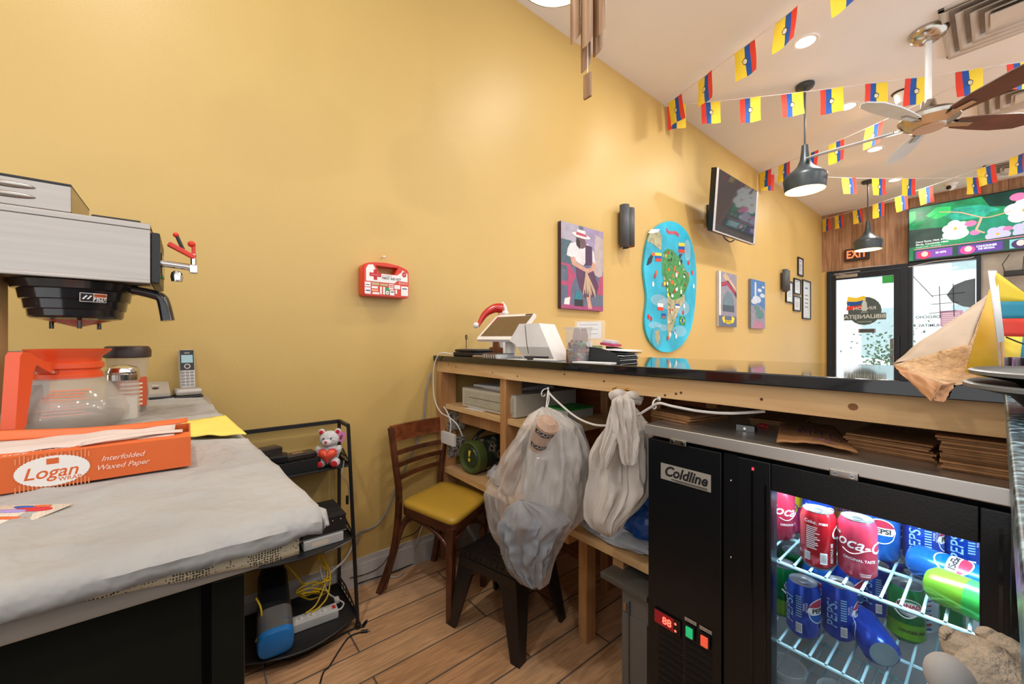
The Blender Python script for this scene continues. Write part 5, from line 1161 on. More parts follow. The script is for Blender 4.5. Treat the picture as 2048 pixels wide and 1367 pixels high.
nt.links.new(_f.outputs[0], _m.inputs[0]); nt.links.new(_t.outputs[0], _m.inputs[1]); nt.links.new(_g.outputs[0], _m.inputs[2]); nt.links.new(_m.outputs[0], _o.inputs[0])
MB().box(gx0-.003, gx1+.003, fy0+.004, fy0+.008, gz0-.003, gz1+.003, GLS).build('door_glass', dr)
for px, py in ((1506, 937),):
    p = on_y(px, py, fy0-.01); MB(frame((p.x, fy0-.0102, p.z), (1, 0, 0), (0, 0, 1))).box(-.002, .002, -.003, .003, 0, .001, M('red pilot lamp', 'FF3040', .4, emis=3)).build('pilot_lamp', dr)
def hinge(px, py, nm):
    p = on_y(px, py, fy0-.012); b = MB(frame((p.x, fy0-.0125, p.z), (1, 0, 0), (0, 0, 1))).box(-.022, .022, -.007, .007, 0, .004, STEEL, .002)
    for q in (-.013, .013): b.cyl((q, 0, .004), (q, 0, .0055), .0045, CHROME, seg=12).rect(q-.003, -.0006, q+.003, .0006, BLACKP, .0058)
    b.build(nm, fr)
hinge(1357, 884, 'steel_bracket'); hinge(1688, 948, 'steel_bracket')
b = MB()
for z in (.80, .62, .3):
    b.ball((1.481, fy0-.001, z), .0028, CHROME)
b.build('panel_screw', fr)
# light strip inside
LED = M('cool white led strip', 'CFE6FF', .5, emis=7, var=0)
MB().box(1.56, 1.98, 1.045, 1.06, .825, .834, LED).build('led_strip', fr)
l = bpy.data.lights.new('cooler_lamp', 'AREA'); l.shape = 'RECTANGLE'; l.size = .45; l.size_y = .06; l.energy = 7.5; l.color = (.78, .9, 1)
lo = bpy.data.objects.new('cooler_lamp', l); C.objects.link(lo); lo.parent = fr; lo.location = Vector((1.77, 1.075, .822))-Vector(root_m(fr).translation); lo.rotation_euler = (-.25, 0, 0)
# wire shelves
WR_ = M('pale blue coated wire', 'A9D0D6', .35)
S1, S2, S3 = .630, .447, .26
for z in (S1, S2, S3):
    b = MB()
    for y in (1.045, 1.19, 1.42): b.cyl((1.492, y, z-.007), (2.053, y, z-.007), .0042, WR_, seg=8)
    for k in range(20): b.cyl((1.505+k*.0285, 1.043, z-.0025), (1.505+k*.0285, 1.425, z-.0025), .0026, WR_, seg=8)
    b.build('wire_shelf', fr)

# ---- cans
ALU = M('can aluminium', 'E2E4E6', .34, 1)
KRD, KRD2 = M('red can paint', 'B01824', .25, .35), M('pink red can paint', 'B8304A', .3, .2)
KBL, KBL2, KGR, KYG, KOR, KYE, KPK = M('blue can paint', '1144B0', .22, .4), M('sky blue can paint', '0E62B8', .22, .4), M('green can paint', '127A3E', .22, .4), M('lime can paint', '6AA62C', .22, .4), M('orange can paint', 'D98A3A', .3, .3), M('yellow can paint', 'D6C02E', .3, .2), M('pink can paint', 'C4386A', .3, .2)
PR = {}
def can(kind, r=.0327, h=.122):
    """prototype can at the origin, label facing -Y"""
    base = {'coke': KRD2, 'coke_side': KRD, 'pepsi': KBL2, 'pepsi_side': KBL, 'pepsi_dent': KBL, 'ginger': KGR, 'lime': KYG, 'orange': KOR, 'tropical': KPK, 'plain_green': KGR, 'slim': ALU}[kind]
    name = 'soda_can'
    T = Matrix.Identity(4); t = thing(name, 'soda can', 'can', mat=T)
    def dent(v): 
        return v
    b = MB(); prof = [(0, .004), (r*.62, .0), (r*.72, .0), (r, .011), (r, h-.015), (r*.84, h-.002)]
    b.lathe(prof, [ALU, ALU, base, base, base], 40, cap0=False, cap1=False)
    if kind == 'lime': b.lathe([(r+.0002, .055), (r+.0002, h-.015)], M('bright green can paint', '36B04A', .25, .3), 40, cap0=False, cap1=False)
    if kind in ('ginger',): b.lathe([(r+.0002, .011), (r+.0002, .045)], KYG, 40, cap0=False, cap1=False)
    if kind == 'tropical': b.lathe([(r+.0002, .07), (r+.0002, h-.015)], KYE, 40, cap0=False, cap1=False)
    if kind == 'pepsi_dent':
        for i, v in enumerate(b.v):
            a = math.atan2(v.y, v.x); k = math.exp(-((a+1.9)/.5)**2)*math.exp(-((v.z-.06)/.035)**2); b.v[i] = Vector((v.x*(1-.22*k), v.y*(1-.22*k), v.z))
    b.build('can_body', t)
    b = MB().lathe([(r*.84, h-.002), (r*.85, h), (r*.8, h), (r*.77, h-.005), (0, h-.005)], ALU, 40, cap0=False, cap1=False); b.ball((0, .004, h-.0035), r*.3, ALU, ry=r*.42, rz=.0012, seg=14, rings=6)
    b.build('can_lid', t)
    def Wk(off=.0005, a0=-PI/2): R_ = r+off; return lambda x, y: (R_*math.cos(a0+x/R_), R_*math.sin(a0+x/R_), h/2+y)
    def disc(b, x, y, rx, ry, m, off, clip=None):
        W = Wk(off); n = 28; c = []
        for k in range(n):
            a = 2*PI*k/n; X, Y = x+rx*math.cos(a), y+ry*math.sin(a)
            if clip: Y = min(max(Y, clip[0]), clip[1])
            c.append((X, Y))
        pts = []; fs = []; m_ = 10
        xs = [x-rx+2*rx*i/m_ for i in range(m_+1)]
        for X in xs:
            q = math.sqrt(max(0, 1-((X-x)/rx)**2))*ry; lo, hi = y-q, y+q
            if clip: lo, hi = max(lo, clip[0]), min(hi, clip[1]); hi = max(lo, hi)
            pts += [W(X, lo), W(X, hi)]
        b.add(pts, [(2*i, 2*i+2, 2*i+3, 2*i+1) for i in range(m_)], m, False)
    b = MB(); W = Wk(.0009)
    def barcode(b, x, y, w_, h_, off=.0006):
        wrect(b, Wk(off), x, y, x+w_, y+h_, WHITEP, 3)
        for k in range(7): wrect(b, Wk(off+.0003), x+w_*.08+k*w_*.125, y+h_*.1, x+w_*.08+k*w_*.125+w_*.05, y+h_*.9, BLACKP, 1)
    if kind == 'coke':
        b.text('Coca-Cola', .034, WHITEP, .012, .012, wrap=W, bold=.01, shear=.3, rot=-.12).text('ORIGINAL TASTE', .0075, WHITEP, .004, -.018, wrap=W, bold=.01)
        b.tube([Wk(.0006)(-.026+.0045*k, -.001-.006*math.sin(k*.45)) for k in range(12)], .0009, WHITEP, 5)
        b.text('CONTAINS\nCAFFEINE', .004, WHITEP, .014, -.047, wrap=W)
    elif kind == 'coke_side':
        b.text('Coke. max', .010, WHITEP, -.004, .040, wrap=W, bold=.02)
        for k in range(12): wrect(b, Wk(.0006), -.022, .028-k*.0042, .0+random.uniform(-.006, .004), .030-k*.0042, WHITEP, 3)
        barcode(b, -.026, -.045, .012, .018); barcode(b, .004, -.047, .013, .024); b.text('RECYCLE ME', .0075, WHITEP, .027, -.022, wrap=W, rot=PI/2, bold=.02)
        b.text('C', .04, WHITEP, .036, .02, wrap=W, shear=.3)
    elif kind == 'pepsi':
        disc(b, 0, .008, .0275, .0275, WHITEP, .0005); disc(b, 0, .008, .0255, .0255, KRD2, .0008, (.0165, .05)); disc(b, 0, .008, .0255, .0255, KBL2, .0008, (-.03, .0)); b.text('PEPSI', .0145, BLACKP, 0, .0082, wrap=W, bold=.04, sx=1.1)
    elif kind in ('pepsi_side', 'pepsi_dent'):
        b.text('PEPSI', .028, M('pale blue can print', '8FC0E0', .4), -.012, .0, wrap=W, bold=.01, rot=PI/2)
        for k in range(9): wrect(b, Wk(.0006), .003, .034-k*.0055, .014, .0365-k*.0055, M('pale blue can print', '8FC0E0', .4), 2)
        barcode(b, .003, -.046, .012, .022); b.text('PLEASE\nRECYCLE', .0055, WHITEP, .021, .015, wrap=W, rot=PI/2)
        W_ = Wk(.0005); disc(b, .052, .008, .0275, .0275, WHITEP, .0005); disc(b, .052, .008, .0255, .0255, KRD2, .0008, (.0165, .05)); disc(b, .052, .008, .0255, .0255, KBL2, .0008, (-.03, .0)); b.text('PEPSI', .0145, BLACKP, .052, .0082, wrap=W, bold=.04, sx=1.1)
    elif kind == 'ginger':
        disc(b, .006, .022, .024, .019, WHITEP, .0004); disc(b, .006, .022, .022, .017, M('shield green', '2E8A48', .4), .0007); disc(b, .008, .02, .02, .014, WHITEP, .001)
        W4 = Wk(.0014); b.text('CANADA\nDRY', .0115, REDP, .008, .02, wrap=W4, bold=.03); b.text('GINGER ALE', .009, BLACKP, .012, -.032, wrap=W, bold=.02)
        b.tube([Wk(.0006)(-.022+.0035*k, .012-.014*math.sin(k*.26)) for k in range(13)], .0018, WHITEP, 5)
    elif kind == 'plain_green':
        wrect(b, Wk(.0005), -.024, -.004, .024, .02, M('gold label', 'C79A3A', .4), 8); b.text('Schweppes', .011, BLACKP, 0, .009, wrap=W, bold=.02, shear=.1)
    elif kind == 'lime': b.text('LIME', .013, M('dark green print', '1D5A2E', .5), 0, .0, wrap=W, rot=PI/2, bold=.02)
    elif kind == 'orange': b.text('Sunkist', .02, M('navy print', '1D3A7A', .5), 0, .012, wrap=W, bold=.03, shear=.2)
    elif kind == 'tropical':
        disc(b, 0, .004, .02, .018, M('purple print', '6A3A9A', .5), .0004); disc(b, 0, .004, .017, .015, KYE, .0008); b.text('Tropical', .009, M('dark green print', '1D5A2E', .5), 0, .006, wrap=W, bold=.02)
    elif kind == 'slim':
        for k in range(8): b.tube([Wk(.0006)(-.02+.004*j, -.045+k*.011+.004*math.sin(j*.6)) for j in range(11)], .0012, [KBL, REDP][k % 2], 5)
    b.build('can_print', t)
    CH.clear(); index_children(t); PR[kind] = t; return t
def put(kind, T, label, group=None):
    if kind not in PR:
        t = can(kind); t.matrix_local = T; ROOT[t.name] = T; t['label'] = label
        if group: t['group'] = group
        CH.clear(); index_children(t); return t
    CH.clear(); index_children(PR[kind]); return copy_tree(PR[kind], T, label, group)
def face(p, extra=0): # rotate so that -Y label faces the camera
    d = Vector((CAM.x-p.x, CAM.y-p.y)); return math.atan2(d.y, d.x)+PI/2+extra
def layout(specs, z):
    P = [[on_z(s[1], s[2], z).x, on_z(s[1], s[2], z).y] for s in specs]
    for it in range(200):
        for i in range(len(P)):
            for j in range(i+1, len(P)):
                dx, dy = P[j][0]-P[i][0], P[j][1]-P[i][1]; d = math.hypot(dx, dy) or 1e-6; need = .0665
                if d < need:
                    k = (need-d)/2/d; w = .15 if specs[i][5] else 1; w2 = .15 if specs[j][5] else 1; P[i][0] -= dx*k*w; P[i][1] -= dy*k*w; P[j][0] += dx*k*w2; P[j][1] += dy*k*w2
            P[i][0] = min(max(P[i][0], 1.524), 2.02); P[i][1] = min(max(P[i][1], 1.085), 1.41)
    for s, p in zip(specs, P):
        v = Vector((p[0], p[1], z)); put(s[0], TR(v.x, v.y, z, rz=face(v, s[3])), s[4])
UPPER = [
 ('coke_side', 1637, 1126, 0, 'red cola can turned to its barcode side, left front of the upper cooler shelf', 1),
 ('coke', 1713, 1147, 0, 'red cola can with white script logo, front of the upper cooler shelf', 1),
 ('pepsi', 1762, 1112, 0, 'blue soda can with a round red white and blue badge behind the red cola can', 1),
 ('pepsi_side', 1850, 1128, 0, 'tall blue soda can standing behind the lying blue can', 1),
 ('pepsi_side', 1922, 1140, .1, 'rightmost standing blue soda can on the upper cooler shelf', 1),
 ('pepsi_side', 1627, 1078, -.9, 'bright blue soda can behind the red barcode can', 0),
 ('tropical', 1583, 1062, 0, 'yellow and pink soda can at the left of the upper cooler shelf', 0),
 ('orange', 1700, 1072, 0, 'orange soda can at the back between the two red cola cans', 0),
 ('pepsi_side', 1800, 1090, .3, 'blue soda can at the back right of the round badge can', 0),
 ('coke', 1560, 1068, .8, 'pink red soda can at the left wall of the upper cooler shelf', 0),
]
layout(UPPER, S1)
def lying(kind, px, py, z, ang, label, roll=0, r=.0327):
    p = on_z(px, py, z+r); T = Matrix.Translation((p.x, p.y, z+r+.0005)) @ Matrix.Rotation(ang, 4, 'Z') @ Matrix.Rotation(PI/2, 4, 'Y') @ Matrix.Rotation(roll, 4, 'Z') @ Matrix.Translation((0, 0, -.061))
    return put(kind, T, label)
lying('pepsi', 1902, 1145, S1, -.25, 'blue soda can lying on its side on the upper cooler shelf', roll=-1.1)
lying('lime', 1950, 1200, S1, -.3, 'bright green can lying on its side at the right front of the upper shelf', roll=-2.0)
LOWER = [
 ('pepsi_dent', 1606, 1263, -.5, 'dented blue soda can at the left front of the lower cooler shelf', 1),
 ('pepsi_side', 1678, 1268, 0, 'upright blue soda can with barcode, middle front of the lower cooler shelf', 1),
 ('ginger', 1812, 1272, 0, 'green ginger ale can with a red and white shield on the lower cooler shelf', 1),
 ('pepsi_side', 1748, 1222, 0, 'blue soda can behind the lying can on the lower cooler shelf', 1),
 ('ginger', 1566, 1222, .6, 'green ginger ale can at the far left of the lower cooler shelf', 1),
 ('pepsi', 1632, 1222, -.3, 'blue soda can directly behind the dented can', 0),
 ('pepsi_side', 1692, 1222, -.4, 'blue soda can directly behind the barcode can of the lower shelf', 0),
 ('plain_green', 1882, 1243, 0, 'dark green can with a gold label at the right of the lower shelf', 1),
 ('slim', 1850, 1250, 0, 'silver striped can between the ginger ale can and the gold label can', 1),
 ('pepsi_side', 1792, 1200, .5, 'blue soda can at the back of the lower shelf behind the ginger ale', 0),
 ('plain_green', 1590, 1192, .4, 'dark green can in the back left corner of the lower shelf', 0),
 ('ginger', 1650, 1185, .2, 'green ginger ale can at the back middle of the lower shelf', 0),
 ('pepsi', 1720, 1190, .2, 'blue soda can at the very back middle of the lower shelf', 0),
]
layout(LOWER, S2)
p = on_z(1745, 1275, S2+.033)
# bottom of this can points at the viewer
T = Matrix.Translation((p.x, p.y, S2+.0335)) @ Matrix.Rotation(face(p, .35)-PI/2+PI, 4, 'Z') @ Matrix.Rotation(PI/2, 4, 'Y') @ Matrix.Rotation(1.5, 4, 'Z') @ Matrix.Translation((0, 0, -.050))
put('pepsi_side', T, 'blue soda can lying with its silver bottom towards the door on the lower shelf')
JR = M('clear drinking glass', 'E4EAEA', .05, alpha=.28)
for k, (x, y) in enumerate(((1.56, 1.10), (1.66, 1.10), (1.74, 1.13))):
    tag(MB().lathe([(.0, .003), (.03, .003), (.035, .03), (.04, .1), (.041, .101), (.037, .1), (.031, .01), (0, .01)], JR, 28, (x, y, S3)).build('drinking_glass'), ['clear drinking glass on the bottom cooler shelf, leftmost of three', 'clear drinking glass on the bottom cooler shelf, middle of three', 'clear drinking glass on the bottom cooler shelf, rightmost of three'][k], 'glass')

# ---- things on the cooler top
KBG = M('kraft paper bag', 'A8794E', .75, var=.1, vs=30); KBD = M('kraft paper edge', '86603C', .8, var=.2, vs=60)
def bagstack(c, sx, sy, n, th, rz, labels, grp, fan=.0):
    for k in range(n):
        T = TR(c[0]+random.uniform(-.004, .004), c[1]+random.uniform(-.004, .004), fz+.0005+k*th, rz=rz+random.uniform(-.04, .04)+fan*k)
        o = tag(MB(T).box(-sx/2, sx/2, -sy/2, sy/2, 0, th*.86, KBG if k % 2 else KBD).build('paper_bag'), labels, 'paper bag', grp)
bagstack((1.30, 1.15), .13, .17, 7, .0032, -.25, 'flat brown paper bag in the fanned stack at the left end of the cooler top', 'brown paper bags in the left stack', .02)
bagstack((1.745, 1.17), .13, .17, 8, .0038, -.1, 'flat brown paper bag in the middle stack right of the written bag', 'brown paper bags in the middle stack')
bagstack((1.885, 1.12), .15, .17, 14, .0042, .03, 'flat brown paper bag in the tall stack at the right end of the cooler top', 'brown paper bags in the right stack')
bagstack((1.49, 1.3), .12, .16, 4, .003, .1, 'flat brown paper bag at the back behind the written bag', 'brown paper bags at the back of the cooler')
q = [on_z(1553, 887, fz+.004), on_z(1716, 909, fz+.004), on_z(1668, 856, fz+.006), on_z(1563, 838, fz+.006)]
c4 = q
t = thing('written_bag', 'flat brown paper bag with purple handwriting over the edge of the cooler top', 'paper bag', mat=TR(sum(q, Vector())/4))
MB().grid(lambda u, v: q[0].lerp(q[1], u).lerp(q[3].lerp(q[2], u), v)+Vector((0, 0, .004+.008*math.sin(PI*u)*(1-v)+.002*noise.noise(Vector((u*6, v*6, 0))))), 24, 16, KBG).build('bag', t, solid=.003)
b = MB(); PU = M('purple ink', '8A5A78', .8)
def on_bag(u, v): return q[0].lerp(q[1], u).lerp(q[3].lerp(q[2], u), v)+Vector((0, 0, .0075+.008*math.sin(PI*u)*(1-v)))
for st in ([(.45, .3), (.5, .55), (.58, .5), (.52, .35)], [(.6, .25), (.66, .55)], [(.3, .3), (.34, .6), (.38, .35)], [(.72, .2), (.8, .5), (.84, .2)], [(.5, .1), (.62, .12), (.75, .05)]):
    b.tube([on_bag(*p) for p in st], .0011, PU, 5, smooth=4)
b.build('handwriting', t)
p = on_z(1492, 862, fz); T = TR(p.x, p.y, fz, rz=.1)
t = thing('card_reader', 'tiny black card reader on the cooler top left of the written bag', 'card reader', mat=T)
MB(T).box(-.02, .02, -.006, .02, .0, .014, BLACK, .003).box(-.021, .021, -.008, -.004, .0, .016, M('grey reader face', '6A6E72', .35), .002).ell(0, 0, .001, .001, BLACKP).build('case', t)
MB(frame((p.x-.0, p.y-.0088, fz+.008), (1, .1, 0), (0, 0, 1))).ell(0, 0, .003, .003, CHROME, 0).build('port', t)
p = on_z(1525, 855, fz)
tag(MB(TR(p.x, p.y, fz)).ball((0, 0, .006), .01, M('dark red plastic', 'A01C2C', .3), ry=.008, rz=.006).ball((.008, .002, .004), .005, RED, rz=.004).build('red_clip'), 'tiny dark red clip beside the black card reader', 'clip')
# ------------------------------------------------------------------ things on the mustard wall
def rectw(X, px0, yt, yb, px1):
    """world rectangle on the plane X; heights read at the left edge px0"""
    a, b_, c = on_x(px0, yt, X), on_x(px0, yb, X), on_x(px1, yt, X); return a.y, c.y, b_.z, a.z
def art(X, y0, y1, z0, z1): return frame((X, y0, z0), (0, 1, 0), (0, 0, 1)) @ Matrix.Diagonal((y1-y0, z1-z0, 1, 1))
# first aid kit
y0, y1, z0, z1 = rectw(.072, 727, 522, 590, 819)
t = thing('first_aid_kit', 'red plastic first aid kit with handle hanging from a pin on the mustard wall', 'first aid kit', mat=TR(.035, (y0+y1)/2, z0))
KR_ = M('red orange plastic case', 'DD3A1E', .3); w_, h_ = y1-y0, z1-z0
F_ = frame((0.006, y0, z0), (0, 1, 0), (0, 0, 1))
def rr2(x0, y0_, x1, y1_, r, n=5):
    o = []
    for cx, cy, a0 in ((x1-r, y0_+r, -PI/2), (x1-r, y1_-r, 0), (x0+r, y1_-r, PI/2), (x0+r, y0_+r, PI)):
        for k in range(n+1): o.append((cx+r*math.cos(a0+k*PI/2/n), cy+r*math.sin(a0+k*PI/2/n)))
    return o
hx0, hx1, hz0, hz1 = .28*w_, .72*w_, .76*h_, .93*h_
hm = .70*h_
def kitbody(b, zz0, zz1, g):
    A = g; q = rr2(A, A, w_-A, 1.5*h_, .013)
    lowp = [p for p in q if p[1] < .5*h_]
    # lower body, two shoulders and the bar of the handle meet edge to edge
    b.prism([(A, hm)]+[p for p in q[-7:] if p[1] < .5*h_]+[p for p in q[:6] if p[1] < .5*h_]+[(w_-A, hm)], zz0, zz1, KR_)
    b.prism([(A, hm), (hx0+.012, hm), (hx0-.006, hz1), (hx0-.008, h_+.004-A), (.03, h_-A), (A+.012, h_-.006), (A+.003, h_-.014), (A, h_-.026)][::1], zz0, zz1, KR_)
    b.prism([(hx1-.012, hm), (w_-A, hm), (w_-A, h_-.028), (w_-A-.005, h_-.018), (w_-A-.02, h_-.01), (hx1+.008, h_+.002-A), (hx1+.006, hz1)], zz0, zz1, KR_)
    b.prism([(hx0-.006, hz1), (hx1+.006, hz1), (hx1+.008, h_+.002-A), ((hx0+hx1)/2, h_+.008-A), (hx0-.008, h_+.004-A)], zz0+.002, zz1-.002, KR_)
b = MB(F_); kitbody(b, 0, .055, 0); kitbody(b, .0552, .062, .003)
b.build('case', t)
b = MB(F_); zz = .0632; 
b.poly([(.012, .44*h_), (.66*w_, .43*h_), (.72*w_, .52*h_), (w_-.008, .51*h_), (w_-.009, h_-.035), (w_-.035, h_-.02), (hx1+.028, h_-.018), (hx1+.022, .8*h_), (hx1, .69*h_), (hx0+.004, .69*h_), (hx0-.018, h_-.008), (.022, h_-.012), (.012, h_-.03)], WHITEP, zz)
b.rect(.047, .49*h_, .063, .80*h_, REDP, zz+.0006).rect(.028, .59*h_, .082, .70*h_, REDP, zz+.0008)
b.text('FIRST AID KIT', .0152, BLACKP, .60*w_, .565*h_, zz+.001, bold=.01).text('ALL PURPOSE', .0075, PAPERT, .50*w_, .645*h_, zz+.001).text('Johnson & Johnson', .0052, WHITEP, .055, .645*h_, zz+.0012)
b.ell(w_-.026, .74*h_, .011, .0125, REDP, zz+.0008).text('160', .009, WHITEP, w_-.026, .74*h_, zz+.0012)
b.text('SET YOUR OWN', .006, WHITEP, .86*w_, .47*h_, zz+.0008).text('EMERGENCY KIT', .006, WHITEP, .86*w_, .435*h_, zz+.0008)
cells = [(.03, .27, .15, .41, WHITEP), (.03, .06, .15, .25, WHITEP), (.17, .33, .33, .41, M('kit tan item', 'C8B088', .6)), (.35, .33, .52, .40, M('kit tan item', 'C8B088', .6)), (.54, .24, .64, .40, WHITEP), (.66, .27, .79, .39, WHITEP), (.81, .07, .97, .37, WHITEP), (.17, .23, .30, .30, WHITEP), (.17, .15, .31, .20, M('kit peach item', 'F0B48A', .6)), (.19, .06, .33, .12, WHITEP), (.345, .07, .385, .30, WHITEP), (.41, .07, .455, .30, WHITEP), (.465, .07, .54, .29, M('kit green item', '3FA05A', .6)), (.56, .06, .66, .22, WHITEP), (.68, .12, .72, .25, WHITEP)]
for x0, a, x1, c, m in cells: b.rect(x0*w_, a*h_, x1*w_, c*h_, m, zz+.0004)
for x0, a, x1, c in ((.05, .32, .13, .34), (.05, .14, .14, .17), (.84, .28, .94, .31), (.58, .15, .65, .18)): b.rect(x0*w_, a*h_, x1*w_, c*h_, M('navy print', '1D3A7A', .5), zz+.0008)
for x0, a, x1, c in ((.55, .34, .63, .37), (.55, .29, .63, .31)): b.rect(x0*w_, a*h_, x1*w_, c*h_, REDP, zz+.0008)
b.ell(.505*w_, .13*h_, .035*w_, .06*h_, WHITEP, zz+.0008).ell(.505*w_, .13*h_, .012*w_, .02*h_, M('navy print', '1D3A7A', .5), zz+.0012)
b.build('printed_front', t)
p = on_x(763, 516, .0)
tag(MB().tube([p, p+Vector((.03, 0, 0))], .0016, STEEL, 8).ball(p+Vector((.032, 0, .001)), .006, WHITE, ry=.006).build('push_pin'), 'white push pin in the mustard wall above the first aid kit', 'pin')

# weaver canvas
y0, y1, z0, z1 = rectw(.03, 1122, 441, 616, 1206)
t = thing('weaver_canvas', 'tall photo canvas of a seated straw weaver in a white hat on the mustard wall', 'picture', mat=TR(.015, (y0+y1)/2, z0))
MB().box(.002, .03, y0, y1, z0, z1, M('canvas dark edge', '4A3038', .7)).build('canvas', t)
b = MB(art(.0306, y0, y1, z0, z1)); pm = lambda n, c: M('painting '+n, c, .6, var=.12, vs=20)
b.rect(0, 0, 1, 1, pm('slate', '5F6A80'), 0)
b.poly([(0, .8), (.4, .78), (.4, 1), (0, 1)], pm('pale sky', 'A9A4B4'), .0003).poly([(.55, .55), (1, .5), (1, 1), (.5, 1)], pm('lilac', '9A8CAE'), .0003).poly([(.75, .45), (.98, .4), (1, .9), (.8, .95)], pm('pale straw cloth', 'B4A8A8'), .0004)
b.poly([(0, .45), (.25, .45), (.22, .8), (0, .8)], pm('teal', '4A6470'), .0004).poly([(0, 0), (1, 0), (1, .06), (0, .045)], pm('magenta', 'A04A78'), .0004)
b.poly([(0, .53), (.2, .52), (.33, .4), (.22, .25), (.2, .03), (.14, .03), (.15, .38), (.12, .5), (0, .5)], pm('pink chair', 'B04A70'), .0006).rect(0, .27, .18, .32, pm('pink chair', 'B04A70'), .0006).poly([(.85, .2), (1, .2), (1, .45), (.9, .42)], pm('pink chair', 'B04A70'), .0006)
b.poly([(.33, .5), (.75, .5), (.88, .3), (.8, .18), (.55, .14), (.4, .28), (.34, .4)], pm('plum skirt', '5C3A5A'), .0008)
b.poly([(.2, .77), (.35, .8), (.62, .8), (.76, .72), (.8, .58), (.7, .57), (.62, .62), (.5, .53), (.36, .56), (.28, .6), (.12, .62), (.14, .7)], pm('white blouse', 'D8D6DA'), .001)
b.poly([(.55, .79), (.72, .78), (.72, .55), (.55, .54)], pm('plum vest', '4A3050'), .0012)
b.poly([(.2, .6), (.24, .52), (.55, .46), (.6, .5), (.34, .56), (.3, .62)], pm('skin', 'C89A8A'), .0014).poly([(.72, .6), (.8, .58), (.78, .5), (.58, .44), (.54, .49), (.7, .53)], pm('skin', 'C89A8A'), .0014)
b.ell(.45, .8, .12, .07, pm('shadowed face', '6A5058'), .0014).poly([(.34, .86), (.34, .76), (.42, .72), (.42, .82)], pm('dark hair', '2A2830'), .0015)
b.ell(.45, .885, .22, .03, pm('hat white', 'E4E0DE'), .0018, rot=-.03).poly([(.33, .89), (.57, .885), (.54, .95), (.36, .955)], pm('hat white', 'E4E0DE'), .002).poly([(.33, .885), (.58, .88), (.57, .91), (.34, .92)], pm('hat band', 'B8506A'), .0022)
for k in range(22):
    a = random.uniform(-.35, .95); x = .6+.02*k/22; b.poly([(x-.05, .48), (x-.04, .48), (x-.03+.25*a, .15+.1*random.random()), (x-.045+.25*a, .15+.1*random.random())], pm('straw', 'C4A88C'), .0016+.00002*k)
b.poly([(.57, .16), (.66, .16), (.72, .02), (.62, .02)], pm('skin', 'C89A8A'), .0012).poly([(.3, .12), (.45, .12), (.47, .2), (.33, .22)], pm('teal basket', '2F8090'), .001)
b.poly([(.08, .12), (.2, .14), (.18, .05), (.06, .05)], pm('hat white', 'E4E0DE'), .0008).rect(.3, .04, .5, .12, pm('dark', '2E3038'), .0007)
b.build('printed_picture', t)

# wall sconces
def sconce(px0, px1, yt, yb, label):
    c = on_x((px0+px1)/2, (yt+yb)/2, .07); zt = on_x((px0+px1)/2, yt, .09).z; zb = on_x((px0+px1)/2, yb, .09).z
    t = thing('wall_sconce', label, 'wall lamp', mat=TR(.0, c.y, zb), group=None); SM = M('matt charcoal metal', '4C5054', .5); IM = M('warm copper inside', 'C88A5A', .4)
    MB().box(0, .02, c.y-.03, c.y+.03, zb+.04, zt-.04, SM).build('wall_plate', t)
    for s in (-1, 1):
        cy = c.y+s*.034; n = 20; r = .036; vs = []; 
        for z in (zb+(.0 if s < 0 else .02), zt-(.0 if s < 0 else .012)):
            for k in range(n+1):
                a = -PI*.75+k*2*PI*.78/n; vs.append((.055+r*math.cos(a), cy+r*math.sin(a), z))
        o = MB().add(vs, [(k, k+1, n+2+k, n+1+k) for k in range(n)], SM); o.build('half_shade', t, solid=.003)
        MB().lathe([(.031, 0), (.031, zt-zb-.04)], IM, 18, (.053, cy, zb+.02), cap0=False, cap1=False).build('copper_liner', t)
    l = bpy.data.lights.new('sconce_lamp', 'POINT'); l.energy = .7; l.color = (1, .8, .6); l.shadow_soft_size = .02
    lo = bpy.data.objects.new('sconce_lamp', l); C.objects.link(lo); lo.parent = t; lo.location = (.06, 0, (zt-zb)/2)
sconce(1241, 1274, 408, 494, 'charcoal half tube wall sconce between the weaver canvas and the blue map board')
sconce(1565, 1584, 537, 582, 'smaller looking charcoal wall sconce beside the framed certificates near the door')

# map board
pts = [(1289, 520), (1293, 490), (1303, 465), (1320, 448), (1340, 442), (1358, 448), (1374, 464), (1385, 490), (1391, 520), (1393, 560), (1391, 600), (1386, 640), (1377, 670), (1362, 692), (1342, 703), (1322, 702), (1306, 690), (1294, 668), (1290, 640), (1293, 610), (1294, 590), (1290, 560), (1288, 540)]
t = thing('map_board', 'bean shaped turquoise board with an illustrated South America map on the mustard wall', 'map', mat=TR(.01, on_x(1340, 570).y, on_x(1340, 703).z))
P3 = [on_x(x, y, .022) for x, y in pts]
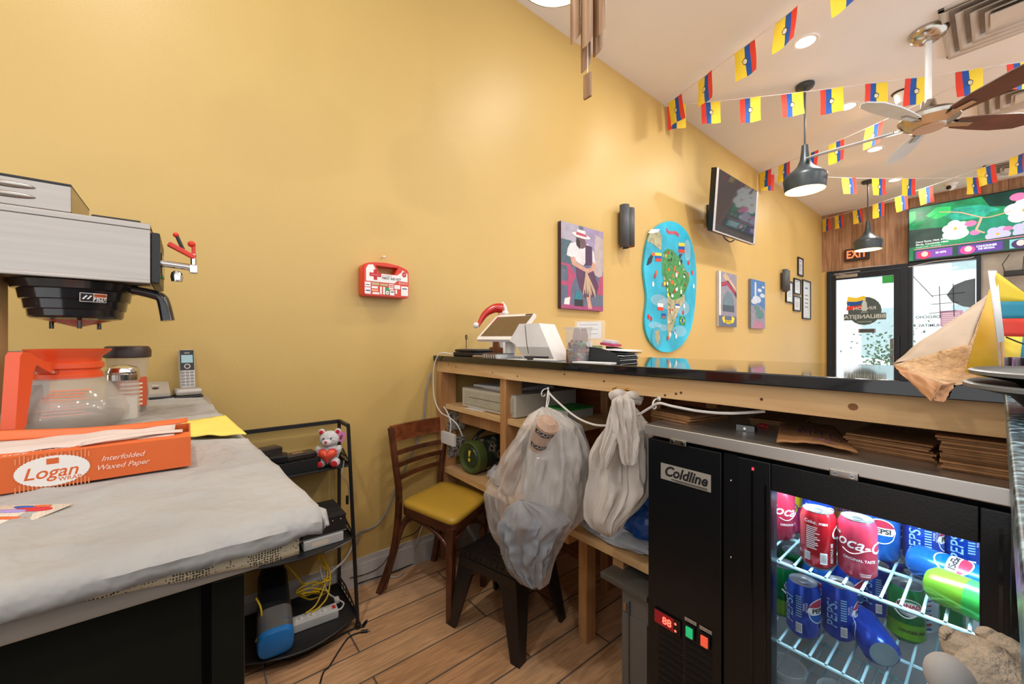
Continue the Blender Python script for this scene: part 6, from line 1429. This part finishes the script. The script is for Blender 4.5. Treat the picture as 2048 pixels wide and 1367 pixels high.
# smooth outline
S3_ = []
for i in range(len(P3)):
    a, b0, c, d = P3[i-1], P3[i], P3[(i+1) % len(P3)], P3[(i+2) % len(P3)]
    for k in range(4):
        q = k/4; S3_.append(.5*((2*b0)+(c-a)*q+(2*a-5*b0+4*c-d)*q*q+(3*b0-a-3*c+d)*q**3))
SEA = M('turquoise map sea', '32B4D4', .35, var=.35, vs=3)
b = MB(frame((0, 0, 0), (0, 1, 0), (0, 0, 1))); b.prism([(p.y, p.z) for p in S3_], .004, .022, SEA); b.build('board', t)
def W2_(x, y): p = on_x(x, y, .023); return (p.y, p.z)
b = MB(frame((0, 0, 0), (0, 1, 0), (0, 0, 1)))
LG, LT, LW = M('map green land', '3E8A4A', .5, var=.4, vs=30), M('map tan land', 'A8A684', .5, var=.3, vs=25), M('map snow', 'E0E4E6', .5)
b.poly([W2_(*p) for p in ((1326, 504), (1335, 497), (1346, 500), (1352, 508), (1362, 520), (1368, 535), (1378, 548), (1379, 560), (1372, 580), (1366, 592), (1350, 600), (1342, 598), (1336, 585), (1329, 570), (1324, 545), (1324, 525))], LG, .0236)
b.poly([W2_(*p) for p in ((1336, 580), (1368, 585), (1370, 600), (1362, 612), (1356, 622), (1350, 640), (1346, 655), (1341, 672), (1336, 675), (1334, 650), (1335, 620), (1334, 600))], LT, .0233)
b.poly([W2_(*p) for p in ((1337, 655), (1341, 655), (1341, 675), (1336, 678))], LT, .0234)
b.poly([W2_(*p) for p in ((1294, 482), (1298, 470), (1304, 458), (1318, 460), (1324, 475), (1322, 500), (1315, 495), (1305, 487))], LT, .0233).poly([W2_(*p) for p in ((1296, 466), (1302, 458), (1320, 458), (1316, 464), (1306, 466))], LW, .0236)
b.poly([W2_(*p) for p in ((1332, 455), (1338, 462), (1352, 462), (1358, 468), (1357, 474), (1350, 468), (1338, 468), (1333, 464))], M('map ribbon', 'C05068', .5), .0236)
MST = M('map mist', 'E8F2F6', .5, alpha=.22)
for x, y, rx, ry in ((1340, 608, .2, .05), (1318, 600, .13, .05), (1365, 615, .13, .07), (1310, 650, .1, .03), (1360, 662, .12, .05), (1375, 500, .06, .1), (1325, 655, .1, .03)):
    c = W2_(x, y); b.ell(c[0], c[1], rx, ry, MST, .0231)
def flag(b, px, py, cols, w_=12, h_=16):
    n = len(cols)
    for i, c in enumerate(cols):
        b.poly([W2_(px, py+h_*i/n), W2_(px+w_, py+1+h_*i/n), W2_(px+w_, py+1+h_*(i+1)/n), W2_(px, py+h_*(i+1)/n)], c, .0242)
flag(b, 1357, 485, [FY, FB, FR], 12, 20); flag(b, 1310, 505, [FY, FB, FR], 13, 17); flag(b, 1315, 606, [WHITEP, FR], 11, 14); flag(b, 1323, 626, [FB, M('map grey', '8A6A6A', .5)], 9, 10); flag(b, 1351, 607, [FB, WHITEP], 8, 8)
flag(b, 1359, 632, [M('flag green', '1E8A4A', .6)], 11, 17); b.poly([W2_(1360, 641), W2_(1364.5, 634), W2_(1369, 641), W2_(1364.5, 648)], FY, .0246); c = W2_(1364.5, 641); b.ell(c[0], c[1], .02, .025, FB, .025)
def E_(px, py, rx, ry, m, z=.0244): c = W2_(px, py); b.ell(c[0], c[1], rx, ry, m, z)
TQ = M('toucan black', '20242C', .5)
b.poly([W2_(*p) for p in ((1293, 530), (1297, 516), (1303, 508), (1306, 512), (1303, 524), (1296, 530))], TQ, .0242); E_(1306, 508, .03, .015, ORG, .0245)
random.seed(21)
for k in range(46):
    x, y = random.uniform(1327, 1370), random.uniform(505, 592)
    E_(x, y, random.uniform(.008, .02), random.uniform(.008, .02), random.choice([REDP, ORG, WHITEP, TQ, LT, M('map dark green', '1E5A34', .5), FY]))
for k in range(24):
    x, y = random.uniform(1337, 1356), random.uniform(596, 668)
    E_(x, y, .008, .01, random.choice([WHITEP, REDP, LG, M('map grey', '8A6A6A', .5)]))
for x, y, m in ((1306, 568, WHITEP), (1387, 572, WHITEP), (1360, 512, TQ), (1377, 525, REDP), (1384, 545, REDP), (1375, 548, FR), (1312, 545, ORG), (1310, 552, REDP), (1326, 568, M('map grey', '8A6A6A', .5)), (1302, 637, REDP), (1297, 633, REDP), (1366, 625, REDP), (1340, 668, WHITEP), (1335, 676, REDP), (1352, 672, WHITEP), (1362, 583, WHITEP), (1350, 582, REDP), (1368, 612, WHITEP)): E_(x, y, .015, .022, m)
E_(1314, 674, .09, .09, M('map globe', '4AA8C4', .5)); b.poly([W2_(*p) for p in ((1309, 662), (1318, 660), (1319, 675), (1315, 690), (1311, 680))], LT, .0248)
b.build('printed_map', t)

# two small canvases
FRW = M('canvas white edge', 'B8B4B4', .7)
y0, y1, z0, z1 = rectw(.03, 1438, 541, 652, 1473)
t = thing('emblem_canvas', 'small canvas with a stone dome, hands and a yellow banner, left of the two', 'picture', mat=TR(.015, (y0+y1)/2, z0))
MB().box(.002, .03, y0, y1, z0, z1, FRW).build('canvas', t)
b = MB(art(.0306, y0, y1, z0, z1)); b.rect(0, 0, 1, 1, pm('cool grey', '8E8C9C'), 0).rect(0, 0, 1, .2, pm('slate', '5F6A80'), .0004).rect(.0, .2, .1, 1, pm('hat white', 'E4E0DE'), .0004)
b.poly([(.2, .92), (.9, .62), (.95, .75), (.35, 1)], pm('straw', 'C4A88C'), .0006).poly([(.12, .72), (.5, .78), (1, .55), (1, .65), (.5, .86), (.12, .8)], pm('navy cloth', '30406A'), .0008).poly([(.12, .78), (.4, .85), (.9, .68), (.9, .62), (.4, .78), (.12, .72)], pm('red cloth', 'A83A50'), .001)
b.poly([(.2, .28), (.22, .5), (.3, .6), (.5, .66), (.7, .62), (.82, .5), (.85, .28)], pm('stone dome', '6A8290'), .0012).rect(.2, .28, .85, .4, pm('dark stone', '4A5864'), .0014)
b.poly([(.15, .16), (.3, .2), (.3, .12), (.7, .12), (.7, .2), (.88, .17), (.8, .08), (.5, .05), (.22, .08)], FY, .0016).text('IBARRA', .07, BLACKP, .5, .09, .002, sx=1.6)
b.build('printed_picture', t)
y0, y1, z0, z1 = rectw(.03, 1502, 557, 656, 1530)
t = thing('skyline_canvas', 'small blue canvas of a tall tower and sky, right of the two', 'picture', mat=TR(.015, (y0+y1)/2, z0))
MB().box(.002, .03, y0, y1, z0, z1, M('canvas grey edge', '70727A', .7)).build('canvas', t)
b = MB(art(.0306, y0, y1, z0, z1)); b.rect(0, 0, 1, 1, pm('blue sky', '4A7AB4'), 0).poly([(0, .0), (1, 0), (1, .4), (.5, .5), (0, .45)], pm('cool grey', '8E8C9C'), .0004)
for x, y, rx in ((.4, .6, .3), (.8, .7, .18), (.6, .8, .15), (.85, .88, .1), (.2, .55, .2)): b.ell(x, y, rx, rx*.25, pm('cloud', 'C4CEDC'), .0006)
b.rect(.24, .5, .36, .95, pm('cloud', 'C4CEDC'), .001).poly([(.1, .0), (.9, .0), (.8, .12), (.3, .18)], pm('pink ground', 'B07A94'), .001).ell(.6, .3, .28, .1, pm('teal trees', '5A8484'), .001).ell(.4, .42, .2, .06, pm('teal trees', '5A8484'), .0012)
b.build('printed_picture', t)

# tilted tv on a bracket
t = thing('tilted_television', 'small flat television with a silver edge tilted down from the mustard wall', 'television', mat=TR(.2, on_x(1465, 410).y, on_x(1465, 480).z))
# corners of the screen from the photo at plausible distances off the wall
cT = [on_x(1434, 334, .34), on_x(1517, 384, .34), on_x(1509, 490, .20), on_x(1425, 461, .20)]  # TL TR BR BL
cT[0] = on_x(1434, 334, .33); 
n_ = (cT[1]-cT[0]).cross(cT[3]-cT[0]).normalized()
if n_.x < 0: n_ = -n_
bk_ = [c-n_*.05 for c in cT]
b = MB().add(cT+bk_, [(0, 1, 2, 3), (7, 6, 5, 4), (0, 4, 5, 1), (1, 5, 6, 2), (2, 6, 7, 3), (3, 7, 4, 0)], BLACK, False); b.build('case', t)
def TVp(u, v, off=.001): return cT[3].lerp(cT[2], u).lerp(cT[0].lerp(cT[1], u), v)+n_*off
b = MB()
for (u0, v0, u1, v1) in ((0, 0, .045, 1), (.955, 0, 1, 1), (0, 0, 1, .025)): b.add([TVp(u0, v0), TVp(u1, v0), TVp(u1, v1), TVp(u0, v1)], [(0, 1, 2, 3)], M('silver tv bezel', 'D5D3D6', .3, .2), False)
b.build('silver_bezel', t)
MB().add([TVp(.045, .025, .0015), TVp(.955, .025, .0015), TVp(.955, .985, .0015), TVp(.045, .985, .0015)], [(0, 1, 2, 3)], M('dark tv glass', '3A3E44', .04, spec=1), False).build('screen', t)
cc = sum(cT, Vector())/4-n_*.05
MB().box(0, .02, cc.y-.06, cc.y+.06, cc.z-.12, cc.z+.1, BLKMETAL).tube([(.02, cc.y, cc.z-.05), (cc.x-.02, cc.y, cc.z)], .018, BLKMETAL).tube([TVp(.3, 0, -.03), TVp(.4, -.03, -.06), TVp(.5, -.07, -.05), TVp(.55, -.02, -.03)], .006, BLACK, 6, smooth=4).build('wall_bracket', t)

# framed certificates
for px0, px1, yt, yb, lb in ((1597, 1607, 513, 550, 'small black framed certificate, topmost above the cluster near the door'),
                         (1589, 1602, 555, 587, 'black framed certificate in the middle of the cluster, directly above another'),
                         (1588, 1602, 590, 621, 'black framed certificate, lowest of the two middle ones'),
                         (1573, 1587, 560, 604, 'black framed certificate half hidden behind the far wall sconce'),
                         (1606, 1622, 558, 637, 'tall narrow black framed certificate at the right of the cluster')):
    y0, y1, z0, z1 = rectw(.018, px0, yt, yb, px1)
    t = thing('framed_certificate', lb, 'picture frame', mat=TR(.01, (y0+y1)/2, z0)); f = .018
    b = MB()
    for q in ((y0, y0+f, z0, z1), (y1-f, y1, z0, z1), (y0+f, y1-f, z0, z0+f), (y0+f, y1-f, z1-f, z1)): b.box(.002, .02, *q, BLACK)
    b.build('frame', t)
    b = MB().box(.002, .01, y0+f, y1-f, z0+f, z1-f, M('certificate paper', 'D2D8DC', .3)); A = art(.0104, y0, y1, z0, z1); b.M = A
    for k in range(4): b.rect(.3, .3+.1*k, .7, .33+.1*k, PAPERT, .0002)
    b.rect(.35, .78, .65, .82, M('blue print', '4A78A8', .6), .0002)
    b.build('sheet', t)

# ------------------------------------------------------------------ ceiling things
PN = M('dark slate metal', '3F474C', .38, .3); PNI = M('cream enamel inside', 'D9C2A0', .5)
def pendant(x, y, zb, label, e):
    t = thing('pendant_lamp', label, 'pendant lamp', mat=TR(x, y, ZC))
    MB().lathe([(.0, ZC-.03), (.055, ZC-.03), (.065, ZC-.022), (.065, ZC-.001)], PN, 28, (x, y, 0)).build('canopy', t)
    MB().cyl((x, y, zb+.36), (x, y, ZC-.03), .007, PN, seg=10).build('rod', t)
    prof = [(.138, .0), (.15, .095), (.146, .115), (.13, .135), (.09, .165), (.055, .2), (.035, .25), (.026, .32), (.022, .37), (.0, .372)]
    MB().lathe(prof, PN, 48, (x, y, zb), cap0=False).build('shade', t)
    MB().lathe([(.1365, .002), (.147, .095), (.143, .112), (.127, .132), (.088, .16), (.053, .195), (.033, .24), (0, .245)], PNI, 48, (x, y, zb), cap0=False, cap1=False).build('shade_lining', t)
    MB().ball((x, y, zb+.13), .03, M('warm bulb', 'FFE2B0', .4, emis=2.5, var=0)).build('bulb', t)
    l = bpy.data.lights.new('pendant_bulb', 'POINT'); l.energy = e; l.color = (1, .86, .66); l.shadow_soft_size = .03
    lo = bpy.data.objects.new('pendant_bulb', l); C.objects.link(lo); lo.parent = t; lo.location = (0, 0, zb+.085-ZC)
pendant(.872, 3.91, 2.36, 'dark bell shaped pendant lamp in front of the ceiling fan, nearest fully seen', 5)
pendant(.79, 6.88, 2.325, 'dark bell shaped pendant lamp over the exit sign, farthest of the three', 5)
pendant(.94, .96, 2.36, 'pale rimmed pendant lamp cut off at the top edge beside the wind chime', 5)

# ceiling fan
fx, fy_, fz_ = 1.574, 3.88, 2.60
SN = M('satin nickel', 'B9B2A8', .22, 1); BW1 = wood('walnut blade', '6A4038', '40261F', .4, (1, 1, 1)); BW2 = M('blade reflection tone', 'C6D2DE', .35, 0)  # BW2 paints the pale reflection on the left blades in as base colour
t = thing('ceiling_fan', 'five blade ceiling fan with a nickel hub and dark blades under the white ceiling', 'ceiling fan', mat=TR(fx, fy_, ZC))
MB().lathe([(.02, ZC-.075), (.05, ZC-.07), (.085, ZC-.045), (.1, ZC-.015), (.1, ZC-.001)], SN, 36, (fx, fy_, 0)).build('canopy', t)
MB().cyl((fx, fy_, 2.72), (fx, fy_, ZC-.07), .017, M('white fan rod', 'D9DCDC', .3), seg=16).build('rod', t)
MB().lathe([(0, 2.565), (.085, 2.567), (.09, 2.575), (.115, 2.585), (.15, 2.61), (.155, 2.635), (.14, 2.655), (.07, 2.68), (.04, 2.71), (.035, 2.75), (.0, 2.755)], SN, 44, (fx, fy_, 0)).build('motor_housing', t)
MB().lathe([(0, 2.56), (.08, 2.561), (.083, 2.566)], M('fan lamp cover', 'B89A80', .4), 36, (fx, fy_, 0)).build('light_cover', t)
tips = [(1733, 206), (1622, 313), (1782, 328), (2150, 240), (2100, 120)]
for px, py in tips:
    p = on_z(px, py, fz_); a = math.atan2(p.y-fy_, p.x-fx); L_ = .68
    T = Matrix.Translation((fx, fy_, fz_)) @ Matrix.Rotation(a, 4, 'Z') @ Matrix.Rotation(-.24, 4, 'X')
    bl = [(.17, -.045), (.3, -.066), (.5, -.074), (.62, -.062), (L_, -.02), (L_, .012), (.6, .06), (.45, .072), (.3, .06), (.17, .042)]
    dark = px > 1900
    MB(T).prism(bl, -.004, .003, BW1 if dark else BW2).build('blade', t)
    MB(T).prism([(.09, -.025), (.2, -.03), (.27, -.02), (.27, .02), (.2, .03), (.09, .025)], .004, .01, SN).prism([(.12, -.02), (.27, -.016), (.27, .016), (.12, .02)], -.012, -.005, SN).build('blade_bracket', t)

# ceiling air diffusers
def diffuser(x0, x1, y0, y1, label):
    t = thing('air_diffuser', label, 'air vent', mat=TR((x0+x1)/2, (y0+y1)/2, ZC)); m = M('white metal vent', 'CFC9C2', .5)
    for k in range(4):
        g = .04+k*.06; zt, zb = ZC-.002, ZC-.03-.004*k; cx, cy = (x0+x1)/2, (y0+y1)/2; hx, hy = (x1-x0)/2-g*1.0, (y1-y0)/2-g
        o, i = (hx+.03, hy+.03), (hx-.005, hy-.005); b = MB(); vs = []
        for (a, c), z in ((o, zb), (i, zt-.004)): vs += [(cx-a, cy-c, z), (cx+a, cy-c, z), (cx+a, cy+c, z), (cx-a, cy+c, z)]
        b.add(vs, [(j, (j+1) % 4, 4+(j+1) % 4, 4+j) for j in range(4)], m, False); b.build('louvre_ring', t, solid=.003)
    b = MB(); 
    for q in ((x0, x1, y0, y0+.03), (x0, x1, y1-.03, y1), (x0, x0+.03, y0, y1), (x1-.03, x1, y0, y1)): b.box(*q, ZC-.012, ZC-.001, m, .002)
    b.build('outer_frame', t)
    MB().box((x0+x1)/2-.09, (x0+x1)/2+.09, (y0+y1)/2-.09, (y0+y1)/2+.09, ZC-.045, ZC-.035, m, .003).build('centre_plate', t)
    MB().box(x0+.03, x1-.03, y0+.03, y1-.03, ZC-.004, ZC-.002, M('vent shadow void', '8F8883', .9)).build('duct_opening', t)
diffuser(1.63, 2.23, 3.68, 4.34, 'square white ceiling air diffuser beside the fan canopy')
diffuser(1.75, 2.35, 5.15, 5.75, 'square white ceiling air diffuser half hidden behind the fan blades')
diffuser(1.75, 2.25, 7.35, 7.9, 'small ceiling air diffuser at the far end above the large screen')
tag(MB().lathe([(.03, ZC-.09), (.045, ZC-.07), (.05, ZC-.03), (.06, ZC-.001)], M('white lamp trim', 'EDEBE8', .4), 24, (1.36, 4.66, 0)).lathe([(.055, ZC-.012), (.07, ZC-.001)], BLACK, 24, (1.36, 4.66, 0)).build('smoke_sensor'), 'small white sensor on the ceiling left of the fan rod', 'sensor')
t = thing('dome_camera', 'white dome security camera on the ceiling above the large screen', 'camera', mat=TR(1.47, 7.85, ZC))
MB().lathe([(.055, ZC-.03), (.07, ZC-.001)], M('white lamp trim', 'EDEBE8', .4), 28, (1.47, 7.85, 0)).build('base', t)
MB().ball((1.47, 7.85, ZC-.045), .045, M('white lamp trim', 'EDEBE8', .4)).ball((1.45, 7.812, ZC-.055), .026, BLACKG).build('ball', t)

# wind chime
WDC = wood('bamboo tube', 'B08A66', '7A5334', .45, (8, 8, 1)); WLT = M('pale bamboo inside', 'DCCFC0', .5)
wx_, wy_ = 1.195, .815
t = thing('wind_chime', 'bamboo wind chime hanging from the ceiling at the top of the picture', 'wind chime', mat=TR(wx_, wy_, ZC))
MB().lathe([(.0, 2.36), (.055, 2.36), (.055, 2.375), (.03, 2.385), (0, 2.39)], WDC, 24, (wx_, wy_, 0)).build('top_disc', t)
MB().cyl((wx_, wy_, 2.38), (wx_, wy_, ZC), .0015, WHITE, seg=6).cyl((wx_, wy_, 1.83), (wx_, wy_, 2.38), .0012, WHITE, seg=6).build('cord', t)
for k, (zb, a) in enumerate(((1.925, 0.3), (1.90, 1.4), (1.87, 2.4), (1.95, 3.4), (1.91, 4.4), (1.885, 5.4))):
    X, Y = wx_+.036*math.cos(a), wy_+.036*math.sin(a); b = MB()
    b.lathe([(.0135, zb+.02), (.0135, zb+.32)], WDC, 16, (X, Y, 0), cap0=False, cap1=True).lathe([(.0118, zb+.025), (.0118, zb+.3)], WLT, 12, (X, Y, 0), cap0=False, cap1=False)
    b.v = [Vector((v.x, v.y, v.z-max(0, (.0115-(v.y-Y)))*1.6 if v.z < zb+.03 else v.z)) for v in b.v]; b.build('bamboo_tube', t)
MB().box(wx_-.013, wx_+.013, wy_-.004, wy_+.004, 1.765, 1.83, WDC, .003).build('wind_catcher', t)

# buntings
EMB = M('flag emblem', 'D9D4C0', .7); EMD = M('flag emblem dark', '4A4438', .7)
def bunting(label, p0, p1, xs, w_=.15, h_=.2, sag=.05, rev=False, turn=0):
    """xs: positions of the flags along the string, 0..1"""
    p0, p1 = Vector(p0), Vector(p1); t = thing('flag_bunting', label, 'bunting', mat=TR((p0+p1)/2), group=None)
    at = lambda q: p0.lerp(p1, q)-Vector((0, 0, sag*4*q*(1-q)))
    MB().tube([at(k/24) for k in range(25)], .0035, M('white string', 'D9D4D2', .7), 6).build('string', t)
    d = (p1-p0).normalized(); d.z = 0; d.normalize(); L_ = (p1-p0).length
    for i, q in enumerate(xs):
        c = at(q); ang = random.uniform(-.1, .1)+turn; dd = Matrix.Rotation(ang, 3, 'Z') @ d; nn = Vector((-dd.y, dd.x, 0)); a = random.uniform(-.15, .15); lean = random.uniform(-.12, .12)
        def fp(u, v, off=0):
            return c+dd*((u-.5)*w_)-Vector((0, 0, v*h_))+nn*(a*v*h_+.01*math.sin(v*3+u*5+i)*v+off)+dd*(lean*v*h_*.3)
        b = MB(); cuts = (0, .5, .75, 1) if not rev else (0, .25, .5, 1); cols = (FY, FB, FR) if not rev else (FR, FB, FY)
        for s in range(3):
            u0, u1 = cuts[s], cuts[s+1]; n = 3; m_ = 5
            vs = [fp(u0+(u1-u0)*x/n, y/m_) for y in range(m_+1) for x in range(n+1)]
            b.add(vs, [(y*(n+1)+x, y*(n+1)+x+1, (y+1)*(n+1)+x+1, (y+1)*(n+1)+x) for y in range(m_) for x in range(n)], cols[s])
        for sg in (-1, 1):
            off = .0012*sg
            b.add([fp(.5+.11*math.cos(k*PI/6), .5+.12*math.sin(k*PI/6), off) for k in range(12)], [list(range(12))], EMD)
            b.add([fp(.5+.085*math.cos(k*PI/6), .51+.085*math.sin(k*PI/6), off*1.8) for k in range(12)], [list(range(12))], EMB)
            b.add([fp(.5+.16*s_, .42+.05*abs(s_), off*1.5) for s_ in (-1, -.5, 0, .5, 1)]+[fp(.5, .47, off*1.5)], [(0, 1, 2, 3, 4, 5)], EMD)
        b.build('flag', t)
Z1 = 3.12
def qs(p0, p1, pxs):
    """string parameter whose picture column is px"""
    out = []
    for px in pxs:
        best = min((abs(1024+FOC*((v-CAM).dot(RT))/((v-CAM).dot(FW))-px), k/400) for k in range(401) for v in [Vector(p0).lerp(Vector(p1), k/400)] if (v-CAM).dot(FW) > .1)
        out.append(max(best[1], .1/(Vector(p1)-Vector(p0)).length))
    return out
anc1 = (.01, 3.25, 3.2); e1 = (2.2, 4.78, 3.13); e2 = (2.3, 2.42, 3.13)
bunting('string of yellow blue red flags running right from mid wall past the near pendant rod', anc1, e1, qs(anc1, e1, (1350, 1421, 1501, 1584, 1664, 1752, 1833, 1938, 2040)), sag=.03, rev=True)
bunting('string of tricolour flags rising steeply to the top edge, nearest the camera', anc1, e2, qs(anc1, e2, (1350, 1410, 1488, 1572, 1690)), sag=.02, turn=.0)
anc2 = (.01, 5.42, 3.19); e3 = (1.9, 4.55, 3.14); e4 = (2.2, 7.6, 3.05)
bunting('string of tricolour flags climbing from behind the near pendant to the fan hub', anc2, e3, qs(anc2, e3, (1527, 1568, 1622, 1672, 1748)), sag=.04)
bunting('nearly level string of tricolour flags crossing behind the near pendant shade', anc2, e4, qs(anc2, e4, (1535, 1697, 1758, 1818, 1946)), sag=.06)
anc3 = (.01, 8.1, 3.13); e5 = (2.5, 6.5, 3.13)
bunting('lowest string of tricolour flags from the far corner up to the right edge', anc3, e5, qs(anc3, e5, (1644, 1677, 1714, 1757, 1802, 1851, 1972, 2036)), sag=.04)

# ------------------------------------------------------------------ far wall things
t = thing('large_screen', 'large wall screen showing white and pink blossoms over green leaves', 'television', mat=TR(1.72, YF-.05, 2.29))
sx0, sx1, sz0, sz1 = 1.03, 2.42, 2.285, 3.065
MB().box(sx0, sx1, YF-.06, YF, sz0, sz1, BLACK, .004).build('case', t)
A = frame((sx0+.015, YF-.061, sz0+.015), (1, 0, 0), (0, 0, 1)) @ Matrix.Diagonal((sx1-sx0-.03, sz1-sz0-.03, 1, 1)); b = MB(A)
def sm(n, c, e=.85, var=0, vs=6): return M('screen '+n, c, .3, emis=e, var=var, vs=vs)
GN, GD, GLt, PW, PK, STM = sm('green', '1F8A5A', .7, .5, 5), sm('deep green', '123F38', .6, .3, 5), sm('bright leaf', '2FC46A', .8, .2, 6), sm('petal', 'E6F2F4', .9), sm('pink bud', 'E87AB0', .9), sm('stem', 'E0B49A', .8)
b.rect(0, 0, 1, 1, GN, 0).poly([(0, .25), (.25, .3), (.3, .55), (0, .6)], GD, .0004).poly([(.55, .8), (1, .6), (1, 1), (.5, 1)], GD, .0004).poly([(.4, .25), (.75, .3), (.72, .6), (.45, .62)], sm('teal leaf', '178A70', .7, .3), .0006)
b.poly([(.24, .78), (.32, .88), (.5, .86), (.62, .72), (.5, .62), (.32, .65)], sm('aqua leaf', '2AA890', .8, .5, 9), .0006).poly([(.12, .82), (.2, .95), (.3, .92), (.3, .8), (.2, .72)], GLt, .0008).poly([(0, .7), (.05, .8), (.05, .95), (0, .95)], GLt, .0008)
b.tube([(.22, .85, .002), (.36, .78, .002), (.5, .63, .002), (.58, .62, .002), (.68, .66, .002)], .008, STM, 5, smooth=3).tube([(.5, .63, .002), (.48, .5, .002), (.47, .42, .002), (.52, .35, .002)], .009, STM, 5, smooth=3).tube([(.02, .68, .002), (.14, .76, .002), (.22, .85, .002)], .006, GLt, 5, smooth=3)
def fl_(cx, cy, r, z, pet=5, rot=0, m=PW):
    for k in range(pet):
        a = rot+k*2*PI/pet; b.ell(cx+.6*r*math.cos(a), cy+.6*r*1.75*math.sin(a), r*.55, r*.9, m, z+k*.0001, rot=0)
    b.ell(cx, cy, r*.16, r*.28, sm('stamen', 'D8A830', .9), z+.001)
fl_(.76, .64, .11, .003, rot=.3); fl_(.93, .68, .1, .003, rot=.9); fl_(.86, .93, .09, .004, rot=1.1); fl_(1-.02, .85, .06, .004); fl_(.76, .32, .07, .0035, m=sm('lilac petal', 'B9BEE4', .8)); fl_(.6, .3, .07, .0035, rot=1, m=sm('lilac petal', 'B9BEE4', .8)); fl_(.33, .5, .08, .003, rot=.5); b.ell(.33, .4, .09, .1, PW, .0029)
for x, y, r in ((.72, .88, .05), (.82, .5, .05), (.86, .44, .04), (.43, .55, .04), (.46, .38, .035), (.66, .37, .03)): b.ell(x, y, r, r*1.3, PK, .0038)
b.poly([(.03, .19), (1, .26), (1, .0), (.03, 0)], sm('dim strip', '20504A', .5), .005).poly([(.04, .2), (.99, .2), (.99, .212), (.04, .212)], sm('pink line', 'F08AA8', .9), .006)
b.text('Demi Rose, Nati, Moda y las', .045, PW, .05, .34, .006, align='LEFT', bold=.02, sx=.55).text('Moda, Canciones Vibes', .045, PW, .05, .29, .006, align='LEFT', bold=.02, sx=.55).text('Popular music - 20 minutes', .03, PW, .05, .24, .006, align='LEFT', sx=.55)
for k, (x0, x1) in enumerate(((.05, .31), (.35, .63), (.67, .95))):
    b.rect(x0, .02, x1, .17, [sm('purple tile', '7A4AB0', .8), sm('violet tile', '5A3A9A', .8), sm('aqua tile', '7AC4CC', .8)][k], .006)
    b.ell(x0+.06, .085, .05, .075, [sm('red hair', 'E0305A', .9), sm('pink hair', 'E04A90', .9), sm('dark hair', '3A2A60', .8)][k], .0065).ell(x0+.065, .1, .025, .05, sm('pale face', 'F0C8C4', .9), .007)
    b.text(['20 HITS', 'CANCIONES\nDE MODA', 'CANCIONES\nDEL ALMA'][k], .045, PW, x0+.18, .1, .0075, bold=.04, sx=.5)
for k, x in enumerate((.82, .89, .95)): b.ell(x, .3, .016, .028, [PW, sm('icon', 'A0A0B0', .7), sm('icon', 'A0A0B0', .7)][k], .006)
b.build('picture', t)
# exit sign
p = on_y(1713, 508, YF-.05)
t = thing('exit_sign', 'lit red exit sign on the wood cladding above the glass door', 'exit sign', mat=TR(p.x, YF-.03, p.z-.09))
MB().box(p.x-.15, p.x+.15, YF-.05, YF, p.z-.095, p.z+.095, M('black sign housing', '2A1E1E', .5), .004).build('housing', t)
MB(frame((p.x, YF-.051, p.z), (1, 0, 0), (0, 0, 1))).text('EXIT', .17, M('lit orange letters', 'FF6A3C', .4, emis=2.2, var=0), 0, 0, .001, bold=.02, sx=.72).build('letters', t)
# small hanging device and strip by the window
t = thing('hanging_device', 'small black device hanging on wires in front of the grey stone at the right edge', 'speaker', mat=TR(1.98, YF-.12, 2.05))
p = on_y(2030, 545, YF-.12)
MB().box(p.x-.09, p.x+.09, YF-.16, YF-.08, p.z-.04, p.z+.03, BLACK, .01).build('body', t)
MB().tube([(p.x-.08, YF-.12, p.z+.02), (p.x-.1, YF-.12, p.z+.12), (p.x-.04, YF-.06, p.z+.25)], .004, BLACK, 6).tube([(p.x+.06, YF-.12, p.z+.02), (p.x+.07, YF-.1, p.z+.2)], .004, BLACK, 6).build('wire', t)
tag(MB().tube([(.15, YF-.02, 2.262), (.5, YF-.03, 2.29), (.9, YF-.02, 2.27), (1.0, YF-.02, 2.25), (1.05, YF-.03, 2.22), (1.3, YF-.03, 2.262), (1.6, YF-.03, 2.255), (1.66, YF-.03, 2.27)], .006, M('thin white cable', 'C9C6C4', .5), 6, smooth=3).build('overhead_cable'), 'thin pale cable draped along the dark frame above the door and window', 'cable')
